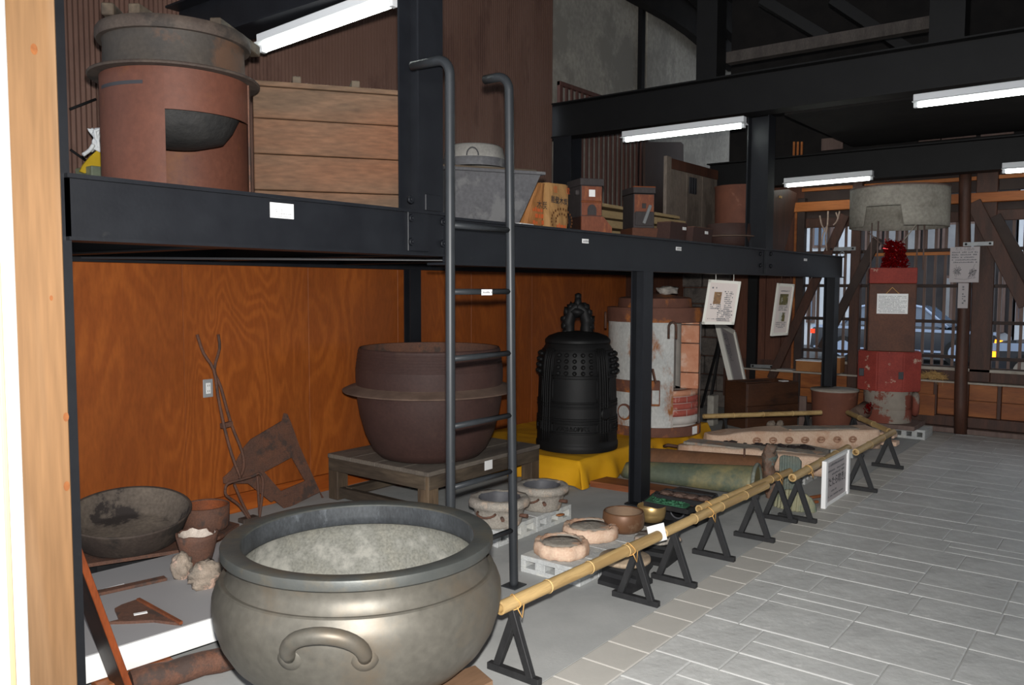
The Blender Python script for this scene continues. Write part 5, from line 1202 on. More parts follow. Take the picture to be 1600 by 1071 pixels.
def hung(name, TL, TR, BR, BL, label, seed, art):
    c = (TL+TR+BR+BL)/4; t = thing(name, label, 'picture', c, 0, 'white framed pictures hanging under the deck'); ex, ey = (TR-TL+BR-BL)/2, (TL-BL+TR-BR)/2; n = ex.cross(ey).normalized()
    if n.dot(cC-c) < 0: n = -n
    for a, b in ((TL, TR), (TR, BR), (BR, BL), (BL, TL)):
        x = (b-a).normalized(); part('frame_rail', bar(NB(), a-x*.009, b+x*.009, .022, .018, up=n), M['whiteframe'], t)
    part('backing', prism(NB(), [TL-n*.006, TR-n*.006, BR-n*.006, BL-n*.006], n*.006), M['whiteframe'], t)
    m = mat('mount_board', s(222, 210, 204), rough=.5); ins = lambda k: [c+(p-c)*k for p in (TL, TR, BR, BL)]
    part('mount', prism(NB(), [p+n*.0005 for p in ins(.93)], n*.002), m, t)
    Q = lambda u, v: BL+ex*u+ey*v+n*.004
    pic = mat('printed_photo', s(150, 108, 60), s(84, 58, 44), 14, .4, patch=s(214, 190, 140), pscale=12) if art == 1 else mat('printed_photo', s(120, 110, 60), s(70, 70, 52), 12, .4, patch=s(206, 204, 196), pscale=9)
    for u0_, u1_, v0_, v1_ in art_rects[art]: part('photo', prism(NB(), [Q(u0_, v0_), Q(u1_, v0_), Q(u1_, v1_), Q(u0_, v1_)], n*.001), pic, t)
    bm = NB()
    for u0_, v0_, w_, rows_, pt, hh in art_text[art]: printlines(bm, Q(u0_, v0_), ey*-1, ex, ey.length*w_, rows_, pt, hh, seed=seed) if False else printlines(bm, Q(u0_, v0_), ex, ey, ex.length*w_, rows_, pt, hh, seed=seed)
    part('print', bm, M['grey_ink'], t, recalc=False)
    for k, a in ((.25, TL.lerp(TR, .2)), (.8, TL.lerp(TR, .8))):
        part('wire', tube(NB(), [a, Vector((a.x, a.y, (a.z+1.66)/2))+n*.008, Vector((a.x, a.y, 1.66))], .003, 5), M['whiteframe'] if art == 1 else M['rust'], t)
art_rects = {1: [(.22, .47, .47, .76)], 2: [(.2, .75, .60, .82), (.3, .68, .27, .45)]}
art_text = {1: [(.12, .84, .14, 1, .02, .014), (.56, .76, .26, 13, .0165, .011), (.14, .44, .34, 3, .016, .011), (.40, .34, .42, 8, .0165, .011), (.12, .10, .6, 1, .02, .007)], 2: [(.2, .87, .6, 1, .02, .012), (.2, .57, .6, 4, .014, .009), (.14, .24, .7, 3, .018, .010), (.3, .14, .4, 1, .02, .009)]}
TL, TR = PY(1108.5, 439, 2.92), PY(1156, 442, 2.92); cx = (TL+TR)/2; vd = Vector((cx.x, cx.y, 0)).normalized()
def onpl(u, v, c, n):
    d = ray(u, v); return cC+d*((c-cC).dot(n)/d.dot(n))
n1 = Vector((-.80, -.55, -.05)).normalized()
hung('hanging_picture', onpl(1109, 439, cx, n1), onpl(1155.5, 442, cx, n1), onpl(1145, 505.5, cx, n1), onpl(1098.5, 505, cx, n1), 'white framed page with a small photo, left one of two hanging pictures', 5, 1)
c2_ = PY(1227, 445, 2.92); n2 = Vector((-.25, -.965, -.10)).normalized()
hung('hanging_picture', onpl(1216, 444.5, c2_, n2), onpl(1239.5, 446, c2_, n2), onpl(1229, 522, c2_, n2), onpl(1205.5, 523.5, c2_, n2), 'white framed page with dark photos, right one of two hanging pictures', 6, 2)
# ---------------------------------------------------------------- model furnace tower with its hood
M['redp'] = mat('flaking_red_paint', s(152, 60, 50), s(132, 52, 44), 5, .75, patch=s(186, 158, 140), pscale=6, plo=.585, phi=.63, bump=.2, fine=.3)
M['brownp'] = mat('brown_scuffed_box', s(98, 60, 42), s(78, 48, 36), 4, .65, patch=s(120, 84, 58), pscale=5, plo=.6, phi=.7, fine=.4)
M['spot'] = mat('flaked_white_over_red', s(150, 140, 128), s(132, 124, 114), 5, .8, patch=s(124, 66, 52), pscale=3.2, plo=.50, phi=.54, bump=.2)
M['hoodm'] = mat('grey_cloth_hood', s(162, 157, 146), s(142, 137, 127), 2.5, .8, patch=s(112, 107, 98), pscale=4, plo=.58, phi=.75, bump=.15, fine=.4)
tx, ty = 9.25, 2.20; fa = math.atan2(-ty, -tx)
t = thing('tower_furnace', 'tall red and brown model furnace tower on cinder blocks', 'furnace model', (tx, ty, .15), fa+R(4))       # local +X looks at the visitor
for i, yy in enumerate((-.20, .20)):
    c_ = Vector((tx, ty, 0))+Vector((-math.sin(fa), math.cos(fa), 0))*yy
    cinder(f'cinder block under the red model furnace tower, {("right", "left")[i] if yy < 0 else "left"} one', c_.x-.16, c_.y-.2, .36, .38 if False else .30, .10, 'x', 'cinder blocks under the tower')
bm = NB(); box(bm, -.24, .26, -.32, .28, -.05, -.005, .004); solo('plank_slab', bm, M['slat'], 'grey plank slab under the spotted foot of the tower', 'plank', (tx, ty, .152), world=False)
def tp(nm, bm, m, **k): return part(nm, bm, M[m], t, world=False, **k)
tp('pedestal', sharp(lathe(NB(), [(0, 0), (.235, 0), (.238, .12), (.225, .14), (.235, .16), (.235, .33), (0, .33)], 40), 40), 'spot')
bm = NB(); tube(bm, [(.02+.075*math.cos(2*PI*k/18), .262, .19+.095*math.sin(2*PI*k/18)) for k in range(18)], .035, 8, closed=True); tp('side_spout', bm, 'spot')
bm = NB(); tube(bm, [(.1, -.2, .12), (.22, -.32, .07)], [.09, .07], 14); tp('front_spout', bm, 'dust')
bm = NB(); n8 = [(.27*math.cos(a)*1.02, .36*math.sin(a)) for a in [R(22.5+45*k) for k in range(8)]]; prism(bm, [(x*.92, y*.90, .33) for x, y in n8], (0, 0, .41)); bmesh.ops.bevel(bm, geom=list(bm.edges), offset=.012, segments=2, affect='EDGES'); rb2 = tp('lower_drum', bm, 'redp', label='big red drum with eight sides')
for y, z in ((.10, .50), (-.27, .52)): bm = NB(); box(bm, (.18 if y < 0 else .20), (.236 if y > 0 else .20), y-.025, y+.025, z-.04, z+.04, .004); part('vent_hole', bm, M['ink'], rb2, world=False)
bm = NB(); box(bm, -.2, .20, -.222, .222, .74, 1.44, .008); bx = tp('brown_box', bm, 'brownp', label='scuffed brown box')
bm = NB(); box(bm, -.21, .21, -.222, .222, 1.44, 1.60, .006); tp('red_cap', bm, 'redp', label='red cap board')
bm = NB(); box(bm, .2005, .204, -.145, .145, 1.13, 1.335); pp = part('paper_sheet', bm, M['card'], bx, world=False)
part('print', printlines(NB(), Vector((tx, ty, .15))+Matrix.Rotation(fa+R(4), 3, 'Z') @ Vector((.204, -.13, 1.305)), Matrix.Rotation(fa+R(4), 3, 'Z') @ Vector((0, 1, 0)), (0, 0, 1), .26, 11, .016, .008, seed=9), M['faint'], bx, recalc=False)
part('string', tube(NB(), [(.207, -.06, 1.335), (.207, -.005, 1.40), (.207, .06, 1.335)], .004, 5), M['string'], bx, world=False)
for x, y in ((.1, -.15), (.1, .28), (-.12, -.2), (-.12, .24)): tp('hood_rod', tube(NB(), [(x, y, 1.58), (x, y, 2.08)], .008, 6), 'slat')
tp('cross_rod', tube(NB(), [(.0, .0, 1.74), (.35, .22, 2.08)], .006, 5), 'pale'); tp('cross_rod', tube(NB(), [(.0, .0, 1.74), (.1, -.25, 1.98)], .006, 5), 'slat')
M['tins'] = mat('red_tinsel', (.35, .004, .008), (.16, .001, .003), 60, .2, metal=.6)
bm = NB(); rg = random.Random(3)
for k in range(620):
    a = rg.uniform(0, 2*PI); hh = rg.random(); rad = (.135-.05*hh)*math.sqrt(rg.random()); c_ = Vector((.08+rad*math.cos(a), .02+rad*math.sin(a)-.02*hh, 1.605+.27*hh)); v = Vector((rg.uniform(-1, 1), rg.uniform(-1, 1), rg.uniform(-1, 1))).normalized()*.03; w = Vector((rg.uniform(-1, 1), rg.uniform(-1, 1), rg.uniform(-1, 1))).normalized()*.007
    bm.faces.new([bm.verts.new(p) for p in (c_-v-w, c_+v-w, c_+v+w, c_-v+w)])
solo('tinsel_flame', bm, M['tins'], 'red tinsel heap standing for flames on top of the tower', 'tinsel', (tx, ty, .15), world=False, kind='stuff').rotation_euler = (0, 0, fa+R(4))
bm = NB()
for k in range(60):
    c_ = Vector((rg.uniform(-.05, .05), rg.uniform(-.03, .03), rg.uniform(-.04, .06))); v = Vector((rg.uniform(-1, 1), rg.uniform(-1, 1), rg.uniform(-1, 1))).normalized()*.024; w = v.cross(Vector((.3, .5, .8))).normalized()*.006
    bm.faces.new([bm.verts.new(p) for p in (c_-v-w, c_+v-w, c_+v+w, c_-v+w)])
o = PX(1357, 640, 9.0); solo('tinsel_tuft', bm, M['tins'], 'small red tinsel tuft at the spout low on the tower', 'tinsel', (o.x, o.y, o.z), world=False, kind='stuff')
# hood: open cloth ring with a step cut into its front rim
t = thing('hood', 'grey round cloth hood with a stepped notch hung over the tower', 'hood', (tx+.03, ty-.04, 2.17)); tx, ty = tx+.03, ty-.04; rh = .475; bm = NB(); n = 96; rows = []
for k in range(n):
    a = 2*PI*k/n; al = (math.degrees(a-fa)+180) % 360-180; zb = 2.165
    if -41 < al < 5: zb = 2.365
    rows.append([bm.verts.new((tx+(rh*(1-.0*j))*math.cos(a), ty+rh*math.sin(a), zb+(2.57-zb)*j/6)) for j in range(7)])
for k in range(n):
    for j in range(6): f = bm.faces.new((rows[k][j], rows[(k+1) % n][j], rows[(k+1) % n][j+1], rows[k][j+1])); f.smooth = True
bmesh.ops.recalc_face_normals(bm, faces=bm.faces)
bmesh.ops.solidify(bm, geom=list(bm.faces), thickness=.008); part('skirt', bm, M['hoodm'], t)
bm = NB(); tube(bm, [(tx+rh*.985*math.cos(2*PI*k/48), ty+rh*.985*math.sin(2*PI*k/48), 2.565) for k in range(48)], .012, 6, closed=True); part('top_hoop', bm, M['slat'], t)
# ---------------------------------------------------------------- far corner odds and ends
M['rustdrum'] = mat('brown_rusty_drum', s(128, 80, 62), s(110, 68, 54), 4, .75, patch=s(150, 104, 84), pscale=5, plo=.6, phi=.68, bump=.1)
c = CF(1302, 677, 0, .235); t = thing('rusty_bucket', 'wide brown rusty bucket with a board lid behind the end post', 'bucket', c); Md = Matrix.Translation(c)
part('wall', lathe(NB(), [(0, 0), (.215, 0), (.22, .01), (.24, .42), (.245, .43), (.235, .43), (.21, .03), (0, .02)], 48, M=Md), M['rustdrum'], t)
part('lid', lathe(NB(), [(0, .43), (.25, .43), (.25, .446), (0, .446)], 40, M=Md), M['pale'], t, label='pale board lid')
c = G(1350, 668, 0); t = thing('iron_pot', 'small brown iron pot on the floor left of the red tower', 'pot', c); part('wall', lathe(NB(), [(0, 0), (.10, 0), (.14, .05), (.15, .15), (.12, .19), (.10, .19), (.11, .14), (0, .03)], 32, M=Matrix.Translation(c+Vector((.02, .05, 0)))), M['iron'], t)
c = G(1208, 678, 0); bm = NB(); box(bm, c.x-.08, c.x+.10, c.y-.10, c.y+.06, 0, .08, .01); o = solo('stone_lump_tray', bm, M['claygrey'], 'small tray with grey lumps in front of the dark chest', 'tray', c)
for k, (dx, dy) in enumerate(((-.02, .02), (.05, -.05), (-.03, -.16), (.02, -.22))):
    bm = NB(); blob(bm, (c.x+dx, c.y+dy, .105 if k < 2 else .04), .045, 2, .5, 3, (1, 1, .75), k); solo('slag_lump', bm, M['slag'], ('grey slag lump on the small tray before the chest, left one', 'grey slag lump on the small tray before the chest, right one', 'pinkish slag lump on the floor right of the small tray, near one', 'pinkish slag lump on the floor right of the small tray, far one')[k], 'slag', (c.x+dx, c.y+dy, .06), 'slag before the chest')
p = PX(1262, 632, 9.25); bm = NB(); box(bm, 9.26, 9.29, 3.05, 3.13, 0, .33, .004); solo('grey_board_piece', bm, M['slat'], 'small upright grey board between the chest and the bucket', 'board', (9.27, 3.1, 0))
c = G(1130, 668, 0); bm = NB(); box(bm, 8.56, 8.70, 3.84, 3.92, 0, .34, .01); solo('pale_stone', bm, M['conc2'], 'pale upright stone block left of the chest by the easel leg', 'stone', (8.63, 3.88, 0))
# shelf board on the ledge with cardboard boxes
bm = NB(); box(bm, 9.66, 9.94, 2.86, 3.62, .545, .565, .003); part('ledge_shelf', bm, M['pale'], wall_far)
M['cardb'] = mat('brown_cardboard', s(168, 114, 66), s(150, 98, 56), 4, .8)
def far_box(label, u0, u1, v0, v1, X, dx, name='cardboard_box'):
    a = PX(u0, v1, X); b = PX(u1, v0, X); z0_ = max(.5655, a.z); t = thing(name, label, 'box', (X, (a.y+b.y)/2, z0_)); bm = NB(); box(bm, X, X+dx, b.y, a.y, z0_, b.z, .004); part('carton', bm, M['cardb'], t); bm = NB(); box(bm, X-.004, X+dx, b.y-.004, a.y+.004, b.z, b.z+.008); part('white_lid', bm, M['card'], t); return t
far_box('flat cardboard box with a white top on the ledge left of the end post', 1243, 1283, 566, 583, 9.70, .2); far_box('cardboard box on the ledge, half hidden behind the end post', 1284, 1313, 560, 583, 9.72, .18)
bm = NB(); a = PX(1213, 578, 9.68); b = PX(1238, 578, 9.68); box(bm, 9.68, 9.88, b.y, a.y, .5655, .569); solo('paper_sheet', bm, M['card'], 'white paper sheet lying on the ledge left of the cardboard boxes', 'paper', (9.7, a.y, .5655))
# straw
M['straw'] = mat('dry_straw', s(206, 170, 112), s(176, 138, 84), 30, .8)
bm = NB(); rg = random.Random(2); a = PX(1437, 590, 9.9); b = PX(1475, 590, 9.9)
for k in range(150):
    y = rg.uniform(b.y, a.y); w = 1-abs((y-(a.y+b.y)/2)/(a.y-b.y)*1.5)**2; c_ = Vector((9.91+rg.uniform(-.03, .03), y, .55+rg.random()*.075*max(.2, w))); v = Vector((rg.uniform(-.2, .2), rg.uniform(-1, 1), rg.uniform(-.3, .35))).normalized()*rg.uniform(.03, .07); tube(bm, [c_-v, c_+Vector((0, 0, .008)), c_+v], .0022, 3)
solo('straw_bundle', bm, M['straw'], 'heap of dry straw on the lower ledge right of the red tower', 'straw', (9.91, (a.y+b.y)/2, .547), kind='stuff')
# signs and brackets on the far timbers
M['galv'] = mat('galvanised_steel', s(150, 152, 152), s(130, 133, 134), 10, .45, metal=.4)
def bracket(u0, v0, u1, v1, X, label):
    a, b = PX(u0, v0, X), PX(u1, v1, X); t = thing('metal_bracket', label, 'bracket', (a+b)/2, 0, 'metal brackets on the far timbers'); part('strap', bar(NB(), a, b, .008, .04, up=(0, 0, 1)), M['galv'], t)
    for q in (.1, .9): p = a.lerp(b, q); part('bolt', tube(NB(), [p, p-Vector((.016, 0, 0))], .012, 8), M['steel2'], t)
bracket(1295, 389.5, 1337, 388.5, 9.84, 'grey metal strap on the timbers left of the hood'); bracket(1505, 382, 1552, 380.5, 9.72, 'grey metal strap above the sheet with two drawings'); bracket(1173, 572, 1209, 573.5, 9.84, 'grey metal strap on the brown boards above the chest')
p = PX(1316, 398, 9.82); part('ring', tube(NB(), [(p.x, p.y+.025*math.cos(2*PI*k/12), p.z+.03*math.sin(2*PI*k/12)) for k in range(12)], .006, 5, closed=True), M['galv'], [o for o in bpy.data.objects if o.name.startswith('metal_bracket')][0])
XS = 9.70; TL, BR = PX(1485, 386.5, XS), PX(1529, 441.5, XS); BRb = PX(1528, 441.5, XS); BL = PX(1483.5, 441.5, XS)
t = thing('notice_sheet', 'white notice with small print and two ink drawings on the log post', 'notice', (XS, (TL.y+BR.y)/2, TL.z)); 
bm = NB(); box(bm, XS, XS+.006, BR.y, TL.y, BR.z, TL.z); part('sheet', bm, M['greysheet'], t)
lettering('たたら踏み', .036, M['grey_ink'], t, (XS, (TL.y+BR.y)/2, TL.z-.025), (0, -1, 0), (0, 0, 1))
part('print', printlines(NB(), (XS-.001, TL.y-.018, TL.z-.062), (0, -1, 0), (0, 0, 1), (TL.y-BR.y)-.036, 5, .026, .014, seed=21), M['grey_ink'], t, recalc=False)
bm = NB(); rg = random.Random(6)
for cy, cz in ((TL.y-.075, BR.z+.10), (TL.y-.215, BR.z+.085)):
    for k in range(16):
        pts = [Vector((XS-.0015, cy+rg.uniform(-.035, .035)+.012*math.sin(q*1.5+k), cz+rg.uniform(-.05, .05)+.01*q)) for q in range(3)]; tube(bm, pts, .0014, 3)
tube(bm, [(XS-.0015, TL.y-.05, BR.z+.04), (XS-.0015, TL.y-.14, BR.z+.028), (XS-.0015, TL.y-.25, BR.z+.05)], .0014, 3); tube(bm, [(XS-.0015, TL.y-.21, BR.z+.13), (XS-.0015, TL.y-.235, BR.z+.19)], .0014, 3); tube(bm, [(XS-.0015, TL.y-.07, BR.z+.13), (XS-.0015, TL.y-.06, BR.z+.185)], .0014, 3)
part('ink_drawing', bm, M['grey_ink'], t)
a, b = PX(1497.5, 442.5, 9.72), PX(1512, 482, 9.72); t = thing('notice_strip', 'narrow white strip with vertical characters under the notice', 'notice', (9.72, (a.y+b.y)/2, a.z)); bm = NB(); box(bm, 9.72, 9.726, b.y, a.y, b.z, a.z); part('sheet', bm, M['greysheet'], t)
part('print', printlines(NB(), (9.719, (a.y+b.y)/2+.009, a.z-.05), (0, -1, 0), (0, 0, 1), .018, 8, .024, .018, rag=0, seed=5), M['grey_ink'], t, recalc=False)
# pale bare branches hanging left of the hood
t = thing('bare_branches', 'pale bare branches hanging under the orange beam left of the hood', 'branches', PX(1295, 360, 9.75))
M['branch'] = mat('pale_bark', s(186, 164, 148), s(150, 130, 116), 20, .8)
for l in ([(1294, 330), (1293, 350), (1290, 372), (1292, 392)], [(1293, 352), (1286, 366), (1283, 385)], [(1281, 337), (1284, 352), (1290, 362)], [(1312, 330), (1308, 345), (1302, 352)], [(1310, 342), (1306, 332)]):
    part('branch', tube(NB(), smooth([PX(u, v, 9.75) for u, v in l], 3), .009, 6), M['branch'], t)

# ---------------------------------------------------------------- upper deck: furnace drum with pot
DZ = 1.8935
Y_ = 3.55; p = PY(279, 300, Y_); fc = Vector((p.x, p.y, DZ)); Mf = Matrix.Translation((fc.x, fc.y, 0)); ck = math.atan2(-fc.y, -fc.x); RD = .315
t = thing('drum_furnace', 'rusty brown drum furnace with a big doorway, carrying a pot, on the deck', 'furnace', fc)
M['drumr'] = mat('red_brown_sheet', s(96, 57, 43), s(84, 49, 37), 3, .65, patch=s(108, 66, 36), pscale=2.2, plo=.52, phi=.68, bump=.1, fine=.25)
M['soot'] = mat('sooty_iron', (.018, .018, .018), (.03, .029, .028), 14, .7, bump=.5, bscale=30)
M['potiron'] = mat('dark_pot_iron', s(62, 56, 50), s(50, 47, 45), 4, .7, patch=s(84, 62, 48), pscale=2.4, bump=.2, fine=.3)
zt, zo = 2.46, 2.285; a0, a1 = ck+R(-8.5), ck+R(74)
bm = NB()
lathe(bm, [(RD, DZ), (RD, zt), (RD-.006, zt), (RD-.006, DZ), (RD, DZ)], 60, a1, a0+2*PI, M=Mf); part('drum', sharp(bm, 40), M['drumr'], t)
bm = NB(); lathe(bm, [(RD, zo), (RD, zt), (RD-.006, zt), (RD-.006, zo), (RD, zo)], 24, a0, a1, M=Mf); part('drum_lintel', sharp(bm, 40), M['drumr'], t)
a_ = a1+R(2); part('seam', bar(NB(), (fc.x+(RD+.003)*math.cos(a_), fc.y+(RD+.003)*math.sin(a_), DZ), (fc.x+(RD+.003)*math.cos(a_), fc.y+(RD+.003)*math.sin(a_), zt), .03, .006, up=(math.cos(a_), math.sin(a_), 0)), M['rust'], t)
bm = NB(); lathe(bm, [(RD+.0015, 2.385), (RD+.0015, 2.40)], 14, ck+R(-70), ck+R(-24), M=Mf); part('dark_slit', bm, M['ink'], t)
t2 = thing('big_pot', 'dark iron pot with a wide flange and lid sitting in the drum furnace', 'pot', (fc.x, fc.y, zt))
part('bottom', lathe(NB(), [(0, 2.17), (.10, 2.175), (.20, 2.20), (.24, 2.25), (.28, 2.33), (.298, 2.46)], 56, M=Mf), M['soot'], t2, label='sooty round bottom')
part('flange', sharp(lathe(NB(), [(.298, 2.461), (.36, 2.461), (.365, 2.468), (.36, 2.474), (.305, 2.478)], 64, M=Mf), 40), M['iron'], t2)
part('upper_wall', lathe(NB(), [(.305, 2.474), (.299, 2.53), (.297, 2.60), (.303, 2.625)], 56, M=Mf), M['potiron'], t2)
part('lid', sharp(lathe(NB(), [(.28, 2.618), (.322, 2.618), (.328, 2.63), (.326, 2.66), (.318, 2.672), (0, 2.685)], 56, M=Mf), 40), M['iron'], t2)
for (u0, v0, u1, v1, z) in ((190, 14, 252, 22, 2.70), (225, 24, 286, 12, 2.71), (352, 40, 382, 36, 2.69)):
    d_ = Vector((math.cos(ck+PI), math.sin(ck+PI), 0)); sd_ = Vector((d_.y, -d_.x, 0)); q = (u0+u1)/2; off = (q-276)/345
    pa = Vector((fc.x, fc.y, z))+sd_*(off-.10)-d_*.2; pb = pa+sd_*.10*(1 if u0 < 225 else 2)+d_*.40
    part('lid_bar', bar(NB(), pa, pb, .05, .05, bev=.004), M['oldwood'], t2)
# crate
nC = Vector((-.574, -.819, 0)); pC = Vector((2.62, 3.72, 0)); dC = Vector((.819, -.574, 0))
def RP(u, v): d = ray(u, v); return cC+d*((pC-cC).dot(nC)/d.dot(nC))
M['crate'] = grain('weathered_crate_board', s(106, 82, 63), s(94, 74, 57), s(120, 72, 44), 'x', rings=7, scale=2, stretch=.2, rough=.75, fine=.6)
L0, R0 = RP(396, 200), RP(668, 200); Lc = (R0-L0).length; rzC = math.atan2(dC.y, dC.x)
t = thing('wooden_crate', 'big weathered wooden crate of wide boards beside the drum furnace', 'crate', (L0.x, L0.y, DZ), rzC)
ztop = RP(402, 130).z; zb_ = [DZ]+[RP(470, v).z for v in (299, 243, 188)]+[ztop-.012]
for z0_, z1_ in zip(zb_[:-1], zb_[1:]):
    z0_ -= DZ; z1_ -= DZ; bm = NB(); box(bm, .0, Lc, 0, .024, z0_+.002, z1_-.002, .004); part('board', bm, M['crate'], t, world=False)
    for x in (0.0, Lc-.024): bm = NB(); box(bm, x, x+.024, .024, .46, z0_+.002, z1_-.002, .003); part('side_board', bm, M['crate'], t, world=False)
    bm = NB(); box(bm, 0, Lc, .46, .484, z0_+.002, z1_-.002, .003); part('back_board', bm, M['crate'], t, world=False)
bm = NB(); box(bm, -.012, Lc+.012, -.012, .03, ztop-DZ-.012, ztop-DZ+.014, .003); part('top_rail', bm, M['crate'], t, world=False)
bm = NB(); box(bm, .0, Lc, .03, .48, ztop-DZ-.012, ztop-DZ, .0); part('lid', bm, M['crate'], t, world=False)
for u in (464, 556):
    q = (RP(u, 140)-L0).dot(dC); bm = NB(); box(bm, q-.022, q+.022, .0, .45, ztop-DZ+.014, ztop-DZ+.05, .003); part('cleat', bm, M['oldwood'], t, world=False)
# grey trough with a pot on it
nT = Vector((-.50, -.866, 0)).normalized(); pT = Vector((3.62, 3.18, 0)); dT = Vector((.866, -.5, 0)).normalized()
def RT(u, v): d = ray(u, v); return cC+d*((pT-cC).dot(nT)/d.dot(nT))
M['trough'] = mat('dusty_grey_iron', s(84, 84, 87), s(76, 76, 79), 4, .75, patch=s(98, 98, 99), pscale=5, bump=.15, fine=.4)
a, b = RT(693, 262), RT(846, 270); zt_ = (a.z+b.z)/2; bot = RT(812, 352); W_ = (b-a).length
t = thing('iron_trough', 'dusty grey iron trough with sloping ends on the deck behind the ladder', 'trough', (a.x, a.y, DZ), math.atan2(dT.y, dT.x)); h_ = zt_-DZ; ins = max(.07, (b-bot).dot(dT))
front = [(0.02, 0, h_), (W_, 0, h_), (W_-ins, .05, 0), (ins*.3, .05, 0)]
def quad(q, th): bm = NB(); n = (Vector(q[1])-Vector(q[0])).cross(Vector(q[2])-Vector(q[1])).normalized(); return prism(bm, q, n*th)
D2 = .42
for nm, q in (('front_wall', front), ('back_wall', [(x, D2-y, z) for x, y, z in front][::-1]), ('end_wall', [(W_, 0, h_), (W_, D2, h_), (W_-ins, D2-.05, 0), (W_-ins, .05, 0)]), ('end_wall', [(.02, D2, h_), (.02, 0, h_), (ins*.3, .05, 0), (ins*.3, D2-.05, 0)])): part(nm, quad(q, .008), M['trough'], t, world=False)
bm = NB(); box(bm, ins*.3, W_-ins, .05, D2-.05, 0, .008); part('floor', bm, M['trough'], t, world=False)
bm = NB(); box(bm, 0, W_+.02, -.02, .012, h_-.012, h_+.006, .002); box(bm, 0, W_+.02, D2-.012, D2+.02, h_-.012, h_+.006, .002); box(bm, W_-.0, W_+.02, .012, D2-.012, h_-.012, h_+.006, .002); box(bm, 0, .02, .012, D2-.012, h_-.012, h_+.006, .002); part('rim', bm, M['trough'], t, world=False)
bm = NB()
for y in (.10, .3): box(bm, .0, W_, y-.03, y+.03, h_+.007, h_+.03, .003)
pl_ = part('cross_plank', bm, M['oldwood'], t, world=False, label='planks across the trough')
q = RT(759, 250); cL = Vector((a.x, a.y, 0))+dT*((q-a).dot(dT))+Vector((-nT.x, -nT.y, 0))*.20; cL.z = zt_+.031
t = thing('upturned_pot', 'pale grey upturned pot with a wire ring on the iron trough', 'pot', cL); Ml = Matrix.Translation(cL) @ Matrix.Rotation(R(0), 4, 'X')
M['potlid'] = mat('dusty_pale_aluminium', s(130, 128, 124), s(112, 110, 106), 5, .7, fine=.3)
part('shell', lathe(NB(), [(.188, .0), (.186, .05), (.172, .118), (.155, .13), (0, .134)], 48, M=Ml), M['potlid'], t)
part('dark_rim_band', lathe(NB(), [(.190, .0), (.191, .045), (.186, .05)], 48, M=Ml), M['trough'], t)
n_ = Vector((-cL.x, -cL.y, 0)).normalized(); s__ = Vector((-n_.y, n_.x, 0)); pc = cL+n_*.19+Vector((0, 0, .052)); part('wire_ring', tube(NB(), [pc-s__*.01+s__*.034*math.cos(PI*k/8)+Vector((0, 0, .045*math.sin(PI*k/8))) for k in range(9)], .004, 5), M['ink'], t)
# paper sacks
M['sack'] = mat('kraft_paper', s(172, 132, 84), s(158, 118, 72), 3, .7, bump=.3, bscale=14)
M['sack2'] = mat('kraft_paper_orange', s(164, 112, 64), s(148, 98, 56), 3, .7, bump=.3, bscale=14)
def sack(label, q4, Y, dep, m, sd):
    P4 = [PY(u, v, Y) for u, v in q4]; c = sum(P4, Vector())/4; t = thing('paper_sack', label, 'paper sack', (c.x, Y+dep/2, DZ), 0, 'paper sacks'); bm = NB(); n = 10; g = {}
    for s2 in (0, 1):
        for i in range(n+1):
            for j in range(n+1):
                u, v = i/n, j/n; p = P4[0].lerp(P4[1], u).lerp(P4[3].lerp(P4[2], u), v); e = min(u, 1-u, 1-v*.98, 1)
                y = Y+(dep if s2 else 0)+(.012*noise.noise(Vector((u*4, v*4, sd+s2)))) + (.02 if not s2 else -.02)*(1-min(1, e*8))
                g[s2, i, j] = bm.verts.new((p.x, y, max(DZ+.001, p.z+.006*noise.noise(Vector((u*6, sd, v*3)))*(1-v))))
    for s2 in (0, 1):
        for i in range(n):
            for j in range(n): bm.faces.new((g[s2, i, j], g[s2, i+1, j], g[s2, i+1, j+1], g[s2, i, j+1]))
    rim = [(i, 0) for i in range(n)]+[(n, j) for j in range(n)]+[(n-i, n) for i in range(n)]+[(0, n-j) for j in range(n)]
    for k in range(len(rim)):
        a_, b_ = rim[k], rim[(k+1) % len(rim)]; bm.faces.new((g[0, *a_], g[0, *b_], g[1, *b_], g[1, *a_]))
    part('bag', bm, M[m], t); return t, P4
t, P4 = sack('left kraft paper charcoal sack with red print, leaning by the iron trough', [(838, 285), (853, 287), (852, 362), (818, 360)], 3.30, .12, 'sack2', 1)
def onq(P4, u, v): return P4[0].lerp(P4[1], u).lerp(P4[3].lerp(P4[2], u), v)
o = onq(P4, .62, .47); lettering('木炭', .06, M['ink'], t, (o.x, 3.286, o.z), (1, 0, 0), (0, 0, 1), lift=.004)
o = onq(P4, .12, .60); part('red_print', printlines(NB(), (o.x, 3.284, o.z), (1, 0, 0), (0, 0, 1), (P4[1]-P4[0]).length*.95, 4, .042, .03, rag=.1, seed=4, lift=.002), M['redink'], t, recalc=False)
t, P4 = sack('right kraft paper charcoal sack with big black characters', [(856, 285), (891, 290), (890, 366), (855, 362)], 3.28, .14, 'sack', 3)
o = onq(P4, .40, .36); lettering('能登木炭', .050, M['ink'], t, (o.x, 3.262, o.z), (1, -.0, -.04), (0, 0, 1), lift=.004, bold=.0008)
o = onq(P4, .22, .14); lettering('佳', .05, M['redink'], t, (o.x, 3.262, o.z), (1, 0, 0), (0, 0, 1), lift=.004); o = onq(P4, .78, .14); lettering('佳', .05, M['redink'], t, (o.x, 3.262, o.z), (1, 0, 0), (0, 0, 1), lift=.004)
M['brownink'] = mat('brown_ink', s(104, 66, 34), rough=.7)
bm = NB(); c_ = onq(P4, .52, .62)
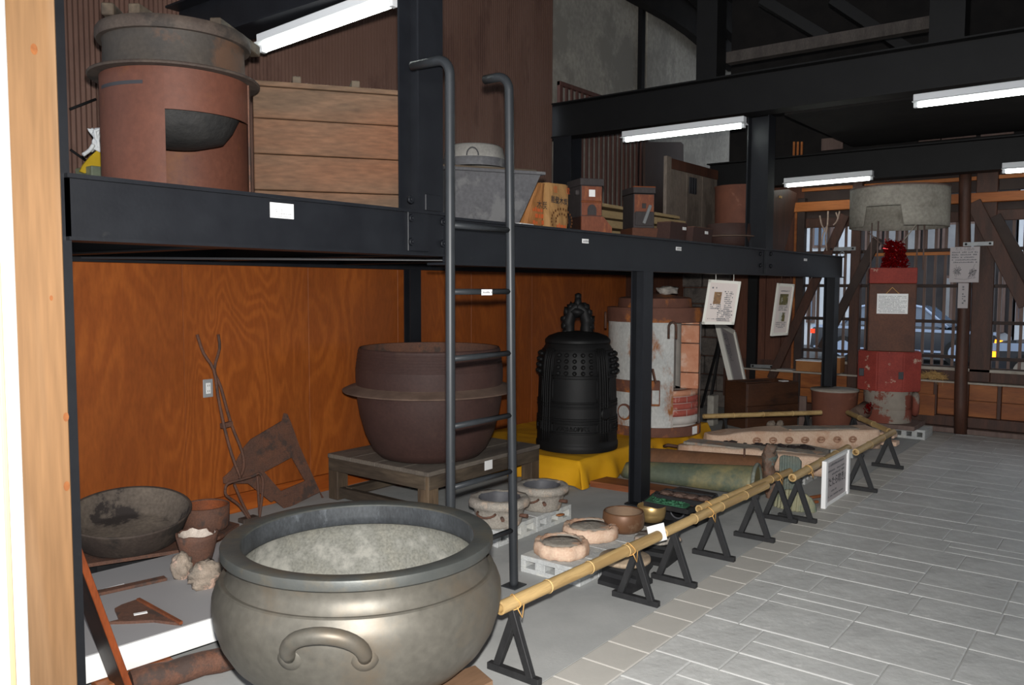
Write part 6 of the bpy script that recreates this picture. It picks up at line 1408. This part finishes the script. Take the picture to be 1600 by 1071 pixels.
for r_, n2 in ((.13, 16), (.075, 9)):
    for k in range(n2):
        a_ = R(205-230*k/(n2-1)) if r_ > .1 else R(190-200*k/(n2-1)); p = Vector((c_.x+r_*math.cos(a_)*.95, 3.262, c_.z-.045+r_*.62*math.sin(a_))); w = .008
        bm.faces.new([bm.verts.new(p+Vector((dx*w, -.004, dz*w))) for dx, dz in ((-1, -1), (1, -1), (1, 1), (-1, 1))])
part('stamp_print', bm, M['brownink'], t, recalc=False); o = onq(P4, .3, .9); part('red_print', printlines(NB(), (o.x, 3.262, o.z), (1, 0, 0), (0, 0, 1), .1, 1, .03, .03, seed=4, lift=.004), M['redink'], t, recalc=False)
a = PY(812, 343, 3.0); bm = NB(); bar(bm, (a.x, 3.02, DZ+.016), (a.x+.16, 3.03, DZ+.016), .05, .03, bev=.008); solo('rolled_paper', bm, M['card'], 'small white rolled paper on the deck edge left of the sacks', 'paper', (a.x, 3.02, DZ))
# two tall wooden boxes
M['boxred'] = mat('red_brown_painted_wood', s(128, 76, 54), s(106, 58, 44), 4, .6, patch=s(150, 92, 58), pscale=4, st=(2, 2, .6), fine=.4)
M['boxdk'] = mat('dark_grey_painted_wood', s(66, 60, 60), s(54, 50, 50), 4, .6, st=(2, 2, .5), fine=.4)
def tallbox(name, label, um, Y, w, dep, vt, m, rot):
    c = PY(um, 350, Y); c.z = DZ; h = PY(um, vt, Y).z-DZ; f = math.atan2(-c.y, -c.x)+R(rot); t = thing(name, label, 'wooden box', c, f+PI/2); return t, h          # local -Y looks at the visitor
t, h = tallbox('wooden_tower_box', 'tall reddish wooden box with a square paper label, left of two', 924, 3.25, .165, .2, 279, 'boxred', 24); W2 = .083
def lp(nm, x0_, x1_, y0_, y1_, z0_, z1_, m, bev=.003, **k): bm = NB(); box(bm, x0_, x1_, y0_, y1_, z0_, z1_, bev); return part(nm, bm, M[m], t, world=False, **k)
lp('case', -W2, W2, .0, .24, .0, h-.05, 'boxdk'); lp('cap', -W2-.008, W2+.012, -.008, .25, h-.05, h, 'boxdk'); lp('upper_panel', -W2+.004, W2-.004, -.006, 0, .27, h-.055, 'boxred'); lp('lower_panel', -W2+.004, W2-.004, -.006, 0, .165, .26, 'boxred'); lp('cross_strip', -W2, W2, -.008, 0, .255, .272, 'rustor')
lp('paper_label', -.024, .024, -.0085, -.006, .30, .35, 'card', 0, label='square cream paper label')
bm = NB(); prism(bm, [(x, -.006, z) for x, z in [(-.035, .168), (.035, .168), (.035, .205)]+[(.035*math.cos(PI*k/8), .205+.04*math.sin(PI*k/8)) for k in range(1, 8)]+[(-.035, .205)]], (0, -.004, 0)); part('arched_plate', bm, M['boxdk'], t, world=False)
bm = NB(); prism(bm, [(-W2, -.012, 0), (W2+.075, -.012, 0), (W2+.075, -.012, .085), (W2+.005, -.012, .16), (-W2, -.012, .16)], (0, .2, 0)); part('flared_base', bm, M['boxred'], t, world=False)
c = PY(892, 297, 3.2); bm = NB(); blob(bm, (c.x, c.y+.05, c.z), .022, 2, .2); lp('side_knob', -W2-.03, -W2, .02, .06, h-.12, h-.08, 'boxdk', .008)
t, h = tallbox('wooden_tower_box', 'tall brown wooden box with a metal lever, right of two', 1006, 3.25, .165, .2, 291, 'boxred', 22); W2 = .088
lp('case', -W2, W2, 0, .24, 0, h-.06, 'boxdk'); lp('cap', -W2-.006, W2+.006, -.008, .25, h-.055, h-.006, 'boxdk'); lp('top_strip', -W2-.006, W2+.006, -.009, .02, h-.012, h, 'rustor'); lp('front_panel', -W2+.006, W2-.006, -.006, 0, .24, h-.065, 'boxred'); lp('metal_plate', -W2+.012, W2-.012, -.012, 0, .14, .25, 'galv' if False else 'boxdk'); lp('keyhole_plate', -.02, .014, -.010, 0, .275, .315, 'boxdk'); lp('base', -W2-.02, W2+.03, -.03, .24, 0, .12, 'brownp')
part('lever', bar(NB(), (-.01, -.022, .155), (.045, -.022, .30), .026, .014, up=(0, -1, 0), bev=.003), M['galv'], t, world=False)
# stacked pale boards
M['paleb'] = mat('pale_dusty_board', s(172, 148, 108), s(152, 128, 92), 4, .8, st=(.4, 3, 3), fine=.3)
Yb = 3.85; za = [PY(952, v, Yb).z for v in (358, 346, 333, 320, 312)]
xa, xb = PY(930, 330, Yb).x, PY(1068, 330, Yb).x
nmz = ('bottom', 'second', 'third', 'fourth', 'topmost'); zq = DZ
for i, nm in enumerate(nmz):
    th = .066 if i < 4 else .03; bm = NB(); Mx = Matrix.Translation(((xa+xb)/2+.04*(i % 2), Yb, 0)) @ Matrix.Rotation(R((0, -1.2, 1, -.6, 2.5)[i]), 4, 'Z'); hl = (xb-xa)/2
    box(bm, -hl, hl, 0, .24, zq+.001, zq+th, .003, Mx); solo('pale_board', bm, M['paleb'], f'long pale board in the stack behind the two tall boxes, {nm} one', 'board', ((xa+xb)/2, Yb, zq), 'stack of pale boards'); zq += th
    if i < 4:
        for sx in (-.8, .0, .8): bm = NB(); box(bm, sx*hl-.02, sx*hl+.02, .06, .2, zq, zq+.02, 0, Mx); part('spacer', bm, M['black'], bpy.data.objects['pale_board' if i == 0 else f'pale_board.{i:03d}'], world=True)
        zq += .02
# slatted door, hatch, drum, hoop, small iron pieces
Yg = 5.12; t = thing('slatted_door', 'big brown slatted wooden door leaning at the back of the deck', 'door', (PY(930, 340, Yg).x, Yg, DZ))
M['grille'] = mat('dark_brown_slats', s(98, 66, 58), s(82, 54, 48), 5, .65, st=(3, 3, .3))
gx0 = PY(874, 128, Yg).x; gx1 = PY(1012, 250, Yg).x; gz = PY(873, 126, Yg).z
box_ = lambda a_, b_, c_, d__, e_, f_: box(NB(), a_, b_, c_, d__, e_, f_, .003)
for i in range(19):
    x = gx0+.05+(gx1-gx0-.1)*i/18; part('slat', box_(x-.021, x+.021, Yg, Yg+.02, DZ+.05, gz-.03), M['grille'], t)
for x in (gx0, gx1-.05): part('stile', box_(x, x+.05, Yg-.008, Yg+.03, DZ, gz), M['grille'], t)
for z in (DZ, gz-.045, DZ+.55): part('rail', box_(gx0, gx1, Yg-.012 if z < DZ+.5 or z > DZ+.6 else Yg+.02, Yg+.03, z, z+.045), M['grille'], t)
Yh = 4.25; TLq, TRq = PY(1041, 244, Yh), PY(1121, 276, Yh); t = thing('old_hatch', 'grey-brown old wooden hatch board with a small slot, leaning at the back', 'hatch', (TLq.x, Yh, DZ))
M['hatch'] = mat('grey_brown_old_board', s(132, 119, 108), s(114, 103, 94), 3, .8, st=(1, 1, .4), patch=s(98, 88, 80), pscale=3, fine=.4)
zt_ = TLq.z
part('edge_strip', box_(TLq.x-.02, TLq.x+.09, Yh-.02, Yh+.02, DZ, zt_), M['hatch'], t); xw = TRq.x-TLq.x; xk = xw-.09
for i in range(3): part('board', box_(TLq.x+.09+xk*i/3, TLq.x+.085+xk*(i+1)/3, Yh-.0, Yh+.02, DZ, zt_-.12), M['hatch'], t)
part('top_board', box_(TLq.x+.09, TLq.x+xw, Yh-.01, Yh+.03, zt_-.12, zt_-.01), M['brownwall'], t)
a, b = PY(1078, 302, Yh-.02), PY(1090, 279, Yh-.02); 
for k in range(3): w_ = (b.x-a.x)/3; part('slot_bar', box_(a.x+w_*k+.006, a.x+w_*(k+1)-.006, Yh-.016, Yh-.002, a.z, b.z), M['ink'], t)
c = PY(1153, 340, 3.8); c.z = DZ; t = thing('brown_drum', 'large rusty brown drum beside the wide black column on the deck', 'drum', c); rD = .26
part('wall', sharp(lathe(NB(), [(0, 0), (rD, 0), (rD, .03), (rD-.006, .05), (rD, .76), (rD+.008, .77), (rD+.008, .785), (rD-.01, .785), (rD-.015, .05)], 48, M=Matrix.Translation(c)), 40), M['rustdrum'], t)
c = PY(1140, 350, 3.2); c.z = DZ; t = thing('flanged_pot', 'dark brown flanged iron pot in front of the brown drum', 'pot', c); part('lower_body', lathe(NB(), [(0, 0), (.15, 0), (.20, .06), (.215, .115)], 40, M=Matrix.Translation(c)), M['cauld'], t); part('flange', sharp(lathe(NB(), [(.215, .115), (.25, .118), (.25, .127), (.217, .135)], 40, M=Matrix.Translation(c)), 40), M['dust'], t); part('upper_wall', lathe(NB(), [(.217, .133), (.208, .235), (.20, .24), (.195, .235), (.19, .1), (0, .02)], 40, M=Matrix.Translation(c)), M['cauld'], t)
c = PY(1087, 350, 3.62); c.z = DZ; t = thing('iron_hoop', 'thin black iron hoop standing among the small rusty pieces on the deck', 'hoop', c); n_ = Vector((-c.y, c.x, 0)).normalized(); part('ring', tube(NB(), [c+Vector((0, 0, .125))+n_*.125*math.cos(2*PI*k/32)+Vector((0, 0, .113*math.sin(2*PI*k/32))) for k in range(32)], .011, 8, closed=True), M['black'], t)
def small(name, u0, u1, vt, Y, dep, m, label, cat, card=None):
    a, b = PY(u0, 360, Y), PY(u1, 360, Y); z = PY((u0+u1)/2, vt, Y).z; t = thing(name, label, cat, ((a.x+b.x)/2, Y, DZ)); bm = NB(); prism(bm, [(a.x, Y, DZ), (b.x-.03, Y, DZ), (b.x, Y, z), (a.x+.02, Y, z)], (0, dep, 0)); part('body', bm, M[m], t)
    bm = NB(); box(bm, a.x+.02, b.x-.01, Y-.006, Y+dep, z, z+.008, .002); part('edge', bm, M['rust'], t)
    if card: p = PY(*card, Y-.003); bm = NB(); box(bm, p.x-.03, p.x+.03, Y-.007, Y-.004, p.z-.012, p.z+.012); part('card', bm, M['card'], t, label='small white card')
small('rusty_tray', 1046, 1074, 349, 3.05, .12, 'cauld', 'low rusty brown tray with a small white card, under the hoop', 'tray', (1069, 357.5)); small('rusty_box', 1082, 1114, 357, 3.0, .12, 'cauld', 'small red-brown rusty box with a small white card', 'box', (1103.5, 364))
Yk = 4.95; kq = [PY(u, v, Yk) for u, v in ((1008, 222), (1064, 222), (1068, 226), (1068, 348), (1008, 348))]
solo('leaning_board', prism(NB(), [Vector((p.x, p.y, max(DZ, p.z))) for p in kq], (0, .03, 0)), mat('dusk_brown_board', s(78, 62, 56), s(66, 53, 48), 2, .7), 'plain dark brown board with a sloping top leaning behind the old hatch', 'board', (kq[0].x, Yk, DZ))
# tall brown cone right of the wide column
c = PY(1214, 380, 3.4); c.z = DZ; a, b = PX(1208, 285, 8.3), PX(1246, 300, 8.3); t = thing('brown_hopper', 'dark brown sheet metal hopper right of the wide black column', 'hopper', c)
m4 = [PY(1206, 298, 3.3), PY(1232, 296, 3.3), PY(1245, 302, 3.3), PY(1240, 335, 3.3), PY(1226, 392, 3.3), PY(1206, 392, 3.3)]; part('side_plate', prism(NB(), m4, (0, .12, 0)), M['timber'], t); p = PY(1220, 308, 3.29); bm = NB(); box(bm, p.x-.03, p.x+.03, 3.285, 3.298, p.z-.012, p.z+.012); part('yellow_tag', bm, M['straw'], t)
# rope, yellow sheet at the left end of the deck
Yr = 4.35; yl = [(125, 268), (130, 258), (141, 245), (157, 231), (190, 222), (196, 262), (150, 262), (133, 271)]
t = thing('yellow_sheet', 'curved yellow plastic sheet peeking out left of the drum furnace', 'sheet', (PY(150, 270, Yr).x, Yr, DZ)); P_ = [PY(u, v, Yr) for u, v in yl]
M['yelplas'] = mat('dull_yellow_plastic', s(176, 148, 24), s(150, 122, 20), 4, .5); part('sheet', prism(NB(), P_, (0, .012, 0)), M['yelplas'], t); bm = NB(); box(bm, P_[0].x+.03, P_[4].x, Yr-.06, Yr+.12, DZ, P_[6].z+.0, .004); part('foot', bm, M['greensh'] if 'greensh' in M else M['verdi'], t, label='green-grey folded foot')
cR_ = PY(151, 222, Yr+.02); t = thing('rope_coil', 'tangled coil of white rope lying on the yellow sheet', 'rope', cR_); rg = random.Random(11); bm = NB(); pts = []
for k in range(60): pts.append(cR_+Vector((.06+.075*math.sin(k*1.13)+rg.uniform(-.01, .01), .03*math.sin(k*.77), .01+.06*math.cos(k*1.31))))
tube(bm, smooth(pts, 2), .009, 6); part('coil', bm, M['rope'], t); part('loose_end', tube(NB(), smooth([PY(u, v, Yr-.02) for u, v in ((146, 226), (140, 235), (130, 242))], 3), .010, 6), M['rope'], t)
for i, (q0_, q1_) in enumerate((((109, 171), (150, 155)), ((110, 234), (134, 251)))):
    bm = tube(NB(), [PY(*q0_, 5.043), PY(*q1_, 5.043)], .008, 6); solo('thin_rod', bm, M['black'], ('thin black brace rod on the ribbed cladding, upper one at the left', 'thin black brace rod on the ribbed cladding, lower one at the left')[i], 'rod', PY(*q0_, 5.043))

# ---------------------------------------------------------------- outside, seen through the lattice
bm = NB(); box(bm, 10.2, 60, -40, 40, -.42, -.32); struct('ground_street', bm, mat('asphalt', s(96, 98, 100), s(82, 84, 86), 6, .85))
M['carp'] = mat('dark_car_paint', (.02, .025, .035), rough=.15, spec=.8); M['carw'] = mat('silver_trim_and_reflection', s(170, 190, 220), rough=.25, spec=.8); M['glass'] = mat('car_glass', s(96, 116, 140), rough=.08, spec=.8); M['tyre'] = mat('tyre', (.02, .02, .02), rough=.8)
M['amber'] = mat('amber_lamp', (1, .25, .01), emit=4.); M['redlamp'] = mat('red_tail_lamp', (.9, .04, .01), emit=1.6)
def car(X, yr, label, m, pale, L=4.4, front=-1, sign=False):
    """side-on saloon, nose towards -Y"""
    t = thing('car', label, 'car', (X, yr-L/2, -.32)); z0 = -.32; W_ = 1.65
    body = [(0, .30), (.05, .78), (.12, .86), (1.15, .90), (1.2, .92), (3.0, .92), (3.1, .88), (4.25, .76), (4.4, .66), (4.42, .32), (4.2, .22), (.2, .22)]
    P_ = [Vector((X, yr-a_*L/4.42, z0+z)) for a_, z in body]; part('body', prism(NB(), P_, (W_, 0, 0)), M[m], t)
    cab = [(.75, .90), (1.25, 1.36), (1.5, 1.41), (2.45, 1.41), (2.7, 1.36), (3.25, .90)]
    P_ = [Vector((X+.12, yr-a_*L/4.42, z0+z)) for a_, z in cab]; part('windows', prism(NB(), P_, (W_-.24, 0, 0)), M['glass'], t)
    for l in ([(.75, .9), (1.25, 1.38), (1.5, 1.425), (2.45, 1.425), (2.7, 1.38), (3.25, .9)],): part('roof_reflection', tube(NB(), [Vector((X+.11, yr-a_*L/4.42, z0+z)) for a_, z in l], .035, 6), M[pale], t)  # pale outline: sky reflection on the dark roof, put in as colour
    for a_ in (1.55, 2.35): part('window_pillar', bar(NB(), (X+.11, yr-a_*L/4.42, z0+.9), (X+.11, yr-a_*L/4.42, z0+1.4), .05, .03), M[m], t)
    part('belt_trim', bar(NB(), (X-.012, yr-.05, z0+.86), (X-.012, yr-L*.97, z0+.80), .02, .07), M[pale], t); part('sill_trim', bar(NB(), (X-.012, yr-.1, z0+.32), (X-.012, yr-L*.95, z0+.32), .02, .05), M[pale], t)
    for a_ in (.85, 3.5):
        c_ = Vector((X, yr-a_*L/4.42, z0+.31)); w_ = part('wheel', tube(NB(), [c_-Vector((.03, 0, 0)), c_+Vector((.18, 0, 0))], .31, 24), M['tyre'], t); part('hubcap', tube(NB(), [c_-Vector((.045, 0, 0)), c_-Vector((.028, 0, 0))], .2, 20), M['carw'], w_)
    part('head_lamp', bar(NB(), (X-.01, yr-L*.965, z0+.62), (X-.01, yr-L*1.0, z0+.6), .03, .1), M['amber'], t); part('tail_lamp', bar(NB(), (X-.01, yr-.01, z0+.72), (X-.01, yr-.12, z0+.72), .03, .11), M['redlamp'], t)
    if sign: c_ = Vector((X+.7, yr-1.95*L/4.42, z0+1.55)); part('roof_lamp', tube(NB(), [c_-Vector((.1, 0, 0)), c_+Vector((.1, 0, 0))], .15, 16), M['card'], t)
yr = PX(1266, 520, 22).y; car(22, yr, 'dark taxi with a pale roof lamp seen through the lattice', 'carp', 'carw', sign=True)
yr = PX(1546, 540, 19.2).y+.0
t = thing('car', 'dark car nose with an amber lamp and pale wheel at the right edge', 'car', (18, yr-1.5, -.32)); z0 = -.32; X = 18
P_ = [Vector((X, yr-a_, z0+z)) for a_, z in ((0, .3), (.02, .66), (.2, .78), (1.3, .92), (3.4, .95), (4.3, .9), (4.3, .25), (.1, .25))]; part('body', prism(NB(), P_, (1.6, 0, 0)), M['carp'], t)
P_ = [Vector((X+.1, yr-a_, z0+z)) for a_, z in ((1.2, .92), (1.75, 1.36), (3.1, 1.36), (3.7, .95))]; part('windows', prism(NB(), P_, (1.4, 0, 0)), M['glass'], t)
part('belt_trim', bar(NB(), (X-.012, yr-.05, z0+.74), (X-.012, yr-4.2, z0+.86), .02, .15), M['carw'], t); part('amber_lamp', bar(NB(), (X-.02, yr-.06, z0+.60), (X-.02, yr-.30, z0+.60), .03, .12), M['amber'], t)
c_ = Vector((X, yr-.80, z0+.3)); w_ = part('wheel', tube(NB(), [c_-Vector((.03, 0, 0)), c_+Vector((.18, 0, 0))], .33, 24), M['tyre'], t); part('hubcap', tube(NB(), [c_-Vector((.05, 0, 0)), c_-Vector((.028, 0, 0))], .23, 20), M['pale'], w_)
# buildings across the street
def bld(label, X, y0_, y1_, h, m, wins, wm='carw', dep=6.):
    t = thing('building', label, 'building', (X+dep/2, (y0_+y1_)/2, -.32)); bm = NB(); box(bm, X, X+dep, y1_, y0_, -.32, h); part('wall', bm, M[m], t)
    for (a_, b_, z0_, z1_) in wins: bm = NB(); box(bm, X-.08, X+.02, b_, a_, z0_, z1_); f = part('window_frame', bm, M['slat'], t); bm = NB(); box(bm, X-.10, X-.06, b_+.08, a_-.08, z0_+.08, z1_-.08); part('pane', bm, M[wm], f)
M['shopdk'] = mat('dark_shop_front', s(58, 54, 54), s(44, 42, 44), 2, .7); M['shopgr'] = mat('grey_facade', s(150, 152, 154), s(132, 134, 138), 2, .8); M['shopwh'] = mat('white_facade', s(226, 232, 238), s(210, 218, 226), 1, .7)
yy = lambda u, X: PX(u, 450, X).y
bld('dark shop front with a pale signboard band across the street', 27, yy(1345, 27), yy(1530, 27), 8, 'shopdk', [(yy(1350+i*30, 27), yy(1376+i*30, 27), 2.6, 3.45) for i in range(6)]+[(yy(1380, 27), yy(1420, 27), -.1, 1.7), (yy(1475, 27), yy(1490, 27), -.1, 1.9)], 'shopgr')
bld('pale house front across the street at the left of the lattice', 27, yy(1230, 27)+3, yy(1345, 27)+.06, 9, 'shopwh', [(yy(1262, 27), yy(1275, 27), .4, 1.6), (yy(1300, 27), yy(1312, 27), .8, 2.2), (yy(1268, 27), yy(1300, 27), 2.8, 4.0)], 'glass')
bld('dark house front across the street at the right of the lattice', 27, yy(1530, 27)-.06, yy(1584, 27), 8, 'shopdk', [(yy(1536, 27), yy(1552, 27), 1.8, 3.0), (yy(1560, 27), yy(1572, 27), .2, 2.0)], 'shopgr')
bld('bright white house front at the far right across the street', 27, yy(1584, 27)-.06, yy(1584, 27)-9, 8, 'shopwh', [(yy(1589, 27), yy(1599, 27), .6, 2.0)], 'glass')
# broken bits by the signboard
for (u0, v0, u1, v1), lb in (((1266, 778, 1284, 775), 'upper thin orange clay sliver on the floor left of the signboard'), ((1258, 787, 1278, 784), 'lower thin orange clay sliver on the floor left of the signboard')):
    a, b = G(u0, v0, .012), G(u1, v1, .012); bm = NB(); bar(bm, a, b, .03, .02, bev=.006); solo('clay_sliver', bm, M['orgplank'], lb, 'clay piece', (a+b)/2, 'clay slivers by the signboard')
